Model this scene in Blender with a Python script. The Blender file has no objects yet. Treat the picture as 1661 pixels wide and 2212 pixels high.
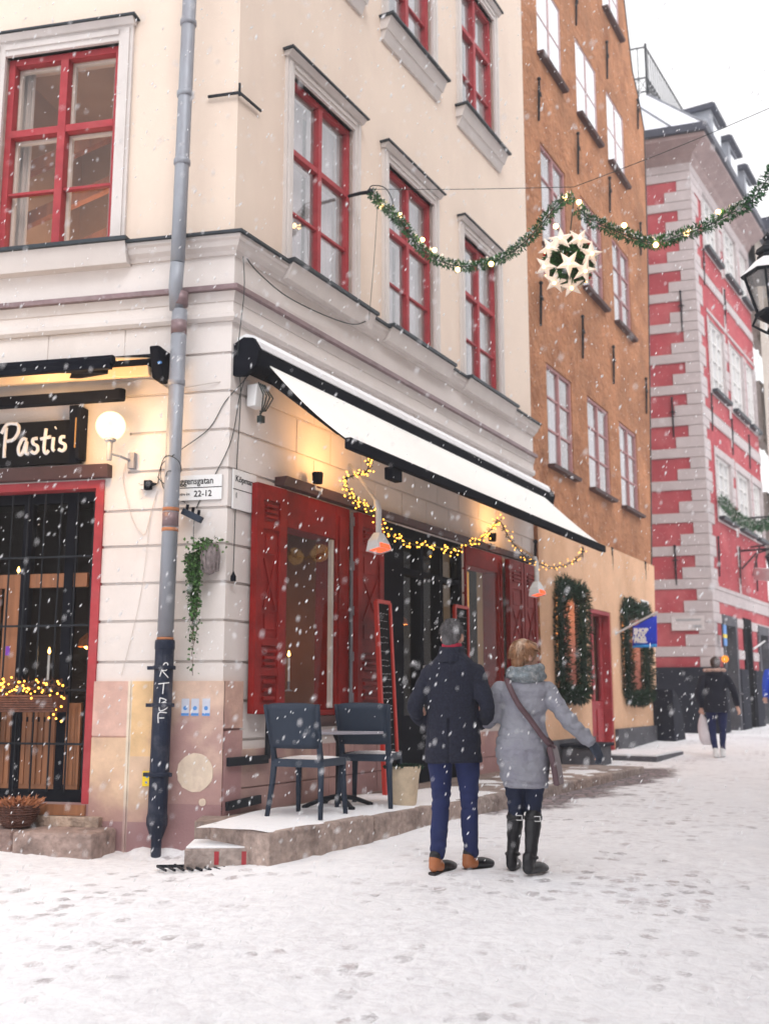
import bpy, bmesh, math, random
from mathutils import Vector, Matrix, Euler, noise
import numpy as np
R_ = math.radians
V = Vector
SC = bpy.context.scene
COL = SC.collection
rng = random.Random(7)

# ------------------------------------------------------------------ camera
PITCH = R_(9.9); FD = 2293.0
cam_d = bpy.data.cameras.new('camera'); cam = bpy.data.objects.new('camera', cam_d)
COL.objects.link(cam); SC.camera = cam
cam.location = (0, 0, 0); cam.rotation_euler = (R_(90) + PITCH, 0, 0)
cam_d.sensor_fit = 'HORIZONTAL'; cam_d.sensor_width = 24.0
cam_d.lens = 24.0 * FD / 1661.0
cam_d.clip_start = 0.05; cam_d.clip_end = 2000
cam_d.dof.use_dof = True; cam_d.dof.focus_distance = 6.4; cam_d.dof.aperture_fstop = 2.0

# ------------------------------------------------------------------ world
w = bpy.data.worlds.new('World'); SC.world = w; w.use_nodes = True
nt = w.node_tree; nt.nodes.clear()
sky = nt.nodes.new('ShaderNodeTexSky'); sky.sky_type = 'NISHITA'; sky.sun_disc = False
SUN_EL, SUN_AZ = R_(48), R_(160)
sky.sun_elevation = SUN_EL; sky.sun_rotation = SUN_AZ
sky.air_density = 1.0; sky.dust_density = 4.0; sky.ozone_density = 1.0
hs = nt.nodes.new('ShaderNodeHueSaturation'); hs.inputs['Saturation'].default_value = 0.12
mx = nt.nodes.new('ShaderNodeMix'); mx.data_type = 'RGBA'; mx.blend_type = 'MIX'
mx.inputs[0].default_value = 0.72; mx.inputs[7].default_value = (9.75, 9.6, 9.75, 1)
bg = nt.nodes.new('ShaderNodeBackground'); bg.inputs['Strength'].default_value = 0.125
out = nt.nodes.new('ShaderNodeOutputWorld')
nt.links.new(sky.outputs[0], hs.inputs['Color']); nt.links.new(hs.outputs[0], mx.inputs[6])
nt.links.new(mx.outputs[2], bg.inputs[0]); nt.links.new(bg.outputs[0], out.inputs[0])
sl = bpy.data.lights.new('sun', 'SUN'); sl.energy = 0.9; sl.angle = R_(25); sl.color = (1.0, 0.98, 0.97)
so = bpy.data.objects.new('sun', sl); COL.objects.link(so)
sdir = V((math.sin(SUN_AZ) * math.cos(SUN_EL), math.cos(SUN_AZ) * math.cos(SUN_EL), math.sin(SUN_EL)))
so.rotation_euler = sdir.to_track_quat('Z', 'Y').to_euler()
SC.view_settings.view_transform = 'Standard'; SC.view_settings.look = 'None'
SC.view_settings.exposure = 0.61; SC.view_settings.gamma = 1.0
SC.cycles.max_bounces = 6; SC.cycles.diffuse_bounces = 3; SC.cycles.glossy_bounces = 3
SC.cycles.transparent_max_bounces = 10; SC.cycles.sample_clamp_indirect = 6.0

# ------------------------------------------------------------------ frames of reference
def ray(u, v):
    a = (u - 830.5) / FD; b = (1106 - v) / FD
    return V((a, math.cos(PITCH) - b * math.sin(PITCH), math.sin(PITCH) + b * math.cos(PITCH)))

class Frame:
    """a vertical wall plane: s along it, o outward from it, z up"""
    def __init__(self, ox, oy, az, side, mitre=0.0):
        a = R_(az); self.org = V((ox, oy, 0)); self.d = V((math.sin(a), math.cos(a), 0))
        self.n = V((self.d.y * side, -self.d.x * side, 0)); self.m = mitre
    def P(self, s, o, z):
        if self.m and abs(s) < 1e-6: s = self.m * o
        return self.org + self.d * s + self.n * o + V((0, 0, z))
    def px(self, u, v, o=0.0):
        r = ray(u, v); k = (o + self.org.dot(self.n)) / r.dot(self.n); p = r * k
        return (p - self.org).dot(self.d), p.z
    def shifted(self, s, o, z):
        f = Frame.__new__(Frame); f.org = self.P(s, o, z); f.d = self.d; f.n = self.n; f.m = 0; return f
    def turned(self, ang):
        f = Frame.__new__(Frame); f.org = self.org.copy(); m = Matrix.Rotation(ang, 3, 'Z')
        f.d = m @ self.d; f.n = m @ self.n; f.m = 0; return f

RC = 8.8
CX, CY = -.1503 * RC, RC
_d1 = V((math.sin(R_(28.1)), math.cos(R_(28.1)), 0)); _n1 = V((_d1.y, -_d1.x, 0))
_d2 = V((math.sin(R_(-77.5)), math.cos(R_(-77.5)), 0)); _n2 = V((-_d2.y, _d2.x, 0))
MIT = _n2.dot(_d1) / (1 + _n1.dot(_n2))
FB = Frame(CX, CY, 28.1, 1, MIT)
FA = Frame(CX, CY, -77.5, -1, MIT)
FR1 = Frame(8.02, 26, -71.7, -1, 0); FR2 = Frame(8.02, 26, 31, 1, 0)
_mr = FR1.n.dot(FR2.d) / (1 + FR1.n.dot(FR2.n)); FR1.m = FR2.m = _mr
W0 = Frame(0, 0, 90, 1)   # s = +x, o = -y, z

# ------------------------------------------------------------------ ground height
_cp = [(0, 0, -1.5), (-3, 0, -1.5), (3, 0, -1.47), (0, 4.8, -1.36), (-3, 5, -1.38), (4, 5, -1.32), (-1.85, 8.6, -1.25), (-4, 8.4, -1.15),
       (-.75, 7.6, -1.15), (.42, 9.43, -1.10), (.6, 7.15, -1.165), (5.2, 21, -.82), (5.7, 18.3, -.95), (8, 26, -.87),
       (12, 27, -.82), (4, 14, -1.03), (8, 15, -.98), (-8, 8, -1.1), (22, 40, -.45), (15, 20, -.9), (5, 9, -1.1), (12, 32, -.75), (-6, 0, -1.5)]
def _U(r2): return np.where(r2 > 1e-9, r2 * np.log(np.maximum(r2, 1e-9)), 0.0)
_P = np.array(_cp); _n = len(_cp)
_K = _U(((_P[:, None, :2] - _P[None, :, :2]) ** 2).sum(-1)) + np.eye(_n) * 1.0
_A = np.zeros((_n + 3, _n + 3)); _A[:_n, :_n] = _K; _A[:_n, _n] = 1; _A[:_n, _n + 1:] = _P[:, :2]
_A[_n, :_n] = 1; _A[_n + 1:, :_n] = _P[:, :2].T
_W = np.linalg.solve(_A, np.concatenate([_P[:, 2], np.zeros(3)]))
def gz(x, y):
    x = min(max(x, -9), 24); y = min(max(y, -4), 42)
    r2 = (_P[:, 0] - x) ** 2 + (_P[:, 1] - y) ** 2
    return float((_U(r2) * _W[:_n]).sum() + _W[_n] + _W[_n + 1] * x + _W[_n + 2] * y)

# ------------------------------------------------------------------ objects
def tag(o, label=None, cat=None, group=None, kind=None):
    if label: o['label'] = label
    if cat: o['category'] = cat
    if group: o['group'] = group
    if kind: o['kind'] = kind
    return o
def thing(name, label, cat, loc=(0, 0, 0), group=None):
    o = bpy.data.objects.new(name, None); COL.objects.link(o); o.location = loc; o.empty_display_size = .2
    return tag(o, label, cat, group)
def wloc(o):
    p = V((0, 0, 0))
    while o is not None:
        p += V(o.location); o = o.parent
    return p

class MB:
    def __init__(self): self.v = []; self.f = []; self.c = []; self.col = (1, 1, 1)
    def face(self, pts, col=None):
        n = len(self.v); self.v += [V(p) for p in pts]; self.f.append(tuple(range(n, n + len(pts)))); self.c.append(col or self.col)
    def mesh(self, vs, fs, col=None):
        n = len(self.v); self.v += [V(p) for p in vs]
        for f in fs: self.f.append(tuple(i + n for i in f)); self.c.append(col or self.col)
    def box(self, F, s0, s1, o0, o1, z0, z1, col=None, taper=0.0):
        a = taper
        vs = [F.P(s0, o0, z0), F.P(s1, o0, z0), F.P(s1, o1 - a, z0), F.P(s0, o1 - a, z0),
              F.P(s0, o0, z1), F.P(s1, o0, z1), F.P(s1, o1, z1), F.P(s0, o1, z1)]
        self.mesh(vs, [(0, 1, 2, 3), (7, 6, 5, 4), (0, 4, 5, 1), (1, 5, 6, 2), (2, 6, 7, 3), (3, 7, 4, 0)], col)
    def beam(self, p, q, w, h, up=V((0, 0, 1)), col=None):
        p = V(p); q = V(q); d = (q - p).normalized(); r = d.cross(up)
        if r.length < 1e-4: r = V((1, 0, 0))
        r.normalize(); u = r.cross(d)
        vs = []
        for c in (p, q):
            for a, b in ((-1, -1), (1, -1), (1, 1), (-1, 1)): vs.append(c + r * a * w / 2 + u * b * h / 2)
        self.mesh(vs, [(3, 2, 1, 0), (4, 5, 6, 7), (0, 1, 5, 4), (1, 2, 6, 5), (2, 3, 7, 6), (3, 0, 4, 7)], col)
    def tube(self, pts, r, n=8, col=None, cap=True, flat=1.0):
        pts = [V(p) for p in pts]; m = len(pts)
        rs = r if isinstance(r, (list, tuple)) else [r] * m
        t0 = (pts[1] - pts[0]).normalized(); ref = V((0, 0, 1)) if abs(t0.z) < .9 else V((1, 0, 0))
        x = t0.cross(ref).normalized(); vs = []
        for i in range(m):
            t = (pts[min(i + 1, m - 1)] - pts[max(i - 1, 0)]).normalized()
            x = (x - t * x.dot(t)).normalized(); y = t.cross(x)
            for k in range(n):
                a = 2 * math.pi * k / n; vs.append(pts[i] + x * math.cos(a) * rs[i] + y * math.sin(a) * rs[i] * flat)
        fs = [(i * n + k, i * n + (k + 1) % n, (i + 1) * n + (k + 1) % n, (i + 1) * n + k) for i in range(m - 1) for k in range(n)]
        if cap: fs += [tuple(range(n - 1, -1, -1)), tuple((m - 1) * n + k for k in range(n))]
        self.mesh(vs, fs, col)
    def lathe(self, c, prof, n=24, col=None, axis=None, cap=True):
        c = V(c); ax = V(axis or (0, 0, 1)).normalized()
        x = ax.orthogonal().normalized(); y = ax.cross(x); m = len(prof)
        vs = [c + ax * h + (x * math.cos(2 * math.pi * k / n) + y * math.sin(2 * math.pi * k / n)) * r for r, h in prof for k in range(n)]
        fs = [(i * n + k, i * n + (k + 1) % n, (i + 1) * n + (k + 1) % n, (i + 1) * n + k) for i in range(m - 1) for k in range(n)]
        if cap: fs += [tuple(range(n - 1, -1, -1)), tuple((m - 1) * n + k for k in range(n))]
        self.mesh(vs, fs, col)
    def ball(self, c, r, n=12, m=8, sc=(1, 1, 1), col=None):
        c = V(c); vs = [c + V((0, 0, r * sc[2]))]
        for i in range(1, m):
            a = math.pi * i / m
            for k in range(n):
                b = 2 * math.pi * k / n
                vs.append(c + V((r * sc[0] * math.sin(a) * math.cos(b), r * sc[1] * math.sin(a) * math.sin(b), r * sc[2] * math.cos(a))))
        vs.append(c - V((0, 0, r * sc[2]))); L = len(vs) - 1
        fs = [(0, 1 + k, 1 + (k + 1) % n) for k in range(n)]
        for i in range(m - 2):
            for k in range(n): fs.append((1 + i * n + k, 1 + (i + 1) * n + k, 1 + (i + 1) * n + (k + 1) % n, 1 + i * n + (k + 1) % n))
        fs += [(L, 1 + (m - 2) * n + (k + 1) % n, 1 + (m - 2) * n + k) for k in range(n)]
        self.mesh(vs, fs, col)
    def prism(self, F, poly, o0, o1, col=None):
        """poly of (s,z) extruded from o0 to o1"""
        n = len(poly)
        vs = [F.P(s, o0, z) for s, z in poly] + [F.P(s, o1, z) for s, z in poly]
        fs = [tuple(range(n - 1, -1, -1)), tuple(range(n, 2 * n))] + [(i, (i + 1) % n, n + (i + 1) % n, n + i) for i in range(n)]
        self.mesh(vs, fs, col)
    def slab(self, pts, z0, z1, col=None):
        n = len(pts)
        vs = [V((p[0], p[1], z0)) for p in pts] + [V((p[0], p[1], z1)) for p in pts]
        self.mesh(vs, [tuple(range(n - 1, -1, -1)), tuple(range(n, 2 * n))] + [(i, (i + 1) % n, n + (i + 1) % n, n + i) for i in range(n)], col)
    def leaf(self, p, d, L, wd, col=None):
        d = V(d).normalized(); x = d.orthogonal().normalized(); x = Matrix.Rotation(rng.random() * 6.28, 3, d) @ x
        p = V(p); n = d.cross(x) * L * .12
        self.mesh([p, p + d * L * .5 + x * wd / 2 + n, p + d * L, p + d * L * .5 - x * wd / 2 + n], [(0, 1, 2), (0, 2, 3)], col)
    def build(self, name, mt, parent=None, smooth=False, recalc=True, bevel=0.0, loc=None):
        org = wloc(parent) if parent is not None else V(loc or (0, 0, 0))
        me = bpy.data.meshes.new(name)
        me.from_pydata([tuple(p - org) for p in self.v], [], self.f)
        ca = me.color_attributes.new('Col', 'FLOAT_COLOR', 'CORNER')
        arr = []
        for p, c in zip(me.polygons, self.c): arr += [c[0], c[1], c[2], 1.0] * p.loop_total
        ca.data.foreach_set('color', arr)
        if recalc:
            bm = bmesh.new(); bm.from_mesh(me); bmesh.ops.remove_doubles(bm, verts=bm.verts, dist=1e-5)
            bmesh.ops.recalc_face_normals(bm, faces=bm.faces); bm.to_mesh(me); bm.free()
        if smooth: me.polygons.foreach_set('use_smooth', [True] * len(me.polygons))
        me.materials.append(mt); me.update()
        o = bpy.data.objects.new(name, me); COL.objects.link(o)
        if parent is not None: o.parent = parent
        else: o.location = org
        if bevel:
            b = o.modifiers.new('bevel', 'BEVEL'); b.width = bevel; b.segments = 2; b.limit_method = 'ANGLE'; b.angle_limit = R_(40)
        return o

def sweep(mb, path, prof, col=None, close=True):
    """profile (o,z) swept along a list of functions o -> plan point"""
    n = len(prof); m = len(path)
    vs = [path[i](o) + V((0, 0, z)) for i in range(m) for o, z in prof]
    fs = [(i * n + k, i * n + (k + 1) % n, (i + 1) * n + (k + 1) % n, (i + 1) * n + k) for i in range(m - 1) for k in range(n)]
    fs += [tuple(range(n)), tuple((m - 1) * n + n - 1 - k for k in range(n))]
    mb.mesh(vs, fs, col)
def corner_path(Fa, Fb, sa, sb):
    return [lambda o: Fa.P(sa, o, 0), lambda o: Fb.P(Fb.m * o, o, 0), lambda o: Fb.P(sb, o, 0)]

def relief(mb, F, S, Z, H, back=-.35, colf=None):
    S = sorted(set(round(x, 5) for x in S)); Z = sorted(set(round(x, 5) for x in Z))
    ns, nz = len(S) - 1, len(Z) - 1
    h = [[H((S[i] + S[i + 1]) / 2, (Z[j] + Z[j + 1]) / 2) for j in range(nz)] for i in range(ns)]
    cl = [[colf((S[i] + S[i + 1]) / 2, (Z[j] + Z[j + 1]) / 2) if colf else None for j in range(nz)] for i in range(ns)]
    for i in range(ns):
        for j in range(nz):
            a = h[i][j]
            if a is not None: mb.face([F.P(S[i], a, Z[j]), F.P(S[i + 1], a, Z[j]), F.P(S[i + 1], a, Z[j + 1]), F.P(S[i], a, Z[j + 1])], cl[i][j])
            b = h[i + 1][j] if i + 1 < ns else None
            if a != b:
                x, y = (back if a is None else a), (back if b is None else b)
                mb.face([F.P(S[i + 1], x, Z[j]), F.P(S[i + 1], y, Z[j]), F.P(S[i + 1], y, Z[j + 1]), F.P(S[i + 1], x, Z[j + 1])], cl[i][j])
            b = h[i][j + 1] if j + 1 < nz else None
            if a != b:
                x, y = (back if a is None else a), (back if b is None else b)
                mb.face([F.P(S[i], x, Z[j + 1]), F.P(S[i + 1], x, Z[j + 1]), F.P(S[i + 1], y, Z[j + 1]), F.P(S[i], y, Z[j + 1])], cl[i][j])
def span(lo, hi, step):
    n = max(1, int(round((hi - lo) / step))); return [lo + (hi - lo) * i / n for i in range(n + 1)]

# ------------------------------------------------------------------ materials
MT = {}
def mat(name, col, rough=.8, var=.12, scale=3.0, bump=.0, bscale=40.0, metal=0.0, stain=None, stain_amt=0.0, stain_scale=1.2,
        emit=None, estr=0.0, coat=0.0, stretch=(1, 1, 1), sheen=0.0, spec=.4, usecol=False, sstretch=None, bdist=.01, weld=False):
    m = bpy.data.materials.new(name); m.use_nodes = True; t = m.node_tree; N = t.nodes; L = t.links
    b = N['Principled BSDF']; b.inputs['Roughness'].default_value = rough; b.inputs['Metallic'].default_value = metal
    b.inputs['Specular IOR Level'].default_value = spec
    if coat: b.inputs['Coat Weight'].default_value = coat; b.inputs['Coat Roughness'].default_value = .15
    if sheen: b.inputs['Sheen Weight'].default_value = sheen; b.inputs['Sheen Roughness'].default_value = .5
    tc = N.new('ShaderNodeTexCoord'); mp = N.new('ShaderNodeMapping'); mp.inputs['Scale'].default_value = stretch
    L.new(tc.outputs['Object'], mp.inputs[0])
    nz = N.new('ShaderNodeTexNoise'); nz.inputs['Scale'].default_value = scale; nz.inputs['Detail'].default_value = 6; nz.inputs['Roughness'].default_value = .6
    L.new(mp.outputs[0], nz.inputs['Vector'])
    mr = N.new('ShaderNodeMapRange'); mr.inputs[1].default_value = .3; mr.inputs[2].default_value = .7
    mr.inputs[3].default_value = 1 - var; mr.inputs[4].default_value = 1 + var
    L.new(nz.outputs[0], mr.inputs[0])
    base = N.new('ShaderNodeRGB'); base.outputs[0].default_value = (*col, 1); src = base.outputs[0]
    if usecol:
        at = N.new('ShaderNodeVertexColor'); at.layer_name = 'Col'
        mm = N.new('ShaderNodeMix'); mm.data_type = 'RGBA'; mm.blend_type = 'MULTIPLY'; mm.inputs[0].default_value = 1
        L.new(src, mm.inputs[6]); L.new(at.outputs[0], mm.inputs[7]); src = mm.outputs[2]
    vm = N.new('ShaderNodeVectorMath'); vm.operation = 'SCALE'; L.new(src, vm.inputs[0]); L.new(mr.outputs[0], vm.inputs['Scale']); src = vm.outputs[0]
    if stain is not None:
        n2 = N.new('ShaderNodeTexNoise'); n2.inputs['Scale'].default_value = stain_scale; n2.inputs['Detail'].default_value = 7; n2.inputs['Roughness'].default_value = .65
        m2 = N.new('ShaderNodeMapping'); m2.inputs['Scale'].default_value = sstretch or stretch; m2.inputs['Location'].default_value = (3.1, 7.7, 1.3)
        L.new(tc.outputs['Object'], m2.inputs[0]); L.new(m2.outputs[0], n2.inputs['Vector'])
        r2 = N.new('ShaderNodeMapRange'); r2.inputs[1].default_value = .48; r2.inputs[2].default_value = .72; r2.inputs[3].default_value = 0; r2.inputs[4].default_value = stain_amt
        L.new(n2.outputs[0], r2.inputs[0])
        mm = N.new('ShaderNodeMix'); mm.data_type = 'RGBA'; L.new(r2.outputs[0], mm.inputs[0]); L.new(src, mm.inputs[6]); mm.inputs[7].default_value = (*stain, 1); src = mm.outputs[2]
    L.new(src, b.inputs['Base Color'])
    if bump:
        n3 = N.new('ShaderNodeTexNoise'); n3.inputs['Scale'].default_value = bscale; n3.inputs['Detail'].default_value = 4
        L.new(mp.outputs[0], n3.inputs['Vector'])
        bp = N.new('ShaderNodeBump'); bp.inputs['Strength'].default_value = bump; bp.inputs['Distance'].default_value = bdist
        L.new(n3.outputs[0], bp.inputs['Height']); L.new(bp.outputs[0], b.inputs['Normal'])
    if emit: b.inputs['Emission Color'].default_value = (*emit, 1); b.inputs['Emission Strength'].default_value = estr
    MT[name] = m; return m
def glass(name, tint=(.9, .92, .92), refl=.12, rough=.02, dirt=0.0, fres=.5):
    m = bpy.data.materials.new(name); m.use_nodes = True; t = m.node_tree; N = t.nodes; L = t.links; N.clear()
    o = N.new('ShaderNodeOutputMaterial'); tr = N.new('ShaderNodeBsdfTransparent'); tr.inputs[0].default_value = (*tint, 1)
    gl = N.new('ShaderNodeBsdfGlossy'); gl.inputs['Roughness'].default_value = rough; gl.inputs[0].default_value = (.95, .97, 1, 1)
    lw = N.new('ShaderNodeLayerWeight'); lw.inputs[0].default_value = .5; fr = N.new('ShaderNodeMath'); fr.operation = 'POWER'; fr.inputs[1].default_value = 4.0; L.new(lw.outputs['Facing'], fr.inputs[0])
    ad = N.new('ShaderNodeMath'); ad.operation = 'MULTIPLY_ADD'; ad.inputs[1].default_value = fres; ad.inputs[2].default_value = refl; ad.use_clamp = True
    L.new(fr.outputs[0], ad.inputs[0]); mx = N.new('ShaderNodeMixShader'); L.new(ad.outputs[0], mx.inputs[0])
    tc = N.new('ShaderNodeTexCoord'); nz = N.new('ShaderNodeTexNoise'); nz.inputs['Scale'].default_value = 1.6; L.new(tc.outputs['Object'], nz.inputs['Vector'])
    bp = N.new('ShaderNodeBump'); bp.inputs['Strength'].default_value = .25; bp.inputs['Distance'].default_value = .02; L.new(nz.outputs[0], bp.inputs['Height']); L.new(bp.outputs[0], gl.inputs['Normal'])
    L.new(tr.outputs[0], mx.inputs[1]); L.new(gl.outputs[0], mx.inputs[2]); src = mx.outputs[0]
    if dirt:
        df = N.new('ShaderNodeBsdfDiffuse'); df.inputs[0].default_value = (.7, .68, .68, 1); m2 = N.new('ShaderNodeMixShader'); m2.inputs[0].default_value = dirt
        L.new(src, m2.inputs[1]); L.new(df.outputs[0], m2.inputs[2]); src = m2.outputs[0]
    L.new(src, o.inputs[0]); MT[name] = m; return m
def glow(name, col, strength):
    m = bpy.data.materials.new(name); m.use_nodes = True; N = m.node_tree.nodes; N.clear()
    e = N.new('ShaderNodeEmission'); e.inputs[0].default_value = (*col, 1); e.inputs[1].default_value = strength
    o = N.new('ShaderNodeOutputMaterial'); m.node_tree.links.new(e.outputs[0], o.inputs[0]); MT[name] = m; return m

mat('cream', (.79, .655, .55), .85, .035, 1.2, .15, 60, stain=(.66, .52, .44), stain_amt=.45, stain_scale=.9, sstretch=(1.6, 1.6, .5), usecol=True)
mat('rustic', (.73, .675, .645), .85, .05, 2.0, .2, 50, stain=(.55, .49, .45), stain_amt=.5, stain_scale=.8, sstretch=(1, 1, .5), usecol=True)
mat('plinth', (1, 1, 1), .85, .16, 5.0, .4, 40, stain=(.30, .17, .17), stain_amt=.55, stain_scale=1.6, usecol=True)
mat('trim', (.66, .61, .585), .75, .05, 3, .1, 40, stain=(.5, .44, .42), stain_amt=.35, stain_scale=1.5)
mat('flashing', (.035, .045, .055), .5, .2, 5, metal=.3)
mat('ledge_metal', (.22, .15, .16), .45, .2, 4, metal=.2, stain=(.4, .33, .33), stain_amt=.5, stain_scale=6)
mat('red_paint', (.36, .032, .042), .6, .18, 7, .1, 60, stain=(.5, .12, .12), stain_amt=.3, stain_scale=5)
mat('shutter_red', (.24, .011, .009), .6, .22, 6, .25, 50, stain=(.11, .006, .006), stain_amt=.6, stain_scale=3, spec=.2)
mat('bright_red', (.48, .03, .02), .5, .06, 5)
mat('pale_mauve_paint', (.56, .40, .40), .6, .1, 5)
mat('mauve_paint', (.42, .21, .21), .6, .1, 5)
mat('white_wood', (.72, .70, .68), .6, .05, 5)
mat('curtain', (.66, .62, .62), .9, .12, 9, stretch=(4, 4, .2))
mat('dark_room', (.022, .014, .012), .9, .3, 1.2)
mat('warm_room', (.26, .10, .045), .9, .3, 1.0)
mat('room_pale', (.42, .36, .33), .9, .25, .7, stain=(.2, .12, .08), stain_amt=.6, stain_scale=.9)
mat('black_metal', (.011, .014, .02), .5, .2, 6, spec=.2)
mat('black_paint', (.007, .008, .013), .85, .2, 6, spec=.05)
mat('bronze_brown', (.07, .03, .028), .6, .2, 6)
mat('wood', (.34, .12, .05), .5, .3, 5, .2, 30, stretch=(3, 3, .3))
mat('light_wood', (.28, .115, .05), .55, .25, 6, .2, 30, stretch=(4, 4, .25))
mat('zinc', (.30, .32, .36), .5, .12, 2, metal=.25, stain=(.2, .18, .2), stain_amt=.6, stain_scale=3, stretch=(1, 1, .4))
mat('pipe_dark', (.014, .02, .04), .5, .25, 5, spec=.2, stain=(.2, .2, .23), stain_amt=.35, stain_scale=7)
mat('rust', (.42, .17, .08), .8, .3, 12)
mat('orange_wall', (.42, .19, .095), .95, .3, 1.1, 1.0, 9, stain=(.24, .085, .035), stain_amt=.8, stain_scale=1.7, bdist=.07, usecol=True)
mat('peach_wall', (.74, .46, .29), .9, .07, 2, .3, 30, stain=(.48, .25, .13), stain_amt=.55, stain_scale=1.3)
mat('grey_stone', (.075, .075, .09), .8, .3, 4, .4, 30, stain=(.18, .17, .18), stain_amt=.4, stain_scale=3)
mat('dark_stone', (.012, .014, .026), .8, .3, 4, .3, 20, spec=.15)
mat('red_wall', (.40, .06, .075), .9, .14, 2, .3, 30, stain=(.60, .20, .20), stain_amt=.6, stain_scale=.9, usecol=True)
mat('quoin', (.50, .44, .44), .85, .08, 3, .2, 30, usecol=True)
mat('granite', (.38, .31, .28), .85, .32, 14, .9, 25, stain=(.12, .085, .075), stain_amt=.85, stain_scale=3.4, bdist=.03, usecol=True)
mat('snow', (.90, .90, .92), .9, .03, 8, .5, 30)
mat('snow_matt', (.88, .88, .9), .95, .02, 8)
mat('awning_fabric', (.92, .90, .86), .9, .02, 3)
mat('awning_seam', (.70, .68, .65), .9, .02, 3)
mat('awning_cream', (.80, .58, .36), .9, .04, 3)
mat('sign_black', (.008, .008, .01), .8, .2, 5, spec=.08)
mat('sign_white', (.82, .82, .82), .5, .04, 8)
mat('paint_white', (.85, .85, .85), .6, .02, 8)
mat('blue_plastic', (.015, .027, .050), .6, .08, 5)
mat('table_grey', (.33, .31, .35), .4, .1, 8)
mat('terracotta', (.62, .50, .36), .8, .15, 8, .3, 40, stain=(.4, .3, .2), stain_amt=.4, stain_scale=9)
mat('wicker', (.12, .05, .035), .8, .4, 25, 1.0, 60)
mat('wicker_grey', (.24, .20, .20), .8, .4, 30, 1.0, 60)
mat('ivy', (.045, .11, .035), .6, .5, 8, usecol=True)
mat('fir', (.025, .10, .04), .7, .4, 14, usecol=True)
mat('dark_fir', (.008, .035, .02), .7, .4, 14, usecol=True)
mat('cable', (.02, .03, .03), .5, .1, 5)
mat('cable_pale', (.6, .54, .5), .6, .1, 5)
mat('steel_white', (.62, .62, .62), .4, .1, 6)
mat('flag_blue', (.012, .045, .62), .6, .06, 6)
mat('flag_cyan', (.03, .33, .8), .6, .05, 6)
mat('yellow', (.85, .62, .02), .5, .05, 6)
mat('sticker_blue', (.08, .25, .6), .5, .05, 6)
mat('roof_snow', (.78, .80, .86), .9, .04, 2)
mat('roof_metal', (.05, .055, .08), .5, .2, 3, metal=.3)
mat('beige_far', (.46, .40, .35), .9, .1, 1)
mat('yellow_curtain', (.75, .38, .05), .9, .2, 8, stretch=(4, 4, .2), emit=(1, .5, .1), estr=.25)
def _damp():
    m = MT['plinth']; t = m.node_tree; N = t.nodes; L = t.links; b = N['Principled BSDF']
    src = b.inputs['Base Color'].links[0].from_socket
    tc = N.new('ShaderNodeTexCoord'); sp = N.new('ShaderNodeSeparateXYZ'); L.new(tc.outputs['Object'], sp.inputs[0])
    nz = N.new('ShaderNodeTexNoise'); nz.inputs['Scale'].default_value = 2.2; nz.inputs['Detail'].default_value = 5; L.new(tc.outputs['Object'], nz.inputs['Vector'])
    a = N.new('ShaderNodeMath'); a.operation = 'MULTIPLY_ADD'; a.inputs[1].default_value = -.75; a.inputs[2].default_value = .40; L.new(sp.outputs[2], a.inputs[0])
    xr = N.new('ShaderNodeMapRange'); xr.interpolation_type = 'SMOOTHSTEP'; xr.inputs[1].default_value = -.72; xr.inputs[2].default_value = -.42; xr.inputs[4].default_value = .42; L.new(sp.outputs[0], xr.inputs[0]); x2 = N.new('ShaderNodeMath'); L.new(a.outputs[0], x2.inputs[0]); L.new(xr.outputs[0], x2.inputs[1])
    c = N.new('ShaderNodeMath'); c.operation = 'MULTIPLY_ADD'; c.inputs[1].default_value = 1.5; L.new(nz.outputs[0], c.inputs[0]); L.new(x2.outputs[0], c.inputs[2])
    r = N.new('ShaderNodeMapRange'); r.interpolation_type = 'SMOOTHSTEP'; r.inputs[1].default_value = .62; r.inputs[2].default_value = 1.1; r.inputs[4].default_value = .68; L.new(c.outputs[0], r.inputs[0])
    mm = N.new('ShaderNodeMix'); mm.data_type = 'RGBA'; L.new(r.outputs[0], mm.inputs[0]); L.new(src, mm.inputs[6]); mm.inputs[7].default_value = (.30, .155, .17, 1)
    L.new(mm.outputs[2], b.inputs['Base Color'])
_damp()
glass('glass', refl=.002, fres=.26)
glass('glass_upper', tint=(.86, .84, .86), refl=.20, fres=.9, dirt=.10)
mat('room_brown', (.50, .33, .22), .9, .2, .8)
glass('glass_brown', tint=(.9, .85, .8), refl=.03, fres=.6, dirt=.03)
glass('glass_sky', tint=(.6, .6, .62), refl=.80, fres=.5, dirt=.04)
glow('bulb_warm', (1, .58, .22), 7)
glow('bulb_fairy', (1, .43, .05), 4.5)
glow('globe', (1, .68, .34), 2.0)
glow('heater_glow', (1, .11, .04), 1.3)
glow('candle_glow', (1, .5, .12), 9)
glow('lit_room', (1, .42, .12), .55)
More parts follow.
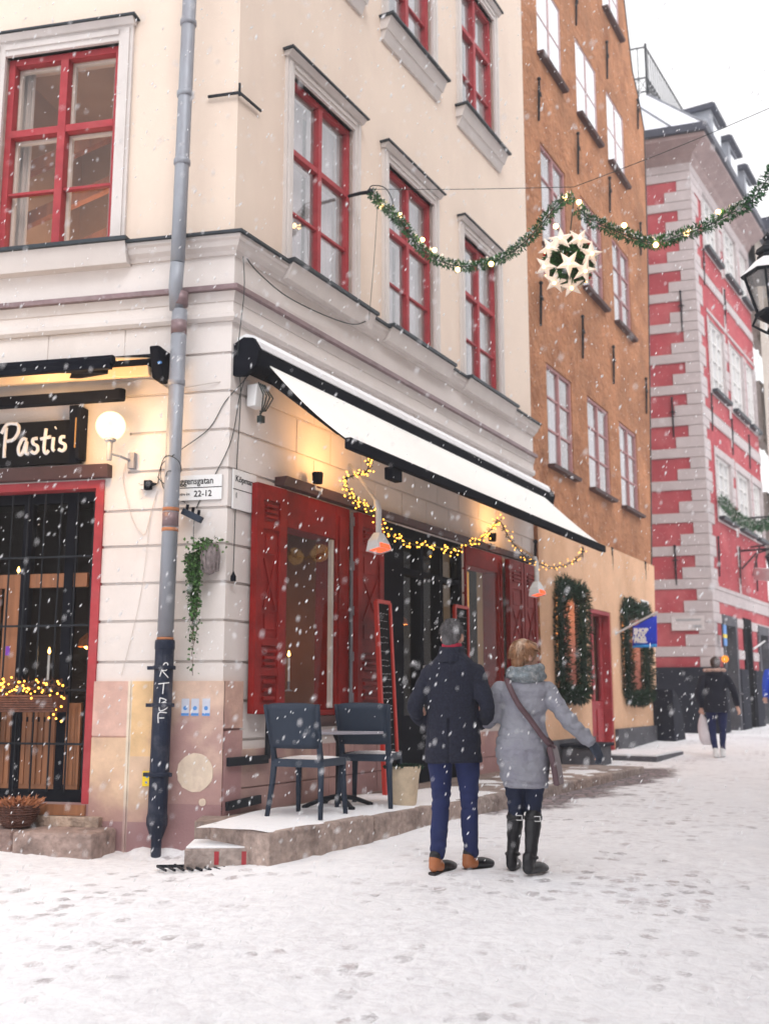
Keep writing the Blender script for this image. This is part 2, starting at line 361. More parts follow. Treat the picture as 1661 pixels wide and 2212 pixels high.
# ================================================================== STREET
def seg_dist(x, y, a, b):
    p = V((x, y)); a = V(a); b = V(b); t = max(0, min(1, (p - a).dot(b - a) / (b - a).length_squared)); return (p - (a + (b - a) * t)).length
def fract(x): return x - math.floor(x)
_tA = FB.P(-.76, 1.05, 0); _tB = FB.P(8.6, 1.45, 0); _tC = FB.P(2.6, 1.25, 0)
def bare_amt(x, y):
    d = seg_dist(x, y, (_tC.x, _tC.y), (_tB.x, _tB.y)); n = noise.noise(V((x * 1.3, y * 1.3, 0))) * .35
    v = max(0, 1 - (d + n) / .75)
    rel = V((x - FB.org.x, y - FB.org.y, 0)); s = rel.dot(FB.d)
    v *= max(0, min(1, (s - 1.6) / 1.5)) * max(0, min(1, (9.3 - s) / 1.5))
    return v
def axis(segs):
    r = []
    for a, b, st in segs: r += span(a, b, st)[:-1]
    return r + [segs[-1][1]]
xs = axis([(-260, -60, 40), (-60, -12, 6), (-12, -4, .5), (-4, 6, .05), (6, 14, .4), (14, 40, 2), (40, 260, 30)])
ys = axis([(-200, -20, 30), (-20, 2, 1.5), (2, 3.6, .2), (3.6, 12, .05), (12, 22, .2), (22, 50, 1.5), (50, 300, 40)])
prints = []
for i in range(600):
    x = rng.uniform(-3, 5.5); y = rng.uniform(4, 13); a = rng.gauss(R_(20), .5)
    prints.append((x, y, math.cos(a), math.sin(a), rng.uniform(.004, .012)))
pg = {}
for q in prints: pg.setdefault((int(q[0] // .5), int(q[1] // .5)), []).append(q)
gm = MB(); vs = []; bare = []
for y in ys:
    for x in xs:
        z = gz(x, y)
        if -4.01 < x < 6.01 and 3.5 < y < 12.01:
            z += noise.noise(V((x * 1.1, y * 1.1, 3))) * .018 + noise.noise(V((x * 5, y * 5, 1))) * .006 + noise.noise(V((x * 14, y * 14, 5))) * .003
            cx, cy = int(x // .5), int(y // .5)
            for a in (-1, 0, 1):
                for b in (-1, 0, 1):
                    for q in pg.get((cx + a, cy + b), ()):
                        dx, dy = x - q[0], y - q[1]; u = dx * q[3] + dy * q[2]; w_ = dx * q[2] - dy * q[3]
                        e = (u / .13) ** 2 + (w_ / .05) ** 2
                        if e < 2.2: z += -q[4] * math.exp(-e * 1.6) + q[4] * .5 * math.exp(-(e - 1.4) ** 2 * 4)
        if y > 6 and x < 1:
            rA = V((x - FB.org.x, y - FB.org.y, 0)); oA = rA.dot(FA.n); sA_ = rA.dot(FA.d)
            if -.1 < oA < .35 and -.05 < sA_ < .84: z += .055 * (1 - max(oA, 0) / .35) ** 2 * (1 + noise.noise(V((x * 6, y * 6, 9)))) - .02
        vs.append((x, y, z)); bare.append(bare_amt(x, y) if -3 < x < 8 and 5 < y < 20 else 0)
nx = len(xs)
fs = [(j * nx + i, j * nx + i + 1, (j + 1) * nx + i + 1, (j + 1) * nx + i) for j in range(len(ys) - 1) for i in range(nx - 1)]
me = bpy.data.meshes.new('street'); me.from_pydata(vs, [], fs)
at = me.attributes.new('bare', 'FLOAT', 'POINT'); at.data.foreach_set('value', bare)
me.polygons.foreach_set('use_smooth', [True] * len(fs))
m = bpy.data.materials.new('street_snow'); m.use_nodes = True; t = m.node_tree; N = t.nodes; L = t.links; B = N['Principled BSDF']
tc = N.new('ShaderNodeTexCoord')
def nnoise(sc, det=5, rough=.6, vec=None):
    n = N.new('ShaderNodeTexNoise'); n.inputs['Scale'].default_value = sc; n.inputs['Detail'].default_value = det; n.inputs['Roughness'].default_value = rough
    L.new(vec or tc.outputs['Object'], n.inputs['Vector']); return n.outputs[0]
def mrange(src, a, b, c, d):
    r = N.new('ShaderNodeMapRange'); r.inputs[1].default_value = a; r.inputs[2].default_value = b; r.inputs[3].default_value = c; r.inputs[4].default_value = d
    r.interpolation_type = 'SMOOTHSTEP'; L.new(src, r.inputs[0]); return r.outputs[0]
def mth(op, a, b=None, clamp=False):
    n = N.new('ShaderNodeMath'); n.operation = op; n.use_clamp = clamp
    for i, q in enumerate((a, b)):
        if q is None: continue
        if isinstance(q, (int, float)): n.inputs[i].default_value = q
        else: L.new(q, n.inputs[i])
    return n.outputs[0]
def cmix(f, a, b):
    n = N.new('ShaderNodeMix'); n.data_type = 'RGBA'
    for i, q in ((0, f), (6, a), (7, b)):
        if isinstance(q, tuple): n.inputs[i].default_value = (*q, 1)
        elif isinstance(q, (int, float)): n.inputs[i].default_value = q
        else: L.new(q, n.inputs[i])
    return n.outputs[2]
mpn = N.new('ShaderNodeMapping'); mpn.inputs['Rotation'].default_value = (0, 0, R_(20)); L.new(tc.outputs['Object'], mpn.inputs[0])
vo = N.new('ShaderNodeTexVoronoi'); vo.inputs['Scale'].default_value = 9.0; vo.inputs['Randomness'].default_value = .75; L.new(mpn.outputs[0], vo.inputs['Vector'])
ve = N.new('ShaderNodeTexVoronoi'); ve.feature = 'DISTANCE_TO_EDGE'; ve.inputs['Scale'].default_value = 9.0; ve.inputs['Randomness'].default_value = .75; L.new(mpn.outputs[0], ve.inputs['Vector'])
sepc = N.new('ShaderNodeSeparateColor'); L.new(vo.outputs['Color'], sepc.inputs[0])
cob = mrange(ve.outputs['Distance'], .04, .16, 0, 1)
spot = mrange(mth('ADD', vo.outputs['Distance'], mth('MULTIPLY', mth('SUBTRACT', nnoise(34, 4, .7), .5), 1.1)), .22, .62, 1, 0)
patch = nnoise(.9, 6, .65); fine = nnoise(22, 4, .7); mid = nnoise(5, 5, .7)
# worn patches: where the snow is trodden thin single cobble tops show through
wear = mth('MULTIPLY', mrange(patch, .42, .60, .05, 1), mrange(sepc.outputs[0], .55, .9, 0, 1))
wear = mth('MULTIPLY', wear, spot); wear = mth('MULTIPLY', wear, mrange(fine, .30, .52, 0, 1))
wear = mth('MULTIPLY', wear, .66)
an = N.new('ShaderNodeAttribute'); an.attribute_name = 'bare'
bmask = mrange(mth('ADD', an.outputs['Fac'], mth('MULTIPLY', mth('SUBTRACT', mid, .5), .9)), .25, .6, 0, .92)
bmask = mth('MULTIPLY', bmask, mth('GREATER_THAN', an.outputs['Fac'], .01))
stone = cmix(sepc.outputs[1], (.34, .25, .25), (.17, .14, .16)); stone = cmix(mrange(cob, 0, 1, 1, 0), stone, (.10, .08, .08))
snowc = cmix(mrange(mid, .35, .7, 0, 1), (.91, .91, .93), (.84, .84, .865))
snowc = cmix(mth('MULTIPLY', mrange(nnoise(16, 6, .75), .42, .68, 0, 1), mrange(nnoise(.6, 4, .6), .35, .6, .25, .8)), snowc, (.72, .70, .73))
c1 = cmix(wear, snowc, stone); c2 = cmix(bmask, c1, stone)
L.new(c2, B.inputs['Base Color']); B.inputs['Roughness'].default_value = .85; B.inputs['Specular IOR Level'].default_value = .2
bp = N.new('ShaderNodeBump'); bp.inputs['Strength'].default_value = .55; bp.inputs['Distance'].default_value = .02
L.new(mth('ADD', mth('MULTIPLY', fine, .5), mth('ADD', mth('MULTIPLY', cob, .16), mid)), bp.inputs['Height']); L.new(bp.outputs[0], B.inputs['Normal'])
me.materials.append(m); street = bpy.data.objects.new('street', me); COL.objects.link(street); street['kind'] = 'structure'
ICE = m

# ================================================================== CREAM BUILDING
cb = thing('cream_building', 'cream corner building with pale grooved ground floor and red window frames', 'building', (CX, CY, -1.2))
GA, GB = 5.0, 7.45
WZ0, WZ1 = 4.05, 6.06
Bwin = [(.87, 2.08), (2.86, 4.08), (4.99, 6.20)]
Awin = [(1.18, 2.36), (3.6, 4.75)]
ZT = 13.4
mb = MB()
def H_up(wins, rows):
    def H(s, z):
        for a, b in wins:
            for c, d in rows:
                if a < s < b and c < z < d: return None
        return 0.0
    return H
rowsB = [(WZ0, WZ1), (7.82, 9.9), (11.3, 12.8)]
Sb = [0, GB] + [x for w_ in Bwin for x in w_]; Zb = [3.9, ZT] + [x for r in rowsB for x in r]
relief(mb, FB, Sb, Zb, H_up(Bwin, rowsB))
rowsA = rowsB
relief(mb, FA, [0, GA] + [x for w_ in Awin for x in w_], [3.9, ZT] + [x for r in rowsA for x in r], H_up(Awin, rowsA))
mb.build('wall', MT['cream'], cb)
# grooved ground floor
LEV = [3.27, 2.94, 2.60, 2.26, 1.92, 1.58, 1.27, .95, .63, .29, -.03, -.35]
G = .012
DOORA = (1.13, 3.3, -.87, 1.86)
OPB = [(.84, 2.01, -.17, 1.87), (2.68, 4.86, -.95, 1.87), (4.90, 6.12, -.17, 1.87)]
mb = MB()
Z = [3.95, 3.27 + G, .13, -1.5]
for l in LEV: Z += [l - G, l + G]
S = [0, GB, .22, .40]; 
for a, b, c, d in OPB: S += [a, b]; Z += [c, d]
joints = {}
for k in range(len(LEV)):
    joints[k] = [x + (.31 if k % 2 else 0) for x in (1.05, 1.67, 2.29, 2.91, 3.53, 4.15, 4.77, 5.39, 6.01, 6.63)]
    for x in joints[k]: S += [x - G * .6, x + G * .6]
def HB(s, z):
    for a, b, c, d in OPB:
        if a < s < b and c < z < d: return None
    if z > 3.27 + G: return .02
    if s < .22 and z < .13: return .03
    if z < -.43: return .035
    for k, l in enumerate(LEV):
        if abs(z - l) < G: return -.022
        if z > 1.92 and l - .34 < z < l and any(abs(s - x) < G * .6 for x in joints[k]): return -.010
    return 0.0
Z += [-.43]
SL = {}
def slabcol(s, z, tagk):
    k = (tagk, int(s / .47), int((z + 3) / .62)); 
    if k not in SL: SL[k] = random.Random(hash(k) % 9973 + 5).choice([(.64, .45, .34), (.56, .34, .27), (.66, .50, .38), (.52, .33, .28), (.62, .40, .22), (.60, .44, .36)])
    return SL[k]
relief(mb, FB, [s for s in S if s <= GB], [z for z in Z if z >= .13], HB)
relief(mb, FB, [0, .22] + [s for s in S if s > .22], [z for z in Z if z <= .13], lambda s, z: HB(s, z) if not (s < .22 or z < -.43) else (None if HB(s, z) is None or s < .22 or z < -.43 else 0), back=-.3)
# left face
SA = [0, GA, .92, DOORA[0], DOORA[1]]; ZA = [3.95, 3.27 + G, DOORA[2], DOORA[3], .13]
for l in LEV: ZA += [l - G, l + G]
jA = [1.0, 1.75, 2.5]
for x in jA: SA += [x - G * .6, x + G * .6]
def HA(s, z):
    if DOORA[0] < s < DOORA[1] and DOORA[2] < z < DOORA[3]: return None
    if z > 3.27 + G: return .02
    for k, l in enumerate(LEV):
        if abs(z - l) < G:
            if s > .92 and l in (2.26, 1.92, 3.27): return 0.0
            return -.022
    if z > 2.94 and any(abs(s - x) < G * .6 for x in jA): return -.008
    return 0.0
relief(mb, FA, SA, [z for z in ZA if z >= .13], HA)
mb.build('ground_floor_wall', MT['rustic'], cb)
# plinth of stone slabs
mb = MB()
JA = [.02, .30, .52, .55, .76, .80, 1.0]
def pl_col(F, s, z):
    if F is FA:
        if s < .50: 
            a = (.66, .48, .38) if z > -.85 else (.40, .28, .25)
            return a
        if s < .56: return (.70, .52, .38) if z > -.6 else (.36, .25, .24)
        if s < .78: return (.72, .49, .27) if z > -.48 else ((.64, .46, .33) if z > -1.0 else (.34, .24, .22))
        if s < .82: return (.72, .62, .50)
        if s < 1.13: return (.64, .42, .35) if z > -.33 else ((.68, .48, .33) if z > -1.0 else (.36, .25, .23))
        return (.36, .27, .25)
    if s < .2: return (.62, .40, .32) if z > -.25 else (.50, .30, .27)
    return slabcol(s, z, 'B')
ZP = [.13, -.30, -.33, -.48, -.6, -.85, -1.0, -1.7, -.25, -.87, -.9]
def HPA(s, z):
    if DOORA[0] < s < DOORA[1] and z > DOORA[2]: return None
    if z > .0 and abs(s - .79) < .018: return .045
    for x in (.54, .79): 
        if abs(s - x) < .008: return .024
    if z > -1.0 and s > .82 and abs(z + .325) < .008: return .024
    return .035
relief(mb, FA, [0, .50, .532, .548, .56, .78, .782, .798, .82, 1.13, DOORA[0], DOORA[1], GA], ZP + [-.317, -.333], HPA, colf=lambda s, z: pl_col(FA, s, z))
SP = [0, .22, GB] + [x for a, b, c, d in OPB for x in (a, b)]
js = [.22 + .47 * k for k in range(16)]
for x in js: SP += [x - .006, x + .006]
def HPB(s, z):
    for a, b, c, d in OPB:
        if a < s < b and c < z < d: return None
    if s > .22 and z > -.43: return None
    if s < .22: return .05 if abs(z + .26) > .01 else .02
    if any(abs(s - x) < .006 for x in js) or abs(z + .74) < .006: return .02
    return .04
relief(mb, FB, [s for s in SP if s <= GB], [.13, -.25, -.27, -.43, -.734, -.746, -.75, -.95, -.17, -1.7], HPB, colf=lambda s, z: pl_col(FB, s, z), back=-.3)
mb.build('stone_plinth', MT['plinth'], cb)
# pale repair patches on the plinth
mb = MB()
def blob(mb, F, s, z, r, o0, o1, n=22, jit=.06, col=None):
    pts = [(s + math.cos(6.283 * k / n) * r * (1 + rng.uniform(-jit, jit)), z + math.sin(6.283 * k / n) * r * (1 + rng.uniform(-jit, jit))) for k in range(n)]
    mb.prism(F, pts, o0, o1, col)
s_, z_ = FA.px(425, 1669); blob(mb, FA, s_, z_, .155, .03, .039, 30, .03)
s_, z_ = FA.px(441, 1733); blob(mb, FA, s_, z_, .030, .03, .041)
mb.build('plaster_patch', mat('patch', (.70, .58, .46), .9, .1, 8, .3, 40, stain=(.45, .33, .28), stain_amt=.4, stain_scale=12), cb)
# cornices round the corner
mb = MB()
path = corner_path(FA, FB, GA, GB)
sweep(mb, path, [(-.02, 3.97), (.14, 3.97), (.14, 3.94), (.115, 3.925), (.10, 3.88), (.06, 3.85), (.045, 3.82), (-.02, 3.82)])
sweep(mb, path, [(.0, 3.485), (.05, 3.485), (.035, 3.43), (.03, 3.40), (.0, 3.40)])
sweep(mb, path, [(.0, 3.29), (.045, 3.29), (.05, 3.25), (.03, 3.22), (.0, 3.22)])
for a, b in Bwin: mb.box(FB, a - .2, b + .2, .01, .185, 3.84, 3.985, taper=.06)
mb.box(FA, Awin[0][0] - .22, Awin[0][1] + .22, .01, .175, 3.80, 3.985, taper=.05)
mb.build('cornice', MT['trim'], cb)
mb = MB()
sweep(mb, path, [(-.02, 4.045), (.17, 3.995), (.17, 3.972), (-.02, 3.972)])
for a, b in Bwin: mb.box(FB, a - .22, b + .22, .0, .215, 3.988, 4.022)
mb.box(FA, Awin[0][0] - .24, Awin[0][1] + .24, .0, .205, 3.988, 4.022)
mb.build('cornice_flashing', MT['flashing'], cb)
mb = MB()
sweep(mb, path, [(-.02, 3.56), (.095, 3.53), (.095, 3.487), (-.02, 3.487)])
mb.build('ledge', MT['ledge_metal'], cb)

def win_unit(F, s0, s1, z0, z1, root, fm, gm, cols=2, tr=None, mun=(), casing=None, cap=True, sill=None, fo=-.04, fw=.065, curtain='curtain',
             room='room_pale', trimmat='trim', deep=.7, mw=.08, inner_white=True, cwidth=.32, dep=.09, label=None, sillmat='flashing', sillh=.05, sillo=.1):
    mb = MB()
    mb.box(F, s0, s0 + fw, fo - dep, fo, z0, z1); mb.box(F, s1 - fw, s1, fo - dep, fo, z0, z1)
    mb.box(F, s0 + fw, s1 - fw, fo - dep + .002, fo - .003, z1 - fw, z1); mb.box(F, s0 + fw, s1 - fw, fo - dep + .002, fo - .003, z0, z0 + fw * .8)
    cs = [s0 + (s1 - s0) * k / cols for k in range(1, cols)]
    for c in cs: mb.box(F, c - mw / 2, c + mw / 2, fo - dep, fo + .004, z0 + fw * .8, z1 - fw)
    edges = [s0 + fw] + [q for c in cs for q in (c - mw / 2, c + mw / 2)] + [s1 - fw]
    bays = [(edges[i], edges[i + 1]) for i in range(0, len(edges), 2)]
    for a, b in bays:
        if tr: mb.box(F, a, b, fo - dep + .004, fo - .001, tr - mw * .45, tr + mw * .45)
        for q in mun: mb.box(F, a, b, fo - dep * .75, fo - dep * .2, q - .014, q + .014)
    win = mb.build('window', MT[fm], root, bevel=.004 if fw > .05 else 0)
    if label: win['label'] = label
    if inner_white:
        mb = MB(); zz = [z0 + fw * .8, z1 - fw] if not tr else None
        for a, b in bays:
            for c, d in ([(z0 + fw * .8, tr - mw * .45), (tr + mw * .45, z1 - fw)] if tr else [zz]):
                q = .028
                mb.box(F, a, a + q, fo - .13, fo - .091, c, d); mb.box(F, b - q, b, fo - .13, fo - .091, c, d)
                mb.box(F, a + q, b - q, fo - .129, fo - .092, d - q, d); mb.box(F, a + q, b - q, fo - .129, fo - .092, c, c + q)
        mb.build('inner_sash', MT['white_wood'], win)
    mb = MB(); go = fo - dep * .66; mb.face([F.P(s0 + fw * .5, go, z0 + .02), F.P(s1 - fw * .5, go, z0 + .02), F.P(s1 - fw * .5, go, z1 - .02), F.P(s0 + fw * .5, go, z1 - .02)])
    mb.build('pane', MT[gm], win, recalc=False)
    mb = MB(); o1, o0 = fo - .14, fo - .14 - deep; e = .1
    p = lambda s, o, z: F.P(s, o, z)
    for q in ([(s0 - e, o0), (s1 + e, o0)], [(s0 - e, o1), (s0 - e, o0)], [(s1 + e, o0), (s1 + e, o1)]):
        (a, b), (c, d) = q; mb.face([p(a, b, z0 - e), p(c, d, z0 - e), p(c, d, z1 + e), p(a, b, z1 + e)])
    for zz in (z0 - e, z1 + e): mb.face([p(s0 - e, o0, zz), p(s1 + e, o0, zz), p(s1 + e, o1, zz), p(s0 - e, o1, zz)])
    mb.build('room_lining', MT[room], win, recalc=False)
    if curtain:
        mb = MB()
        for side in (0, 1) if cwidth < .5 else (0,):
            W = (s1 - s0) * cwidth; a = s0 + .02 if side == 0 else s1 - .02 - W
            n = 26
            pts = [(a + W * k / n, fo - .2 + .018 * math.sin(k * 1.7) + .01 * math.sin(k * .6 + side)) for k in range(n + 1)]
            for k in range(n):
                mb.face([p(*pts[k], z0), p(*pts[k + 1], z0), p(*pts[k + 1], z1), p(*pts[k], z1)])
        mb.build('curtain', MT[curtain], win, recalc=False, smooth=True)
    if casing:
        cw = casing; mb = MB()
        for a, b, c, d, o in ((s0 - cw, s0, z0, z1 + cw, .035), (s1, s1 + cw, z0, z1 + cw, .035)):
            mb.box(F, a, b, fo - .05, o, c, d)
            mb.box(F, a + .03 if a < s0 - .01 else a + cw * .45, a + cw * .55 if a < s0 - .01 else b - .03, o, o + .018, c, d - .035)
        mb.box(F, s0, s1, fo - .05, .033, z1, z1 + cw)
        mb.box(F, s0, s1, .033, .05, z1 + cw * .4, z1 + cw - .035)
        if cap: mb.box(F, s0 - cw - .02, s1 + cw + .02, .0, .10, z1 + cw + .0, z1 + cw + .05, taper=.04)
        mb.build('casing', MT[trimmat], win)
        if cap:
            mb = MB(); mb.box(F, s0 - cw - .05, s1 + cw + .04, -.01, .125, z1 + cw + .052, z1 + cw + .068); mb.build('lintel_flashing', MT['flashing'], win)
    if sill == 'big':
        mb = MB(); mb.box(F, s0 - .16, s1 + .16, -.01, .15, z0 - .17, z0 - .03, taper=.06); mb.box(F, s0 - .14, s1 + .14, -.01, .08, z0 - .29, z0 - .17, taper=.05)
        mb.build('sill', MT[trimmat], win)
        mb = MB(); mb.box(F, s0 - .19, s1 + .19, -.05, .19, z0 - .028, z0 - .002); mb.build('sill_flashing', MT['flashing'], win)
    elif sill:
        mb = MB(); mb.box(F, s0 - .05, s1 + .05, -.05, sillo, z0 - sillh - .003, z0 - .003, taper=.02); mb.build('sill', MT[sillmat], win)
    return win
wl = ['', '', '']
for k, (a, b) in enumerate(Bwin):
    win_unit(FB, a, b, WZ0, WZ1, cb, 'red_paint', 'glass_upper', tr=5.30, mun=(4.67,), casing=.12, fw=.055, mw=.065, dep=.07, cwidth=.46)
    win_unit(FB, a, b, 7.82, 9.9, cb, 'red_paint', 'glass_upper', tr=9.2, mun=(8.5,), casing=.13, sill='big')
for k, (a, b) in enumerate(Awin):
    w1 = win_unit(FA, a, b, WZ0, WZ1, cb, 'red_paint', 'glass_upper' if k else 'glass_brown', tr=5.28, mun=(4.67,), casing=.14, curtain='curtain', cwidth=.13, room='room_brown', deep=1.5)
    if not k: _l = bpy.data.lights.new('room_light', 'POINT'); _l.energy = 14; _l.color = (1, .8, .6); _l.shadow_soft_size = .2; _o = bpy.data.objects.new('room_light', _l); COL.objects.link(_o); _o.location = FA.P(a + .4, -.8, WZ0 + .4)
    win_unit(FA, a, b, 7.82, 9.9, cb, 'red_paint', 'glass_upper', tr=9.2, mun=(8.5,), casing=.13, sill='big')
    if k == 0:   # beams, a hanging coat and a ring behind this window
        mb = MB()
        for q in range(3): mb.beam(FA.P(a - .1, -.9, 5.9 - q * .55), FA.P(b + .2, -.5, 5.1 - q * .55), .09, .12)
        mb.build('ceiling_beam', MT['wood'], w1)
# roof and rear walls of the cream building
mb = MB()
fp = [FA.P(GA, .25, 0), FB.P(FB.m * .25, .25, 0), FB.P(GB, .25, 0), FB.P(GB, -9, 0), FA.P(GA, -9, 0)]
mb.slab(fp, ZT, ZT + .3); mb.build('roof', MT['roof_metal'], cb)
mb = MB()
mb.box(FB, GB - .3, GB - .02, -9, -.36, -1.5, ZT); mb.box(FA, GA - .3, GA, -9, -.36, -1.5, ZT)
mb.build('party_wall', MT['cream'], cb)
# iron tie at the corner
mb = MB()
a = FA.P(*((FA.px(452, 212)[0]), .03, FA.px(452, 212)[1])); c_ = FB.P(0, .03, FA.px(519, 205)[1]); c_ = FB.P(0, .035, a.z + .0)
b_ = FB.P(FB.px(558, 236)[0], .03, a.z)
mb.beam(a, c_, .016, .022); mb.beam(c_, b_, .016, .022); mb.beam(c_ + V((0, 0, -.03)), c_ + V((0, 0, .09)), .02, .02, up=V((0, 1, 0)))
mb.build('wall_tie', MT['black_metal'], cb)

# ------------------------------------------------ restaurant entrance on the left face
d0, d1, dz0, dz1 = DOORA
mb = MB()
fr = .075
mb.box(FA, d0, d0 + fr, -.28, .02, dz0, dz1); mb.box(FA, d1 - fr, d1, -.28, .02, dz0, dz1); mb.box(FA, d0 + fr, d1 - fr, -.28, .018, dz1 - .07, dz1)
dr = mb.build('entrance', MT['red_paint'], cb)
mb = MB(); mb.box(FA, d0 - .06, d1 + .06, .0, .10, dz1 + .015, dz1 + .125, taper=.02); mb.build('lintel_board', MT['bronze_brown'], dr)
mb = MB()
mb.box(FA, d0 + fr, d1 - fr, -.19, -.12, dz1 - .16, dz1 - .072); mb.box(FA, d0 + fr, d1 - fr, -.19, -.10, dz0 + .0, dz0 + .10)
for s in (d0 + fr, d0 + .33, d0 + .75, d0 + 1.15, d0 + 1.6): mb.box(FA, s, s + (.085 if s > d0 + .1 else .05), -.19, -.12, dz0 + .1, dz1 - .16)
mb.box(FA, d0 + .33, d0 + .75, -.185, -.125, dz0 + .66, dz0 + .70)
mb.build('black_frame', MT['black_paint'], dr, bevel=.004)
mb = MB()
for k in range(12):
    s = d0 + .13 + k * .16
    mb.tube([FA.P(s, -.08, dz0 + .08), FA.P(s, -.08, dz1 - .08)], .008, 6)
for z in (.6, .05, -.4, 1.2): mb.box(FA, d0 + fr, d1 - fr, -.075, -.065, z, z + .018)
mb.build('grille', MT['black_metal'], dr)
mb = MB()
for a, b in ((.20, .33), (.42, .75), (.84, 1.15), (1.24, 1.6)):
    mb.box(FA, d0 + a, d0 + b, -.17, -.135, dz0 + .10, dz0 + .82)
    mb.box(FA, d0 + a, d0 + b, -.17, -.13, .95, 1.07)
    n = 6
    for k in range(n): q = d0 + a + (b - a) * (k + .5) / n; mb.box(FA, q - .017, q + .017, -.135, -.124, dz0 + .14, dz0 + .78)
mb.box(FA, d0 + .84, d0 + .99, -.17, -.132, -.05, 1.07); mb.box(FA, d0 + 1.04, d0 + 1.15, -.17, -.132, -.05, 1.07)
mb.build('wood_panel', MT['light_wood'], dr)
mb = MB(); mb.box(FA, d0 + .905, d0 + .945, -.131, -.128, .36, .44); mb.build('sticker', mat('purple', (.2, .04, .45), .5), dr)
mb = MB(); mb.face([FA.P(d0, -.2, dz0), FA.P(d1, -.2, dz0), FA.P(d1, -.2, dz1), FA.P(d0, -.2, dz1)]); mb.build('pane', MT['glass'], dr, recalc=False)
mb = MB(); mb.box(FA, d0 + .02, d1 - .02, -.3, .06, dz0 - .09, dz0 - .005); mb.build('threshold', MT['light_wood'], dr)
mb = MB()
def room(mb, F, s0, s1, o0, o1, z0, z1):
    p = F.P
    mb.face([p(s0, o0, z0), p(s1, o0, z0), p(s1, o0, z1), p(s0, o0, z1)]); mb.face([p(s0, o0, z0), p(s0, o1, z0), p(s0, o1, z1), p(s0, o0, z1)])
    mb.face([p(s1, o0, z0), p(s1, o1, z0), p(s1, o1, z1), p(s1, o0, z1)]); mb.face([p(s0, o0, z0), p(s1, o0, z0), p(s1, o1, z0), p(s0, o1, z0)])
    mb.face([p(s0, o0, z1), p(s1, o0, z1), p(s1, o1, z1), p(s0, o1, z1)])
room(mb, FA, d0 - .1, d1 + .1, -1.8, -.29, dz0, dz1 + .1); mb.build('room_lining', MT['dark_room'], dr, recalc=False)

# ------------------------------------------------ shop front on the right face
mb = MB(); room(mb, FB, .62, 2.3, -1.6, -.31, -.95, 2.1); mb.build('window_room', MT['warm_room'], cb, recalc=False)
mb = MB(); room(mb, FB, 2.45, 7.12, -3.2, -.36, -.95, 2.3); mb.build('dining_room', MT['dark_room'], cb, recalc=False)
def shop_window(F, s0, s1, z0, z1, root, yellow=False):
    mb = MB(); sw = .16 if yellow else .27
    mb.box(F, s0, s0 + .04, -.2, .03, z0, z1); mb.box(F, s1 - sw, s1, -.2, .03, z0, z1)
    mb.box(F, s0 + .04, s1 - sw, -.2, .028, z1 - .34 + (.1 if yellow else 0), z1); mb.box(F, s0 + .04, s1 - sw, -.2, .05, z0, z0 + .05)
    mb.box(F, s1 - sw + .05, s1 - .06, .03, .045, z0 + .1, z1 - .1)
    wn = mb.build('shop_window', MT['shutter_red'], root, bevel=.006)
    mb = MB(); mb.face([F.P(s0, .012, z0), F.P(s1 - sw + .02, .012, z0), F.P(s1 - sw + .02, .012, z1 - .2), F.P(s0, .012, z1 - .2)]); mb.build('pane', MT['glass'], wn, recalc=False)
    mb = MB(); mb.box(F, s0 - .03, s1 + .03, -.05, .11, z0 - .055, z0 - .004); mb.box(F, s0 - .06, s1 + .02, .0, .07, z0 - .10, z0 - .056); mb.build('sill', MT['bronze_brown'], wn)
    return wn
sw1 = shop_window(FB, *OPB[0][:2], OPB[0][2], OPB[0][3], cb)
sw2 = shop_window(FB, *OPB[2][:2], OPB[2][2], OPB[2][3], cb, True)
mb = MB(); mb.box(FB, .70, 2.08, .0, .13, 1.885, 1.965, taper=.03); mb.build('head_board', MT['bronze_brown'], sw1)
mb = MB(); mb.box(FB, 2.05, 7.3, .0, .09, 1.885, 1.955, taper=.03); mb.build('head_board', MT['bronze_brown'], cb)
mb = MB(); n = 16
for k in range(n): mb.face([FB.P(4.98 + .035 * k, -.2 + .02 * math.sin(k * 1.5), -.1), FB.P(4.98 + .035 * (k + 1), -.2 + .02 * math.sin(k * 1.5 + 1.5), -.1), FB.P(4.98 + .035 * (k + 1), -.2 + .02 * math.sin(k * 1.5 + 1.5), 1.6), FB.P(4.98 + .035 * k, -.2 + .02 * math.sin(k * 1.5), 1.6)])
mb.build('curtain', MT['yellow_curtain'], sw2, recalc=False, smooth=True)
mb = MB(); mb.box(FB, 1.695, 1.735, -.03, .010, -.1, 1.52); mb.build('glare_strip', MT['white_wood'], sw1)  # white strip standing in for the glare reflected at the pane's edge
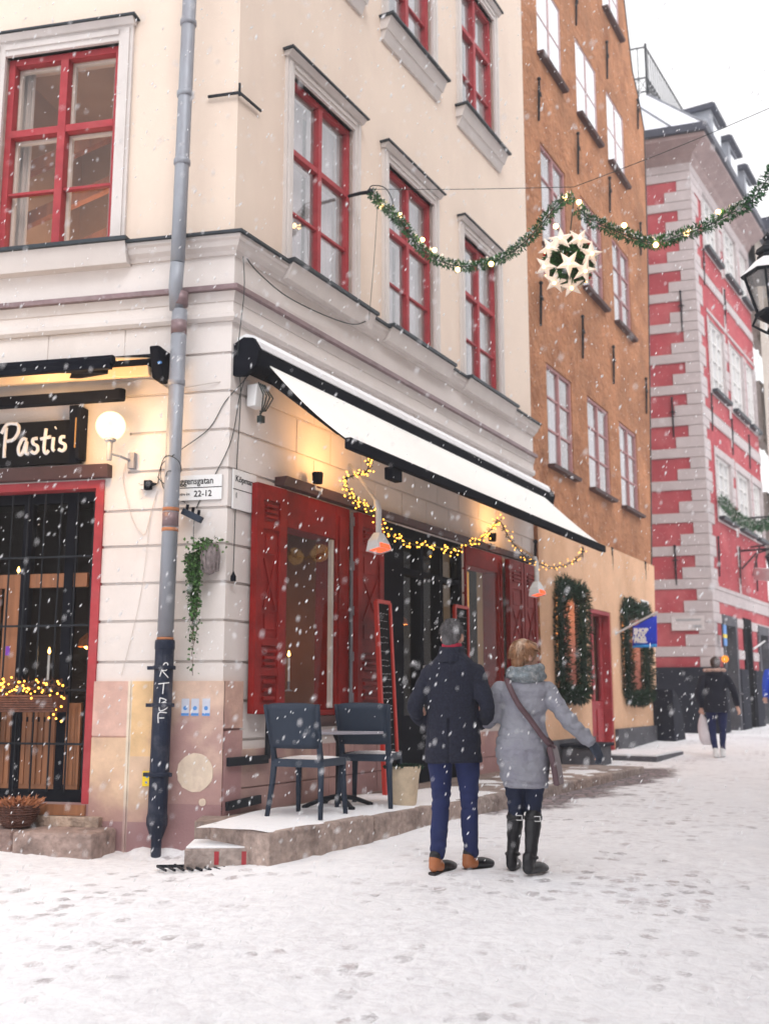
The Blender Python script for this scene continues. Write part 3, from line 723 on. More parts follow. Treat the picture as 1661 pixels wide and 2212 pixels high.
def shutter(F, s0, s1, z0, z1, root, o0=.05, flip=False):
    mb = MB(); T = .05; mb.box(F, s0, s1, o0, o0 + T, z0, z1)
    o = o0 + T; W = s1 - s0; st = .09
    mb.box(F, s0, s0 + st, o, o + .018, z0, z1); mb.box(F, s1 - st, s1, o, o + .018, z0, z1)
    H = z1 - z0
    for f in (0, .16, .29, .80, .93): mb.box(F, s0 + st, s1 - st, o, o + .016, z0 + H * f, z0 + H * f + .07 if f < .93 else z1)
    for f0, f1 in ((.05, .155), (.20, .28), (.845, .92)):
        for k in range(3):
            a = z0 + H * (f0 + (f1 - f0) * (k + .2) / 3); mb.box(F, s0 + st + .04, s1 - st - .04, o, o + .026, a, a + H * (f1 - f0) * .17)
    a = (s0 + st + .03, z0 + H * .34); b = (s1 - st - .03, z0 + H * .78)
    zc = (a[1] + b[1]) / 2
    for sg in (1, -1):
        p, q = F.P(a[0], o + .006, zc - sg * .22), F.P(b[0], o + .006, zc + sg * .22)
        mb.beam(p, q, .012, .018, up=V((0, 0, 1)))
    mb.box(F, s0 + st + .05, s1 - st - .05, o, o + .008, z0 + H * .36, zc - .26); mb.box(F, s0 + st + .05, s1 - st - .05, o, o + .008, zc + .26, z0 + H * .78)
    return mb.build('shutter', MT['shutter_red'], root, bevel=.004)
fs_ = FB.shifted(.715, .03, 0).turned(R_(-4))
shutter(fs_, -.41, 0, -.14, 1.84, cb, .03)
shutter(FB, 2.03, 2.58, -.14, 1.84, cb, .05)
shutter(FB, 6.15, 6.68, -.14, 1.84, cb, .05); shutter(FB, 6.71, 7.22, -.14, 1.84, cb, .05)
mb = MB()
for z in (-.05, .35, .8, 1.25, 1.7): mb.box(FB, 2.015, 2.05, .03, .075, z, z + .09)
mb.box(FB, 2.025, 2.04, .03, .06, -.14, 1.84); mb.build('hinge', MT['zinc'], sw1)
# dark door with glazed leaves
mb = MB(); a, b, c, d = OPB[1]
for s in (a, a + .52, a + 1.02, a + 1.55, b - .08): mb.box(FB, s, s + .08, -.14, -.01, c, d - .12)
mb.box(FB, a, b, -.14, -.005, d - .12, d); mb.box(FB, a, b, -.138, -.015, c, c + .75)
mb.box(FB, a, b, -.138, -.015, 1.35, 1.42); mb.box(FB, a + .02, a + .5, -.004, .03, c, d - .01)
ddr = mb.build('dark_door', MT['black_paint'], cb, bevel=.004)
mb = MB(); mb.face([FB.P(a, -.08, c), FB.P(b, -.08, c), FB.P(b, -.08, d), FB.P(a, -.08, d)]); mb.build('pane', MT['glass'], ddr, recalc=False)
mb = MB(); mb.box(FB, 3.75, 3.78, -.0145, .03, 0, .35); mb.build('door_handle', MT['steel_white'], ddr)

def point(F, s, o, z, e, r=.05, col=(1, .62, .28)):
    l = bpy.data.lights.new('lamp_light', 'POINT'); l.energy = e; l.shadow_soft_size = r; l.color = col
    ob = bpy.data.objects.new('lamp_light', l); COL.objects.link(ob); ob.location = F.P(s, o, z); return ob
# lamps inside
def pendant(F, s, o, z, top, label, e=5):
    t = thing('pendant_lamp', label, 'lamp', F.P(s, o, z), 'lamps hanging inside the restaurant')
    m_ = MB(); m_.tube([F.P(s, o, z + .08), F.P(s, o, top)], .006, 5); m_.build('cord', MT['cable'], t)
    m_ = MB(); m_.lathe(F.P(s, o, z), [(.1, -.03), (.085, .04), (.02, .10)], 16, cap=False); m_.build('shade', MT['wood'], t)
    m_ = MB(); m_.ball(F.P(s, o, z - .01), .045); m_.build('bulb', MT['candle_glow'], t)
    point(F, s, o, z - .12, e)
pendant(FB, 1.25, -1.0, .72, 2.1, 'round pendant lamp glowing behind the shuttered window glass', 7)
pendant(FB, 3.55, -1.5, .95, 2.3, 'pendant lamp glowing inside the dark restaurant doorway', 9)
pendant(FB, 5.7, -1.3, 1.0, 2.3, 'pendant lamp behind the yellow curtain of the far shop window', 7)
pendant(FA, 1.75, -1.0, .5, 1.9, 'pendant lamp glowing behind the black entrance grille', 4)
def candle(F, s, o, z, label):
    t = thing('candle', label, 'candle', F.P(s, o, z), 'candles in the restaurant windows')
    m_ = MB(); m_.lathe(F.P(s, o, z), [(.045, 0), (.012, .02), (.012, .08), (.02, .09)], 12); m_.build('holder', MT['zinc'], t)
    m_ = MB(); m_.lathe(F.P(s, o, z + .09), [(.011, 0), (.011, .22)], 8); m_.build('wax', MT['paint_white'], t)
    m_ = MB(); m_.lathe(F.P(s, o, z + .32), [(.003, 0), (.014, .015), (.011, .035), (.001, .06)], 8); m_.build('flame', MT['candle_glow'], t)
s_, z_ = FB.px(628, 1412, -.2); candle(FB, s_, -.22, z_ - .35, 'white candle burning low in the first shop window beside the left shutter')
s_, z_ = FA.px(100, 1410, -.3); candle(FA, s_, -.35, z_ - .33, 'white candle burning behind the black entrance grille')
for u_, v_, lb_ in ((40, 1235, 'leftmost high'), (62, 1330, 'middle')):  # extra candles added to put warm glints in the entrance panes
    s_, z_ = FA.px(u_, v_, -.6); candle(FA, s_, -.6, z_ - .33, 'small candle added for a warm glint behind the entrance grille, ' + lb_ + ' one')

# ================================================================== ORANGE BUILDING
ob_ = thing('orange_building', 'tall rough orange plaster building with peach ground floor beside the cream building', 'building', FB.P(7.5, 0, -1.1))
Ocol = [(8.2, 9.45), (10.3, 11.6), (12.3, 13.55)]
Orow = [(3.55, 5.2), (7.2, 8.95), (10.55, 12.1), (13.95, 15.4)]
mb = MB(); ZO = 16.5; SO = 13.85
relief(mb, FB, [GB, SO] + [x for a in Ocol for x in a], [2.55, ZO] + [x for a in Orow for x in a], H_up(Ocol, Orow), back=-.4)
prof = [(SO, 2.55), (14.28, 2.55), (14.38, 3.2), (14.75, 6), (15.1, 9), (15.25, 11), (15.35, 12.76), (14.9, 13.4), (14.5, 13.75), (14.04, 15.2), (SO, 16.2)]
mb.prism(FB, prof, -.4, 0.0)
mb.build('wall', MT['orange_wall'], ob_)
mb = MB()
for (a, b), (c, d) in zip(prof[1:-1], prof[2:]): mb.beam(FB.P(a + .01, -.19, b), FB.P(c + .01, -.19, d), .42, .03, up=FB.d)
mb.build('coping', MT['flashing'], ob_)
OD = [(8.15, 9.2, .05, 1.6), (9.8, 11.05, -.92, 1.45), (11.75, 13.1, .0, 1.55)]
mb = MB()
def HO(s, z):
    for a, b, c, d in OD:
        if a < s < b and c < z < d: return None
    return .05 if z > 2.48 else .06
relief(mb, FB, [GB + .01, SO] + [x for a in OD for x in a[:2]], [-1.5, -.56, 2.48, 2.62] + [x for a in OD for x in a[2:]], HO, back=-.35)
mb.prism(FB, [(SO, -1.3), (13.87, -1.3), (14.30, 2.62), (SO, 2.62)], -.35, .06)
mb.build('ground_floor_wall', MT['peach_wall'], ob_)
mb = MB(); mb.box(FB, GB + .02, 9.78, .0, .12, -1.5, -.62); mb.box(FB, 11.07, 13.92, .0, .12, -1.4, -.54); mb.build('stone_plinth', MT['grey_stone'], ob_)
k = 0
for ri, (c, d) in enumerate(Orow):
    for a, b in Ocol:
        hi = ri >= 2
        win_unit(FB, a, b, c, d, ob_, 'pale_mauve_paint' if hi else 'mauve_paint', 'glass_sky' if hi else 'glass_upper', tr=None, mun=(c + (d - c) * .36, c + (d - c) * .68) if ri < 2 else (c + (d - c) * .5,),
                 fw=.03 if hi else .05, mw=.03 if hi else .045, dep=.02 if hi else .05, casing=None, sill='s', fo=-.02 if not hi else -.01, inner_white=False, curtain='curtain', deep=.5, sillmat='bronze_brown', sillh=.05, sillo=.12, cwidth=.98 if hi else .46)
mb = MB(); mb.box(FB, SO - .3, SO - .02, -9, -.41, -1.5, ZO); mb.build('end_wall', MT['orange_wall'], ob_)
mb = MB(); mb.slab([FB.P(GB, .2, 0), FB.P(SO, .2, 0), FB.P(SO, -9, 0), FB.P(GB, -9, 0)], ZO, ZO + .3); mb.build('roof', MT['roof_metal'], ob_)
# shop windows and door
for i in (0, 2):
    a, b, c, d = OD[i]
    mb = MB(); mb.box(FB, a, a + .05, -.12, .03, c, d); mb.box(FB, b - .05, b, -.12, .03, c, d); mb.box(FB, a, b, -.12, .028, d - .05, d); mb.box(FB, a, b, -.12, .05, c, c + .05)
    mb.box(FB, (a + b) / 2 + .1, (a + b) / 2 + .14, -.12, .0, c, d)
    wn = mb.build('shop_window', MT['mauve_paint'], ob_)
    mb = MB(); mb.face([FB.P(a, -.08, c), FB.P(b, -.08, c), FB.P(b, -.08, d), FB.P(a, -.08, d)]); mb.build('pane', MT['glass'], wn, recalc=False)
    mb = MB(); room(mb, FB, a - .1, b + .1, -1.1, -.36, c - .1, d + .1); mb.build('room_lining', MT['warm_room'], wn, recalc=False)
    point(FB, (a + b) / 2, -.5, d - .25, 22, .08)
    mb = MB(); mb.lathe(FB.P((a + b) / 2 - .15, -.5, c), [(.12, 0), (.10, .3), (.14, .5), (.05, .75), (.07, .85), (.0, .9)], 14); mb.build('display_figure', MT['light_wood'], wn)
a, b, c, d = OD[1]
mb = MB(); mb.box(FB, a, a + .07, -.2, .05, c, d); mb.box(FB, b - .07, b, -.2, .05, c, d); mb.box(FB, a + .07, b - .07, -.2, .048, d - .07, d)
mb.box(FB, a + .07, b - .07, -.14, -.09, c, c + .85)
for s in (a + .07, b - .18, (a + b) / 2 - .05): mb.box(FB, s, s + .11, -.14, -.085, c + .85, d - .07)
for s in (a + .17, (a + b) / 2 + .1): mb.box(FB, s, s + .32, -.09, -.07, c + .12, c + .72)
dd = mb.build('door', MT['red_paint'], ob_, bevel=.005)
mb = MB(); mb.face([FB.P(a, -.12, c + .8), FB.P(b, -.12, c + .8), FB.P(b, -.12, d), FB.P(a, -.12, d)]); mb.build('pane', MT['glass'], dd, recalc=False)
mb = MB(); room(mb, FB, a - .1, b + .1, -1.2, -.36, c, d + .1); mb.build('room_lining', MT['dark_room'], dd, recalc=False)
# iron wall anchors
def anchor(F, s, z, h, parent, cross=True):
    mb = MB(); mb.tube([F.P(s, .03, z - h * .6), F.P(s, .045, z), F.P(s, .05, z + h * .4)], [.018, .024, .02], 6)
    mb.ball(F.P(s, .05, z + h * .4), .035, 8, 5)
    if cross: mb.tube([F.P(s - .09, .055, z + .02), F.P(s, .06, z + .05), F.P(s + .09, .055, z + .02)], [.008, .022, .008], 6)
    mb.build('wall_anchor', MT['black_metal'], parent)
for (u, v0, v1) in [(1159, 173, 259), (1244, 291, 374), (1313, 387, 457), (1380, 485, 549), (1240, -25, 52), (1307, 94, 167), (1374, 218, 276), (1163, 613, 703), (1254, 686, 773),
                    (1321, 751, 828), (1392, 820, 892), (1317, 1187, 1261), (1389, 1217, 1281)]:
    s, z0 = FB.px(u, v0); s2, z1 = FB.px(u, v1); s = (s + s2) / 2; anchor(FB, s, (z0 * .4 + z1 * .6) + .0, abs(z0 - z1), ob_, v1 < 1200) if False else anchor(FB, s, z1 + .6 * (z0 - z1), abs(z0 - z1), ob_, v1 < 1150)
for (u, v0, v1) in [(1158, 1170, 1215), (1258, 1185, 1228)]:
    s, z0 = FB.px(u, v0, .06); s2, z1 = FB.px(u, v1, .06); anchor(FB, s, z1 + .6 * (z0 - z1), abs(z0 - z1), ob_, False)

# ================================================================== RED BUILDING
rb = thing('red_building', 'red and pale stone striped building with dark plinth at the far street corner', 'building', FR1.P(0, 0, -.9))
zb = FR1.px(1470, 920)[1]; PER = .83; ZR = 13.9; ZPL = .72
zb -= PER * math.ceil((zb - ZPL) / PER)
def course(z):
    t = (z - zb) / PER; k = math.floor(t); return k, t - k
def colR1(s, z):
    k, t = course(z)
    q = (.92 + .10 * ((k * 7) % 3 - 1))
    if z > ZR - .45: return (.80 * q, .75 * q, .75 * q)
    if t < .30: return (.86 * q, .80 * q, .80 * q)
    if s < (.66 if t < .65 else .34): return (.86 * q, .80 * q, .81 * q)
    return (.0, 0, 0)
def Zc(z0, z1):
    Z = [z0, z1]; k = 0
    while zb + k * PER < z1:
        for f in (0, .30, .65): 
            q = zb + (k + f) * PER
            if z0 < q < z1: Z += [q - .012, q + .012, q]
        k += 1
    return Z
def isgroove(z):
    k, t = course(z)
    return any(abs(t - f) * PER < .012 for f in (0, .30, .65, 1))
mbp = MB(); mbr = MB()
def R_H(F, wins, pale):
    def H(s, z):
        for a, b, c, d in wins:
            if a < s < b and c < z < d: return None
        if pale(s, z): return .03 if not isgroove(z) else .012
        return 0.0
    return H
Rcols = [(1.15, 2.75), (3.45, 5.05), (5.5, 6.6)]
Rrows = [(12.0, 13.6), (8.0, 10.0), (4.6, 6.25)]
Rw = [(a, b, c, d) for a, b in Rcols for c, d in Rrows]
Rg = [(.8, 2.3, -.95, 2.05), (3.15, 4.0, -.95, 2.1), (4.9, 6.3, -.95, 2.0)]
def pale2(s, z):
    if z < ZPL: return False
    k, t = course(z)
    if s < (.62 if t < .65 else .30): return True
    if z > ZR - .7: return True
    if 2.35 < z < 2.75 or 7.0 < z < 7.35 or 10.9 < z < 11.2: return True
    if z < 2.35: return t < .30
    for a, b, c, d in Rw:
        if a - .2 < s < b + .2 and c - .15 < z < d + .2: return t < .5 if (z > d or z < c) else True
    for x in (3.0, 3.12): pass
    return 2.95 < s < 3.2 and t < .65
def dup_relief(F, S, Z, wins, pale):
    H0 = R_H(F, wins, pale)
    relief(mbr, F, S, Z, H0, back=-.3, colf=lambda s, z: (1, 1, 1) if not pale(s, z) else None)
S1 = [0, .34, .66, 6]; Z1 = Zc(ZPL, ZR) + [ZR - .45]
class Split(MB):
    pass
def relief_two(F, S, Z, wins, pale):
    H0 = R_H(F, wins, pale)
    tmp = MB(); relief(tmp, F, S, Z, H0, back=-.3, colf=lambda s, z: (.8, .8, .8) if pale(s, z) else (1, .999, 1))
    for f, c in zip(tmp.f, tmp.c):
        (mbp if c[0] < .9 else mbr).face([tmp.v[i] for i in f], (1, 1, 1))
relief_two(FR1, S1, Z1, [], lambda s, z: colR1(s, z)[0] > 0)
S2 = [0, .30, .62, 6.8, 2.95, 3.2] + [x for a, b, c, d in Rw for x in (a, b, a - .2, b + .2)] + [x for g in Rg for x in g[:2]]
Z2 = Zc(ZPL, ZR) + [ZR - .7, 2.35, 2.75, 7.0, 7.35, 10.9, 11.2, 2.05, 2.1, 2.0] + [x for a, b, c, d in Rw for x in (c, d, c - .15, d + .2)]
relief_two(FR2, S2, Z2, Rw + Rg, pale2)
mbr.build('wall', MT['red_wall'], rb, recalc=False); mbp.build('quoin_stone', MT['quoin'], rb, recalc=False)
mb = MB(); relief(mb, FR1, [0, 6], [-1.5, ZPL], lambda s, z: .10); relief(mb, FR2, [0, 6.8] + [x for g in Rg for x in g[:2]], [-1.5, ZPL], lambda s, z: None if any(g[0] < s < g[1] for g in Rg) else .10)
mb.build('dark_plinth', MT['dark_stone'], rb)
for a, b, c, d in Rw:
    win_unit(FR2, a, b, c, d, rb, 'white_wood', 'glass_sky', cols=3, mun=[c + (d - c) * q for q in (.25, .5, .75)], fw=.07, mw=.05, sill='s', sillh=.09, sillo=.18, inner_white=False, curtain=None, deep=.4, fo=-.05)
for i, (a, b, c, d) in enumerate(Rg):
    mb = MB(); mb.box(FR2, a, a + .18, -.25, .06, c, d); mb.box(FR2, b - .18, b, -.25, .06, c, d); mb.box(FR2, a + .18, b - .18, -.25, .058, d - .25, d)
    pr = mb.build('portal', MT['grey_stone'] if i != 1 else MT['black_paint'], rb)
    mb = MB(); mb.face([FR2.P(a, -.2, c), FR2.P(b, -.2, c), FR2.P(b, -.2, d), FR2.P(a, -.2, d)]); mb.build('pane', MT['glass'], pr, recalc=False)
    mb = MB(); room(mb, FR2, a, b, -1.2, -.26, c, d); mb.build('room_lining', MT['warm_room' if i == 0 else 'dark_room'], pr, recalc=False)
# cornice, eave and roof
mb = MB(); pr_ = corner_path(FR1, FR2, 6, 6.8)
sweep(mb, pr_, [(-.05, ZR), (.03, ZR), (.10, ZR + .1), (.14, ZR + .2), (.40, ZR + .36), (.54, ZR + .44), (.54, ZR + .55), (-.05, ZR + .62)])
mb.build('cornice', mat('cornice_brown', (.34, .25, .24), .85, .15, 3, .2, 20), rb)
mb = MB(); sweep(mb, pr_, [(.52, ZR + .56), (.62, ZR + .57), (.62, ZR + .78), (.2, ZR + .86), (.2, ZR + .76), (.52, ZR + .60)]); mb.build('gutter', MT['roof_metal'], rb)
zt = ZR + 2.9
def rp(o, z): return [FR1.P(6, o, z), FR2.P(FR2.m * o, o, z), FR2.P(6.8, o, z)]
mb = MB(); lo, hi = rp(.5, ZR + .82), rp(-1.3, zt); bk = FR2.P(6.8, -6, zt), FR1.P(6, -6, zt)
mb.face([lo[0], lo[1], hi[1], hi[0]]); mb.face([lo[1], lo[2], hi[2], hi[1]]); mb.face([hi[0], hi[1], hi[2], bk[0], bk[1]])
mb.face([lo[2], hi[2], FR2.P(6.8, -6, zt), FR2.P(6.8, -6, ZR)])
mb.build('roof', MT['roof_snow'], rb)
mb = MB()
for k in range(9):
    f = k / 8
    for i in (0, 1): 
        p = lo[i].lerp(lo[i + 1], f); q = hi[i].lerp(hi[i + 1], f); mb.beam(p + V((0, 0, .03)), q + V((0, 0, .03)), .03, .05)
mb.build('roof_seam', MT['zinc'], rb)
mb = MB(); A0, A1, A2 = hi
for p, q in ((A0, A1), (A1, A2)):
    L_ = (q - p).length; n = int(L_ / .22)
    for h in (.12, .55, 1.5): mb.beam(p + V((0, 0, h)), q + V((0, 0, h)), .035, .035)
    for k in range(n + 1):
        c = p.lerp(q, k / n); mb.beam(c, c + V((0, 0, 1.5)), .022, .022, up=V((0, 1, 0)))
        if k < n:
            e = p.lerp(q, (k + 1) / n); mb.beam(c + V((0, 0, .12)), e + V((0, 0, .55)), .015, .015); mb.beam(c + V((0, 0, .55)), e + V((0, 0, .12)), .015, .015)
    mb.beam(A1, A1 + V((0, 0, 1.6)), .06, .06, up=V((0, 1, 0)))
mb.build('roof_railing', MT['black_metal'], rb)
for s in (1.3, 3.3, 5.3):
    mb = MB(); mb.box(FR2, s, s + 1.1, -1.2, .35, ZR + .7, ZR + 2.1); dm = mb.build('dormer', MT['zinc'], rb)
    mb = MB(); mb.box(FR2, s - .12, s + 1.22, -1.3, .5, ZR + 2.1, ZR + 2.2); mb.lathe(FR2.P(s + .55, -1.2, ZR + 2.2), [(.6, 0), (.5, .2), (.3, .32), (0, .36)], 16); mb.box(FR2, s, s + 1.1, -1.2, .42, ZR + 2.2, ZR + 2.31); mb.build('dormer_roof', MT['roof_metal'], dm)
    mb = MB(); mb.box(FR2, s + .15, s + .95, .35, .37, ZR + .95, ZR + 1.95); mb.build('dormer_pane', MT['glass_sky'], dm)
for (u, v0, v1, F) in [(1470, 640, 700, FR1), (1452, 870, 930, FR1), (1458, 1190, 1250, FR1)]:
    s, z0 = F.px(u, v0); s2, z1 = F.px(u, v1); anchor(F, s, z1 + .6 * (z0 - z1), abs(z0 - z1) * 1.4, rb, True)
for s, z in ((.9, 11.4), (3.1, 11.0), (.9, 7.4), (3.1, 7.2), (.8, 3.6), (3.1, 3.6), (5.2, 3.6), (5.2, 7.2)): anchor(FR2, s, z, 1.0, rb, True)
# pale building further up the street
bb = thing('beige_building', 'pale beige building front beyond the red striped building', 'building', FR2.P(6.9, 0, -.9))
mb = MB(); bw = [(7.6 + 1.9 * i, 8.6 + 1.9 * i, z, z + 1.8) for i in range(5) for z in (1.0, 4.4, 8.0, 11.4)]
relief(mb, FR2, [6.82, 18] + [x for q in bw for x in q[:2]], [-1.4, 14.6] + [x for q in bw for x in q[2:]], lambda s, z: None if any(q[0] < s < q[1] and q[2] < z < q[3] for q in bw) else .25)
mb.build('wall', MT['beige_far'], bb)
for q in bw: win_unit(FR2, *q, bb, 'white_wood', 'glass_sky', cols=2, mun=[q[2] + .9], fw=.07, mw=.05, inner_white=False, curtain=None, deep=.3, fo=.15)
mb = MB(); mb.box(FR2, 6.82, 18, -6, .8, 14.6, 15.0); mb.box(FR2, 6.82, 18, -6, -.3, 15.0, 17); mb.build('roof', MT['roof_metal'], bb)

# houses across the street (outside this view; they shade the street and show in the panes)
for i, (s0, s1, h, mname, lab) in enumerate([(-13, -2, 10.5, 'beige_far', 'beige house across the street facing the left half of the cream building'), (-1.9, 9, 11.5, 'bronze_brown', 'dark brown house across the street facing the awning'), (9.1, 19, 11, 'beige_far', 'beige house across the street facing the wreathed shop windows')]):
    FO = Frame(*(FB.P(0, 9.6, 0).xy), 28.1, -1)
    ho = thing('facing_house', lab, 'building', FO.P(s0, 0, -1.3), 'houses across the street')
    n = 5; bw = [(s0 + .9 + (s1 - s0 - .8) / n * k, s0 + 2.1 + (s1 - s0 - .8) / n * k, z, z + 1.8) for k in range(n) for z in (.2, 3.6, 6.8, 10)]
    mb = MB(); relief(mb, FO, [s0, s1] + [x for q in bw for x in q[:2]], [-1.9, h] + [x for q in bw for x in q[2:]], lambda s, z: None if any(q[0] < s < q[1] and q[2] < z < q[3] for q in bw) else 0, back=-.3)
    mb.build('wall', MT[mname], ho)
    for q in bw: win_unit(FO, *q, ho, 'white_wood', 'glass_upper', cols=2, mun=[q[2] + .9], fw=.06, mw=.05, inner_white=False, curtain=None, deep=.3, casing=.1, cap=False, sill='s')
    mb = MB(); mb.box(FO, s0, s1, -8, .3, h, h + .3); mb.build('roof', MT['roof_metal'], ho)
# ================================================================== TERRACE, STEPS
def snowcap(name_mb_fn): pass
tz = -.93
tr = thing('stone_terrace', 'low granite terrace with a dusting of snow under the cafe chairs', 'terrace', FB.P(1, .6, -1.2))
tp = [(-.80, 1.02), (.55, 1.12), (2.0, 1.24), (3.3, 1.32), (4.8, 1.38), (6.2, 1.42), (7.6, 1.45)]
def plan(s, o): p = FB.P(s, o, 0) if s != 0 else FB.org + FB.n * o; return (p.x, p.y)
for i in range(len(tp) - 1):
    (a, oa), (b, ob2) = tp[i], tp[i + 1]; mb = MB(); g = .008
    inner_a = plan(a + g, .55) if i else plan(-.52, .30)
    c = rng.choice([(1, 1, 1), (.85, .82, .8), (1.08, 1.02, .98)])
    mb.slab([plan(a + g, oa), plan(b - g, ob2), plan(b - g, .55), inner_a], -1.6, tz - .001, c)
    mb.build('kerb_block', MT['granite'], tr, bevel=.02)
mb = MB(); mb.slab([plan(-.42, .08), plan(-.50, .29), plan(.56, .54), plan(7.6, .54), plan(7.6, -.2), plan(.1, -.2)], -1.6, tz - .006, (.8, .75, .72)); mb.build('paving', MT['granite'], tr)
# snow on it: a thin uneven sheet
mb = MB(); n = 60; m_ = 14
def tedge(s):
    for (a, oa), (b, ob2) in zip(tp, tp[1:]):
        if a <= s <= b: return oa + (ob2 - oa) * (s - a) / (b - a)
    return tp[-1][1]
gv = []
for i in range(n + 1):
    s = -.76 + (6.9 + .76) * i / n
    lo = .12 if s > .1 else .14 + (.1 - s) * .25
    if s > 2.2: lo = .35
    for j in range(m_ + 1):
        f = j / m_; o = lo + (tedge(s) - .03 - lo) * f + noise.noise(V((s * 4, f, 0))) * .02
        hgt = .012 * min(1, 4 * min(f, 1 - f) + .15) + max(0, noise.noise(V((s * 3, o * 3, 2)))) * .018
        if s > 3 and noise.noise(V((s * 2.5, o * 2.5, 8))) > .0: hgt = -.02
        p = FB.P(s if s else 1e-5, o, tz - .006 + hgt); gv.append(p)
mb.mesh(gv, [(i * (m_ + 1) + j, (i + 1) * (m_ + 1) + j, (i + 1) * (m_ + 1) + j + 1, i * (m_ + 1) + j + 1) for i in range(n) for j in range(m_)])
mb.build('snow', MT['snow'], tr, smooth=True)
# small block in front of the terrace
p = ray(403, 1869); q = ray(545, 1869)
k = 1.19 / -p.z; p = p * k; q = q * (1.19 / -q.z)
FS = Frame(p.x, p.y, 90 - 2, 1)
st = thing('stone_block', 'small low granite block with red paint marks against the terrace corner', 'stone', p)
L_ = (q - p).length
mb = MB(); mb.box(FS, 0, L_, -.30, .14, -1.40, -1.06); mb.build('block', MT['granite'], st, bevel=.015)
mb = MB(); mb.box(FS, .01, L_ - .02, -.29, .125, -1.061, -1.048); mb.build('snow', MT['snow'], st, bevel=.004)
mb = MB(); mb.box(FS, L_ * .45, L_ * .52, .13, .143, -1.17, -1.08); mb.box(FS, L_ * .86, L_ * .94, .13, .143, -1.17, -1.08); mb.build('paint_mark', MT['red_paint'], st)
# entrance step on the left
es = thing('entrance_step', 'wide worn sandstone step below the black entrance grille', 'step', FA.P(1.6, .2, -1.2))
mb = MB(); mb.box(FA, .86, 1.55, .04, .47, -1.45, -1.045, (.95, .85, .82)); mb.build('block', MT['granite'], es, bevel=.03)
mb = MB(); mb.box(FA, 1.56, 2.3, .04, .46, -1.45, -1.045, (.8, .68, .66)); mb.build('block', MT['granite'], es, bevel=.03)
mb = MB(); mb.box(FA, 2.31, 3.6, .04, .47, -1.45, -1.05, (.95, .85, .82)); mb.build('block', MT['granite'], es, bevel=.03)
mb = MB(); mb.box(FA, 1.0, 3.6, -.25, .10, -1.05, -.965, (1.2, 1.1, .95)); mb.build('upper_step', MT['granite'], es, bevel=.01)
# door step and dark block far along
ds = thing('door_step', 'thin snowy stone slab at the red door of the orange building', 'step', FB.P(10.3, .4, -.95))
mb = MB(); mb.box(FB, 9.5, 11.3, .13, 1.15, -1.15, -.90); mb.build('slab', MT['grey_stone'], ds, bevel=.01)
mb = MB(); mb.box(FB, 9.52, 11.28, .13, 1.13, -.901, -.875); mb.build('snow', MT['snow'], ds)
sb = thing('stone_bench', 'dark stone cellar head at the end of the terrace beside the peach wall', 'stone', FB.P(8.3, .5, -1.1))
mb = MB(); mb.box(FB, 8.0, 8.9, .13, .62, -1.4, -.72); mb.build('block', MT['grey_stone'], sb, bevel=.02)
mb = MB(); mb.box(FB, 7.97, 8.93, .13, .66, -.719, -.67); mb.build('cap', MT['dark_stone'], sb, bevel=.01)
# corner guard
cg = thing('corner_guard', 'curved black corner guard at the foot of the orange building', 'guard', FB.P(13.9, 0, -.9))
mb = MB(); prof = [(0, -1.3)] + [(.95 * math.cos(a) if True else 0, -1.0 + 1.15 * math.sin(a)) for a in [R_(x) for x in range(0, 91, 10)]] + [(0, .15)]
mb.prism(FB, [(13.72 + a, b) for a, b in prof], -.05, .45); mb.build('guard', MT['dark_stone'], cg, bevel=.02)
# drain grate
dg = ray(420, 1892); dg = dg * (-(gz(-1.35, 7.7)) / -dg.z) if False else dg * (1.235 / -dg.z)
gt = thing('drain_grate', 'black iron drain grate half covered by snow in front of the drainpipe', 'grate', (dg.x, dg.y, gz(dg.x, dg.y)))
mb = MB(); FG = Frame(dg.x - .28, dg.y, 86, 1); zg = gz(dg.x, dg.y) + .012
for k in range(9): a = k * .062; mb.beam(FG.P(a, -.12, zg + rng.uniform(-.004, .006)), FG.P(a + .09, .10, zg), .014, .014)
mb.beam(FG.P(0, -.12, zg - .004), FG.P(.55, -.12, zg - .004), .02, .02); mb.build('bars', MT['black_metal'], gt)

# ================================================================== DRAINPIPE
dp = thing('drainpipe', 'tall zinc drainpipe with a black lower section near the building corner', 'drainpipe', FA.P(.46, .13, -1.25))
o_ = .15
def pz(v): return FA.px(350, v, o_)[1]
sT, sB = .395, .47
def pp(z): return FA.P(sB + (sT - sB) * (z + 1.2) / 7.5, o_ + (.09 if z > 3.45 else 0), z)
z_dark = pz(1383)
mb = MB()
mb.tube([pp(9), pp(4.2), pp(3.7)], .062, 14); mb.tube([pp(3.7), FA.P(.45, o_ + .05, 3.5), FA.P(.455, o_, 3.3)], .060, 14); mb.tube([pp(3.3), pp(z_dark - .03)], .066, 14)
mb.build('upper_pipe', MT['zinc'], dp, smooth=True)
for z in (8, 5.95, 5.25, 4.6, 2.62): mb = MB(); mb.lathe(pp(z), [(.066, 0), (.074, .01), (.074, .05), (.066, .06)], 14); mb.build('collar', MT['zinc'], dp, smooth=True)
for z in (3.34, 3.08, 1.40): mb = MB(); mb.lathe(pp(z), [(.069, 0), (.069, .12)], 14); mb.build('purple_band', MT['ledge_metal'], dp, smooth=True)
mb = MB()
for z in (1.36, 1.53): mb.lathe(pp(z), [(.0695, 0), (.0695, .03)], 14)
mb.lathe(pp(z_dark), [(.070, 0), (.070, .02)], 14)
mb.build('rust_ring', MT['rust'], dp, smooth=True)
mb = MB()
mb.tube([pp(z_dark), pp(-1.0)], .078, 16); mb.lathe(pp(z_dark - .08), [(.079, 0), (.083, .01), (.083, .06), (.079, .08)], 16)
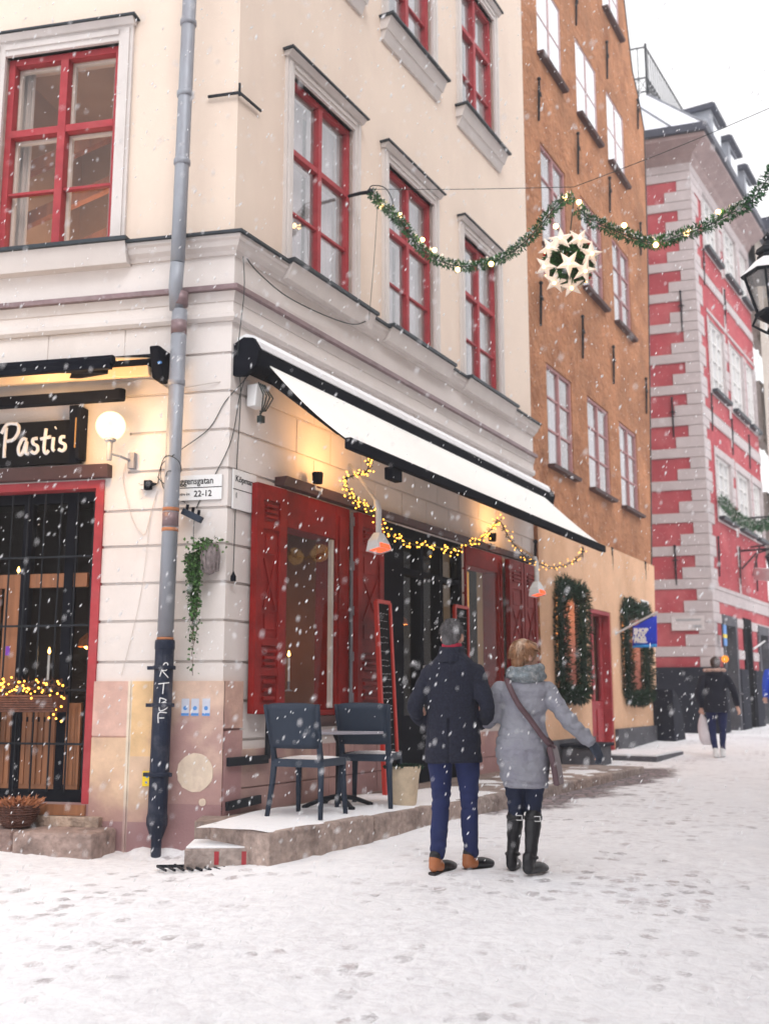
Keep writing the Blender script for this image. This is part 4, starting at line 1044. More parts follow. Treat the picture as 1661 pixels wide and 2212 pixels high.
zb_ = pp(-1.0); mb.lathe(zb_, [(.04, -.36), (.042, -.12), (.085, 0), (.086, .05), (.08, .08)], 16)
for z in (.22, -.08, -.63): mb.lathe(pp(z), [(.08, 0), (.092, .005), (.092, .03), (.08, .035)], 16); mb.box(FA, .36, .60, o_ - .02, o_ + .01, z, z + .03)
mb.build('lower_pipe', MT['pipe_dark'], dp, smooth=False, bevel=.002)
# scratched white letters down the black pipe
def strokes(F, o, segs, r, name, mt, parent, org, sc, curve=None):
    mb = MB()
    for sg in segs:
        pts = []
        for i in range(len(sg) - 1):
            g4 = [sg[max(i - 1, 0)], sg[i], sg[i + 1], sg[min(i + 2, len(sg) - 1)]]
            for k in range(6):
                f = k / 6; pts.append(tuple(.5 * (2 * g4[1][q] + (g4[2][q] - g4[0][q]) * f + (2 * g4[0][q] - 5 * g4[1][q] + 4 * g4[2][q] - g4[3][q]) * f * f + (3 * g4[1][q] - g4[0][q] - 3 * g4[2][q] + g4[3][q]) * f ** 3) for q in (0, 1)))
        pts.append(sg[-1])
        P3 = []
        for x, y in pts:
            if curve: P3.append(curve(org[0] + x * sc, org[1] + y * sc))
            else: P3.append(F.P(org[0] - x * sc if F is FA else org[0] + x * sc, o, org[1] + y * sc))
        mb.tube(P3, r, 6)
    return mb.build(name, mt, parent, smooth=True)
def oncyl(x, z):
    c = pp(z); a = x / .079; f = -V((c.x, c.y, 0)).normalized(); r_ = V((-f.y, f.x, 0)) * -1
    r_ = V((1, 0, 0)); r_ = (r_ - f * r_.dot(f)).normalized()
    return c + (f * math.cos(a) + r_ * math.sin(a)) * .079
zt0 = pz(1462)
strokes(FA, 0, [[(0, 0), (.3, 1), (.6, 1), (.5, .5), (.2, .45), (.7, -.1)], [(-.1, -.6), (.8, -.5)], [(.35, -.5), (.3, -1.4)], [(.1, -1.7), (.1, -2.7), (.7, -2.5), (.6, -2.1), (.1, -2.2), (.6, -1.9), (.1, -1.7)],
               [(.05, -3.7), (.05, -2.9), (.7, -2.9)], [(.1, -3.3), (.5, -3.3)]], .0045, 'scratched_letters', MT['paint_white'], dp, (-.03, zt0), .10, curve=oncyl)

# ================================================================== SIGNS
def text_mesh(body, size, F, s, o, z, mt, parent, name='lettering', sx=1.0, ext=.002, left=True, shear=0, bold=0.0):
    cu = bpy.data.curves.new('t', 'FONT'); cu.body = body; cu.size = size; cu.extrude = ext; cu.shear = shear; cu.resolution_u = 3; cu.offset = bold
    to = bpy.data.objects.new('t', cu); COL.objects.link(to)
    dg_ = bpy.context.evaluated_depsgraph_get(); bpy.context.view_layer.update(); dg_ = bpy.context.evaluated_depsgraph_get(); me_ = bpy.data.meshes.new_from_object(to.evaluated_get(dg_))
    bpy.data.objects.remove(to)
    mb = MB(); sg = -1 if F is FA or F is FR1 else 1
    vs = [F.P(s + sg * v.co.x * sx if True else 0, o + v.co.z, z + v.co.y) for v in me_.vertices]
    mb.mesh(vs, [tuple(p_.vertices) for p_ in me_.polygons]); bpy.data.meshes.remove(me_)
    return mb.build(name, mt, parent, recalc=False)
# restaurant name board (leans out at its right end)
s0, z1 = FA.px(155, 900, .12); _, z0 = FA.px(150, 998, .12)
sg = thing('name_board', 'black sign board reading Pastis in white brush letters', 'sign', FA.P(s0, .08, z0))
mb = MB(); mb.box(FA, s0 + .02, s0 + 2.2, .03, .09, z0 + .0, z1 - .015); mb.build('panel', MT['sign_black'], sg, bevel=.005)
mb = MB(); mb.box(FA, s0 - .07, s0 + .018, .03, .14, z0 - .0, z1 + .10, taper=.04); mb.box(FA, s0 - .11, s0 - .075, .03, .17, z0 + .02, z1 + .08); mb.build('side_bracket', MT['black_paint'], sg, bevel=.004)
mb = MB(); mb.box(FA, s0 - .07, s0 - .055, .135, .155, z0 + .12, z1 - .02); mb.build('lit_strip', MT['lit_room'], sg)
sx_, zx_ = FA.px(4, 975, .1)
let = [[(0.05, 1.55), (.02, .6), (.02, -.25)], [(-.25, 1.2), (.1, 1.75), (.75, 1.7), (.85, 1.3), (.6, .85), (.15, .72)],                       # P
       [(1.42, .75), (1.15, .8), (.92, .3), (1.0, -.1), (1.2, .0), (1.42, .65), (1.4, .0), (1.6, -.08)],                                         # a
       [(2.1, .8), (1.82, .75), (1.85, .5), (2.1, .35), (2.15, .08), (1.95, -.08), (1.75, .05)],                                                 # s
       [(2.62, 1.35), (2.55, .2), (2.68, -.12), (2.85, .05)], [(2.3, .75), (2.95, .85)],                                                         # t
       [(3.12, .8), (3.1, .15), (3.22, 0)], [(3.2, 1.35), (3.25, 1.38)],                                                                         # i
       [(3.85, .8), (3.6, .78), (3.58, .5), (3.85, .35), (3.88, .1), (3.7, -.02), (3.48, .08)]]                                                  # s
strokes(FA, .094, let, .0165, 'lettering', MT['paint_white'], sg, (sx_ - .02, zx_ - .02), .152)
# street name plates
def plate(F, u0, v0, u1, v1, o, label):
    s0, z0 = F.px(u0, v1, o); s1, z1 = F.px(u1, v0, o); t = thing('street_sign', label, 'street sign', F.P(s0, o, z0), 'street name plates at the corner')
    a, b = min(s0, s1), max(s0, s1); mb = MB(); mb.box(F, a, b, o, o + .012, z0, z1); mb.build('plate', MT['sign_white'], t, bevel=.002)
    mb = MB(); mb.box(F, a, b, o + .012, o + .0135, (z0 + z1) / 2 - .004, (z0 + z1) / 2 + .003)
    mb.build('rule', MT['sign_black'], t); return t, a, b, z0, z1
t, a, b, z0, z1 = plate(FA, 372, 1024, 481, 1083, .01, 'white street name plate reading Baggensgatan 22-12 beside the drainpipe')
h = z1 - z0
text_mesh('Baggensgatan', h * .38, FA, b - .005, .0228, z1 - h * .36, MT['sign_black'], t, sx=.84, bold=.0008)
text_mesh('Södra kv.', h * .16, FA, b - .04, .0228, z0 + h * .20, MT['sign_black'], t, 'small_lettering')
text_mesh('22-12', h * .34, FA, a + .25, .0228, z0 + h * .14, MT['sign_black'], t, 'house_numbers', sx=.95, bold=.0008)
t, a, b, z0, z1 = plate(FB, 500, 1028, 552, 1098, .01, 'white street name plate reading Köpmangatan partly behind the left red shutter')
b = a + .62
h = z1 - z0; z0 -= 0
text_mesh('Köpmangatan', h * .22, FB, a + .03, .0228, z1 - h * .30, MT['sign_black'], t, bold=.0008)
text_mesh('1', h * .20, FB, a + .03, .0228, z0 + h * .28, MT['sign_black'], t, 'house_numbers')
# stickers on the plinth
for k, u in enumerate((400, 421, 445)):
    s, z = FA.px(u, 1527, .04); t = thing('notice', 'small blue and white notice on the pink plinth, ' + ('nearest the drainpipe', 'middle one of three', 'nearest the corner')[k], 'notice', FA.P(s, .04, z), 'notices on the plinth')
    mb = MB(); mb.box(FA, s - .033, s + .033, .034, .038, z - .075, z + .065); mb.build('sheet', mat('pale_blue%d' % k, (.55, .58, .68), .6), t)
    mb = MB(); mb.box(FA, s - .033, s + .033, .0382, .0392, z - .073, z - .052); blob(mb, FA, s, z - .012, .018, .0382, .0392, 8); mb.build('print', MT['sticker_blue'], t)
s, z = FA.px(320, 1683, .05); t = thing('yellow_label', 'small yellow label on the plinth left of the black drainpipe', 'label', FA.P(s, .04, z))
mb = MB(); mb.box(FA, s - .03, s + .055, .037, .041, z - .06, z + .06); mb.build('sheet', MT['yellow'], t)
mb = MB(); blob(mb, FA, s + .015, z + .02, .014, .0412, .042, 8); blob(mb, FA, s + .02, z - .03, .010, .0412, .042, 8); mb.build('print', MT['sticker_blue'], t)

# ================================================================== WALL LAMP, CABLES
s, z = FA.px(239, 920, .22)
t = thing('globe_lamp', 'glowing white globe wall lamp beside the restaurant sign', 'wall lamp', FA.P(s, 0, z))
mb = MB(); mb.ball(FA.P(s, .22, z), .125, 24, 16); mb.build('globe', MT['globe'], t, smooth=True)
mb = MB(); mb.lathe(FA.P(s, .22, z - .30), [(.022, 0), (.024, .15), (.03, .16), (.05, .17), (.055, .20), (.05, .215)], 14); mb.tube([FA.P(s, .22, z - .24), FA.P(s - .06, .16, z - .25), FA.P(s - .11, .05, z - .27)], .012, 8)
mb.box(FA, s - .15, s - .09, .0, .06, z - .34, z - .20); mb.build('bracket', MT['zinc'], t, bevel=.003)
point(FA, s, .42, z - .02, 15, .12, (1, .58, .24))
def cable(name, label, pts, r, mt, cat='cable'):
    mb = MB(); P = [V(p) for p in pts]; out = []
    for i in range(len(P) - 1):
        p0, p1, p2, p3 = P[max(i - 1, 0)], P[i], P[i + 1], P[min(i + 2, len(P) - 1)]
        for k in range(5):
            f = k / 5; out.append(.5 * ((2 * p1) + (p2 - p0) * f + (2 * p0 - 5 * p1 + 4 * p2 - p3) * f * f + (3 * p1 - p0 - 3 * p2 + p3) * f ** 3))
    out.append(P[-1]); mb.tube(out, r, 5); o = mb.build(name, mt, None, smooth=True, loc=P[0]); return tag(o, label, cat)
def pA(u, v, o=.012): s, z = FA.px(u, v, o); return FA.P(s if abs(s) > 1e-4 else 1e-4, o, z)
def pB(u, v, o=.012): s, z = FB.px(u, v, o); return FB.P(max(s, 1e-4), o, z)
cable('cable', 'thin dark cable running down the corner to the hanging socket', [pB(512, 545, .1), pB(510, 620, .12), pB(514, 760, .05), pB(520, 850), pB(512, 1000), pB(508, 1120), pB(504, 1235, .03)], .004, MT['cable'])
cable('cable', 'dark cable sweeping from the awning end down to the power strip', [pB(535, 812, .05), pB(520, 830, .05), pA(486, 868), pA(452, 925), pA(395, 968, .05), pA(372, 985, .22), pA(348, 1008), pA(356, 1060), pA(400, 1085)], .004, MT['cable'])
cable('cable', 'dark cable looping from the awning end to the three-way socket', [pB(530, 815, .05), pB(517, 860), pA(500, 950), pA(462, 1030), pA(432, 1080), pA(425, 1098)], .0045, MT['cable'])
cable('cable', 'cable wound round the drainpipe above the plug', [pA(300, 1045), pA(338, 1046), pA(344, 1020), pA(358, 985, .20), pA(385, 995, .25), pA(390, 1020, .1), pA(362, 1018, .24), pA(356, 1045, .1), pA(340, 1030)], .004, MT['cable'])
cable('cable', 'pale cable following the groove from the corner behind the drainpipe', [pB(540, 822, .03), pA(470, 825), pA(395, 838), pA(372, 845), pA(330, 820), pA(262, 826), pA(220, 830)], .005, MT['cable_pale'])
cable('cable', 'thin pale cable drooping below the globe lamp', [pA(272, 1000), pA(266, 1035), pA(275, 1080), pA(290, 1130), pA(312, 1155), pA(325, 1110), pA(340, 1060)], .003, MT['cable_pale'])
cable('cable', 'long thin pale cable hanging across the grooved wall', [pA(325, 1110), pA(308, 1260), pA(285, 1370), pA(262, 1460)], .0022, MT['cable_pale'])
cable('cable', 'green cable draped along the cornice and sagging below it', [pB(512, 545, .14), pB(560, 590, .12), pB(620, 640, .1), pB(700, 680, .1), pB(760, 700, .1), pB(790, 694, .15)], .006, MT['cable'])
t = thing('power_plug', 'black plug with two pale sockets fixed left of the drainpipe', 'plug', pA(322, 1047, .03))
mb = MB(); p = FA.px(318, 1047, .03)
mb.box(FA, p[0] - .04, p[0] + .02, .01, .06, p[1] - .045, p[1] + .035); mb.tube([FA.P(p[0] - .04, .04, p[1]), FA.P(p[0] - .09, .04, p[1])], [.022, .008], 8); mb.build('body', MT['black_paint'], t, bevel=.005)
mb = MB(); mb.box(FA, p[0] + .022, p[0] + .06, .015, .05, p[1] - .04, p[1] - .008); mb.box(FA, p[0] + .022, p[0] + .06, .015, .05, p[1] + .0, p[1] + .03)
mb.build('socket', MT['steel_white'], t)
t = thing('power_strip', 'tilted blue black three-way power strip hanging on the grooved wall', 'power strip', pA(415, 1110, .05))
a, b = pA(395, 1104, .06), pA(436, 1124, .06); mb = MB(); mb.beam(a, b, .05, .055); mb.build('body', MT['blue_plastic'], t, bevel=.006)
mb = MB()
for f in (.2, .5, .8): c = a.lerp(b, f); mb.beam(c + V((0, 0, .02)), c + V((.01, -.01, .07)), .022, .022, up=V((0, 1, 0)))
mb.build('plug', MT['black_paint'], t)
t = thing('cable_socket', 'black socket hanging at the end of the corner cable', 'socket', pB(504, 1245, .04))
c = pB(504, 1245, .04); mb = MB(); mb.lathe(c - V((0, 0, .04)), [(.024, 0), (.024, .04), (.012, .06), (.006, .08)], 10); mb.build('body', MT['black_paint'], t)
# wires hanging from the power strip
cable('cable', 'thin dark wire hanging below the power strip to the ivy basket', [pA(420, 1122, .05), pA(418, 1150, .03), pA(422, 1180, .03), pA(440, 1205, .03)], .003, MT['cable'])

# ================================================================== IVY BASKET
cx = pA(452, 1207, .10)
t = thing('ivy_basket', 'grey wicker wall basket with a long trail of green ivy', 'plant', cx)
mb = MB(); mb.lathe(cx - V((0, 0, .14)), [(.0, 0), (.04, .02), (.075, .09), (.085, .16), (.075, .22), (.06, .26)], 16)
for k in range(14):
    a = 6.283 * k / 14; mb.tube([cx + V((math.cos(a) * .08, math.sin(a) * .08, -.1)), cx + V((math.cos(a) * .087, math.sin(a) * .087, .02)), cx + V((math.cos(a + .3) * .07, math.sin(a + .3) * .07, .12))], .006, 4)
mb.build('basket', MT['wicker_grey'], t)
mb = MB(); mb2 = MB()
for vine in range(16):
    f = rng.random(); L_ = rng.uniform(.35, 1.0) * (1.15 if vine < 5 else .8)
    pt = pA(440 - 36 * f if True else 0, 1195 + 10 * f, .1) + V((0, -.02, .02)); pts = [cx + V((0, -.03, .10)), pt]
    x0 = pt.copy()
    for k in range(1, 12): pts.append(x0 + V((-.012 * k * (.5 - f) + noise.noise(V((k * .5, vine, 0))) * .03, noise.noise(V((k * .4, vine, 4))) * .02, -L_ * k / 11)))
    mb2.tube(pts, .003, 4)
    for i in range(1, len(pts) - 1):
        dens = 15 if i < 7 else 6
        for q in range(dens):
            c = pts[i].lerp(pts[i + 1], rng.random()) + V((rng.gauss(0, .018), rng.gauss(-.02, .018), 0)); g = rng.uniform(.5, 1.9)
            mb.leaf(c, (rng.gauss(0, .6), rng.gauss(-.5, .4), rng.gauss(-.6, .5)), rng.uniform(.02, .038), rng.uniform(.018, .03), (g, g * rng.uniform(.85, 1.1), g * .8))
for q in range(170):
    c = cx + V((rng.gauss(-.03, .06), rng.gauss(-.04, .04), rng.uniform(.06, .16))); g = rng.uniform(.6, 2.0); mb.leaf(c, (rng.gauss(0, 1), rng.gauss(-.3, .6), rng.gauss(.2, .7)), .035, .026, (g, g, g * .7))
mb.build('foliage', MT['ivy'], t, recalc=False); mb2.build('stem', MT['wicker'], t)

# ================================================================== FLOWER BOX WITH LIGHTS, BASKET
fbx = pA(55, 1512, .16); s, z = FA.px(50, 1515, .16)
t = thing('light_box', 'wicker window box overflowing with warm string lights on the entrance grille', 'flower box', fbx)
mb = MB(); 
n = 14
for k in range(n):
    a = s - .27 + (2.6 - s + .27) * 0
mb.box(FA, s - .32, 2.7, .0, .24, z - .09, z + .05, taper=.05); 
for k in range(7): mb.tube([FA.P(s - .32, .255 - .006 * (6 - k), z - .08 + k * .02), FA.P(2.7, .255 - .006 * (6 - k), z - .08 + k * .02)], .011, 5)
mb.build('box', MT['wicker'], t)
mb = MB()
for q in range(500):
    c = FA.P(rng.uniform(s - .36, 2.7), rng.uniform(.05, .26), z + rng.uniform(.03, .16)); mb.leaf(c, (rng.gauss(0, 1), rng.gauss(-.3, 1), rng.gauss(.6, .6)), .06, .012, (rng.uniform(.4, .9),) * 3)
mb.build('twigs', MT['wicker'], t, recalc=False)['kind'] = 'stuff'
bulbm = MB(); bulbm.ball((0, 0, 0), .0085, 6, 4); _bo = bulbm.build('tmp', MT['bulb_fairy']); BULB = _bo.data; bpy.data.objects.remove(_bo)
def put(mesh, name, loc, parent, sc=1.0):
    o = bpy.data.objects.new(name, mesh); COL.objects.link(o); o.parent = parent; o.location = V(loc) - wloc(parent); o.scale = (sc,) * 3; return o
for q in range(95):
    a = rng.uniform(s - .40, s + .42); zz = z + rng.gauss(.11, .045)
    if a < s - .25: zz = z + .08 - rng.random() * .28 if rng.random() < .5 else zz
    put(BULB, 'bulb', FA.P(a, rng.uniform(.18, .32), zz), t, rng.uniform(.8, 1.25))
point(FA, s + .1, .42, z + .15, 1.2, .1, (1, .55, .15))
c = pA(40, 1752, .22); c.z = -.965 + .16
t = thing('wicker_basket', 'brown wicker basket of dried twigs on the entrance step', 'basket', c - V((0, 0, .08)))
mb = MB(); base = c - V((0, 0, .155)); base = FA.P(FA.px(38, 1752, .25)[0], .24, -1.04)
mb.lathe(base, [(.10, 0), (.14, .05), (.155, .12), (.16, .17), (.15, .175)], 20)
for k in range(9): mb.lathe(base + V((0, 0, .012 + k * .019)), [(.118 + .045 * min(1, k / 5), 0), (.128 + .045 * min(1, k / 5), .007), (.118 + .045 * min(1, k / 5), .014)], 20, cap=False)
mb.build('basket', MT['wicker'], t)
mb = MB()
for q in range(260): a = rng.random() * 6.28; r_ = rng.random() * .17; mb.leaf(base + V((math.cos(a) * r_, math.sin(a) * r_, .15 + rng.random() * .05)), (math.cos(a) + rng.gauss(0, .5), math.sin(a) + rng.gauss(0, .5), rng.uniform(.2, 1.2)), .07, .02)
mb.build('twigs', MT['rust'], t, recalc=False)['kind'] = 'stuff'

# ================================================================== IRON BARS ON THE LOWER WALL
t = thing('iron_rail', 'black iron bars bent round the wall left of the first cafe chair', 'railing', FB.P(.4, .05, -.5))
mb = MB()
a, b, c = pB(580, 1545, .07), pB(578, 1640, .07), pB(481, 1648, .07); a2, b2 = pB(476, 1745, .07), pB(562, 1727, .07)
mb.beam(a, b, .035, .04, up=FB.d); mb.beam(b + V((0, 0, .0)), c, .03, .07); mb.beam(a2, b2, .03, .07)
mb.build('bar', MT['black_metal'], t, bevel=.003)

# ================================================================== AWNINGS
aw = thing('awning', 'long white fabric awning with black cassette over the restaurant front', 'awning', FB.P(3.5, .1, 2.9))
mb = MB(); A0, A1 = .08, 7.62
cas = [(.01, 2.80), (.01, 3.02), (.14, 3.04), (.20, 2.97), (.20, 2.84), (.12, 2.80)]
vs = [FB.P(s_, o, z) for s_ in (A0, A1) for o, z in cas]; nn = len(cas)
mb.mesh(vs, [tuple(range(nn)), tuple(range(2 * nn - 1, nn - 1, -1))] + [(k, (k + 1) % nn, nn + (k + 1) % nn, nn + k) for k in range(nn)])
mb.build('cassette', MT['black_paint'], aw, bevel=.008)
mb = MB(); e = [(-.01, 2.74), (-.01, 3.02), (.10, 3.07), (.20, 3.05), (.27, 2.94), (.24, 2.80), (.12, 2.72)]
for s_ in (A0 - .05, A1):
    mb = MB(); vs = [FB.P(q, o, z) for q in (s_, s_ + .05) for o, z in e]; k7 = len(e); mb.mesh(vs, [tuple(range(k7)), tuple(range(2 * k7 - 1, k7 - 1, -1))] + [(k, (k + 1) % k7, k7 + (k + 1) % k7, k7 + k) for k in range(k7)])
    mb.build('end_cap', MT['black_paint'], aw, bevel=.006)
mb = MB(); vs = [FB.P(s_, o, z) for s_ in (A0, A1) for o, z in [(.0, 3.024), (.0, 3.09), (.09, 3.115), (.18, 3.085), (.215, 3.03), (.21, 2.985)]]
mb.mesh(vs, [tuple(range(6)), tuple(range(11, 5, -1))] + [(k, (k + 1) % 6, 6 + (k + 1) % 6, 6 + k) for k in range(6)]); mb.build('snow', MT['snow_matt'], aw)
F0, F1 = .12, 7.22; BO, BZ = 1.09, 2.035
mb = MB(); ns_ = 60; nt_ = 12; gv = []
for i in range(ns_ + 1):
    f = i / ns_
    for j in range(nt_ + 1):
        g = j / nt_; s_ = (A0 + .22 + (A1 - .2 - A0 - .22) * f) * (1 - g) + (F0 + (F1 - F0) * f) * g; o = .19 + (BO - .19) * g; z = 2.87 + (BZ + .03 - 2.87) * g - math.sin(math.pi * g) * (.035 + .03 * math.sin(math.pi * f) + .012 * math.sin(f * 23) + .006 * math.sin(f * 61 + g))
        gv.append(FB.P(s_, o, z))
w1_ = nt_ + 1
mb.mesh(gv, [(i * w1_ + j, (i + 1) * w1_ + j, (i + 1) * w1_ + j + 1, i * w1_ + j + 1) for i in range(ns_) for j in range(nt_)])
fab = mb.build('fabric', MT['awning_fabric'], aw, smooth=True, recalc=False); sm = fab.modifiers.new('th', 'SOLIDIFY'); sm.thickness = .008
for q_ in range(1, 6):
    i = q_ * 10; mb = MB(); mb.tube([gv[i * w1_ + j] + V((0, 0, .004)) for j in range(w1_)], .0045, 5); mb.build('seam', MT['awning_seam'], aw, smooth=True)
mb = MB(); mb.box(FB, F0 - .01, F1 + .01, BO - .02, BO + .045, BZ - .05, BZ + .045); mb.build('front_bar', MT['black_paint'], aw, bevel=.012)
for s_ in (F0 + .14, F1 - 1.55, F0 + 3.2):
    mb = MB(); el = FB.P(s_ + .75, .50, 2.40); mb.beam(FB.P(s_ + .1, .14, 2.80), el, .05, .07); mb.beam(el, FB.P(s_ + .35, BO - .03, BZ), .045, .06)
    mb.build('folding_arm', MT['black_paint'], aw, bevel=.004)
mb = MB(); mb.box(FB, F0 + .75, F0 + .95, BO - .06, BO + .02, BZ - .16, BZ - .05, taper=.0); mb.box(FB, F0 + 4.9, F0 + 5.05, BO - .05, BO + .02, BZ - .14, BZ - .05) if False else None; mb.build('bar_bracket', MT['black_paint'], aw, bevel=.01)

al = thing('awning', 'half folded cream awning above the restaurant sign on the left face', 'awning', FA.P(1.5, .1, 2.8))
s_e = FA.px(362, 790, .1)[0]; zc = FA.px(350, 790, .1)[1]
mb = MB(); mb.box(FA, s_e, s_e + .10, -.0, .28, zc - .14, zc + .13, taper=.08); mb.build('end_cap', MT['black_paint'], al, bevel=.02)
mb = MB(); mb.box(FA, s_e + .1, 3.4, .0, .16, zc - .02, zc + .10); mb.build('cassette', MT['black_paint'], al, bevel=.01)
so_, zo_ = FA.px(238, 781, 1.05)
mb = MB(); mb.box(FA, so_, 3.4, 1.0, 1.06, zo_ - .05, zo_ + .035); mb.tube([FA.P(so_ - .02, 1.03, zo_ + .02), FA.P(3.4, 1.03, zo_ + .02)], .04, 10); mb.build('front_bar', MT['black_paint'], al, bevel=.008)
mb = MB(); mb.mesh([FA.P(s_e + .12, .2, zc + .05), FA.P(3.4, .2, zc + .05), FA.P(3.4, 1.03, zo_ + .045), FA.P(so_ + .01, 1.03, zo_ + .045)], [(0, 1, 2, 3)]); f_ = mb.build('fabric', MT['awning_cream'], al, recalc=False); sm = f_.modifiers.new('th', 'SOLIDIFY'); sm.thickness = .01
mb = MB(); mb.box(FA, s_e + .12, 3.4, .16, .24, zc - .11, zc - .03, taper=.03); mb.build('roller_cover', MT['awning_cream'], al, bevel=.006)
mb = MB(); el = FA.P(so_ + .35, .45, zc - .12); mb.beam(FA.P(so_ + .9, .14, zc - .05), el, .05, .06); mb.beam(el, FA.P(so_ + .6, 1.0, zo_), .045, .06); mb.build('folding_arm', MT['black_paint'], al)
mb = MB(); q0, zq = FA.px(262, 850, .2); mb.box(FA, q0, 3.4, .12, .22, zq - .05, zq + .04); mb.lathe(FA.P(q0 + .03, .17, zq - .05), [(.05, 0), (.05, .1)], 10); mb.build('valance_bar', MT['black_paint'], al, bevel=.008)
mb = MB(); mb.ball(FA.P(s_e + .02, .22, zc - .01), .022, 8, 6); mb.build('blue_led', MT['sticker_blue'], al)  # LED spot, its blue light put in as plain colour
point(FA, 1.6, .45, zq + .12, 3.0, .1, (1, .62, .28))

# ================================================================== WALL SPOTS, HEATERS, FAIRY LIGHTS
def spot(F, u, v, label):
    s, z = F.px(u, v, .12); t = thing('wall_spot', label, 'lamp', F.P(s, 0, z), 'black spot lamps under the awning')
    mb = MB(); mb.lathe(F.P(s, .13, z - .04), [(.045, 0), (.05, .02), (.055, .10), (.045, .11)], 12); mb.build('head', MT['black_paint'], t)
    mb = MB(); mb.box(F, s - .05, s - .03, .0, .14, z - .09, z - .07); mb.box(F, s + .06, s + .075, .0, .14, z - .13, z - .07); mb.box(F, s - .05, s + .075, .12, .14, z - .105, z - .085); mb.build('bracket', MT['steel_white'], t)
    mb = MB(); mb.lathe(F.P(s, .13, z + .066), [(.038, 0), (.038, .006)], 12); mb.build('lens', MT['bulb_warm'], t)
    l = bpy.data.lights.new('spot_light', 'SPOT'); l.energy = 20; l.spot_size = R_(150); l.spot_blend = 1.0; l.color = (1, .50, .17); l.shadow_soft_size = .15
    o = bpy.data.objects.new('spot_light', l); COL.objects.link(o); o.location = F.P(s + .15, .55, z + .12); d = (F.P(s + .25, -.02, z + .45) - o.location); o.rotation_euler = d.to_track_quat('-Z', 'Y').to_euler()
spot(FB, 684, 1036, 'black spot lamp on the wall above the first window')
spot(FB, 1062, 1163, 'black spot lamp on the wall above the dark red shutters')
spot(FB, 563, 850, 'small pale lamp box under the awning corner near the cassette end') if False else None
t = thing('junction_box', 'pale control box with loose cables under the awning end', 'box', pB(563, 855, .1))
s, z = FB.px(563, 853, .12); mb = MB(); mb.box(FB, s - .07, s + .07, .02, .13, z - .11, z + .09, taper=.02); mb.build('case', MT['sign_white'], t, bevel=.01)
mb = MB()
for k in range(4): mb.tube([FB.P(s - .05 + .03 * k, .13, z + .1), FB.P(s - .06 + .05 * k, .19, z - .02), FB.P(s - .02 + .02 * k, .15, z - .14), FB.P(s + .02, .1, z - .2 + .02 * k)], .007, 5)
mb.box(FB, s - .02, s + .03, .1, .15, z - .25, z - .19); mb.build('loose_cable', MT['cable'], t)
def heater(u, v, o, arm_from, label, u2=None):
    s, z = FB.px(u, v, o); t = thing('patio_heater', label, 'heater', FB.P(s, o, z), 'infrared heaters under the awning')
    mb = MB(); c = FB.P(s, o, z)
    F2 = FB.shifted(s, o, 0)
    mb.mesh([F2.P(-.13, -.06, z - .08), F2.P(.13, -.06, z - .08), F2.P(.13, .07, z - .05), F2.P(-.13, .07, z - .05), F2.P(-.11, -.05, z + .02), F2.P(.11, -.05, z + .02), F2.P(.11, .05, z + .02), F2.P(-.11, .05, z + .02), F2.P(-.04, -.03, z + .10), F2.P(.04, -.03, z + .10), F2.P(.04, .03, z + .10), F2.P(-.04, .03, z + .10)],
            [(0, 4, 5, 1), (1, 5, 6, 2), (2, 6, 7, 3), (3, 7, 4, 0), (4, 8, 9, 5), (5, 9, 10, 6), (6, 10, 11, 7), (7, 11, 8, 4), (8, 11, 10, 9)])
    mb.mesh([F2.P(-.13, .072, z - .05), F2.P(.13, .072, z - .05), F2.P(.11, .052, z + .02), F2.P(-.11, .052, z + .02)], [(0, 1, 2, 3)]) if False else None
    mb.build('reflector', MT['steel_white'], t, recalc=False)
    mb = MB(); mb.face([F2.P(-.105, -.04, z - .068), F2.P(.105, -.04, z - .068), F2.P(.105, .06, z - .045), F2.P(-.105, .06, z - .045)]); mb.face([F2.P(-.10, .0735, z - .045), F2.P(.10, .0735, z - .045), F2.P(.09, .062, z - .0), F2.P(-.09, .062, z - .0)]); mb.build('glowing_element', MT['heater_glow'], t, recalc=False)
    mb = MB(); mb.tube([c + V((0, 0, .09)), c + V((0, 0, .32)), c + V((-.02, .03, .40))], .028, 10); mb.tube([c + V((-.02, .03, .40)), FB.P(*arm_from)], .016, 8); mb.build('arm', MT['steel_white'], t)
s, z = FB.px(745, 1035, .05)
heater(818, 1175, .75, (2.0, .03, 2.33), 'white infrared heater glowing red above the menu board')
heater(1160, 1275, .95, (6.6, .02, 2.1), 'white infrared heater glowing red at the far end of the awning')
fl = thing('fairy_lights', 'string of warm fairy lights draped under the awning from arm to arm', 'string lights', FB.P(3, .8, 2.0))
def fpx(u, v, o): s, z = FB.px(u, v, o); return FB.P(s, o, z)
ctrl = [fpx(800, 985, 1.0), fpx(790, 1020, .85), fpx(745, 1035, .65), fpx(765, 1075, .62), fpx(800, 1100, .62), fpx(830, 1140, .65), fpx(870, 1170, .7), fpx(930, 1180, .8), fpx(980, 1185, .85), fpx(1030, 1168, .95), fpx(1060, 1145, 1.0), fpx(1078, 1125, 1.03),
        fpx(1105, 1170, .98), fpx(1140, 1205, .95), fpx(1190, 1225, .95), fpx(1235, 1215, 1.0), fpx(1262, 1190, 1.05)]
path_ = []
for i in range(len(ctrl) - 1):
    p0, p1, p2, p3 = ctrl[max(i - 1, 0)], ctrl[i], ctrl[i + 1], ctrl[min(i + 2, len(ctrl) - 1)]
    for k in range(6): f = k / 6; path_.append(.5 * ((2 * p1) + (p2 - p0) * f + (2 * p0 - 5 * p1 + 4 * p2 - p3) * f * f + (3 * p1 - p0 - 3 * p2 + p3) * f ** 3))
path_.append(ctrl[-1]); mb = MB(); mb.tube(path_, .007, 5)
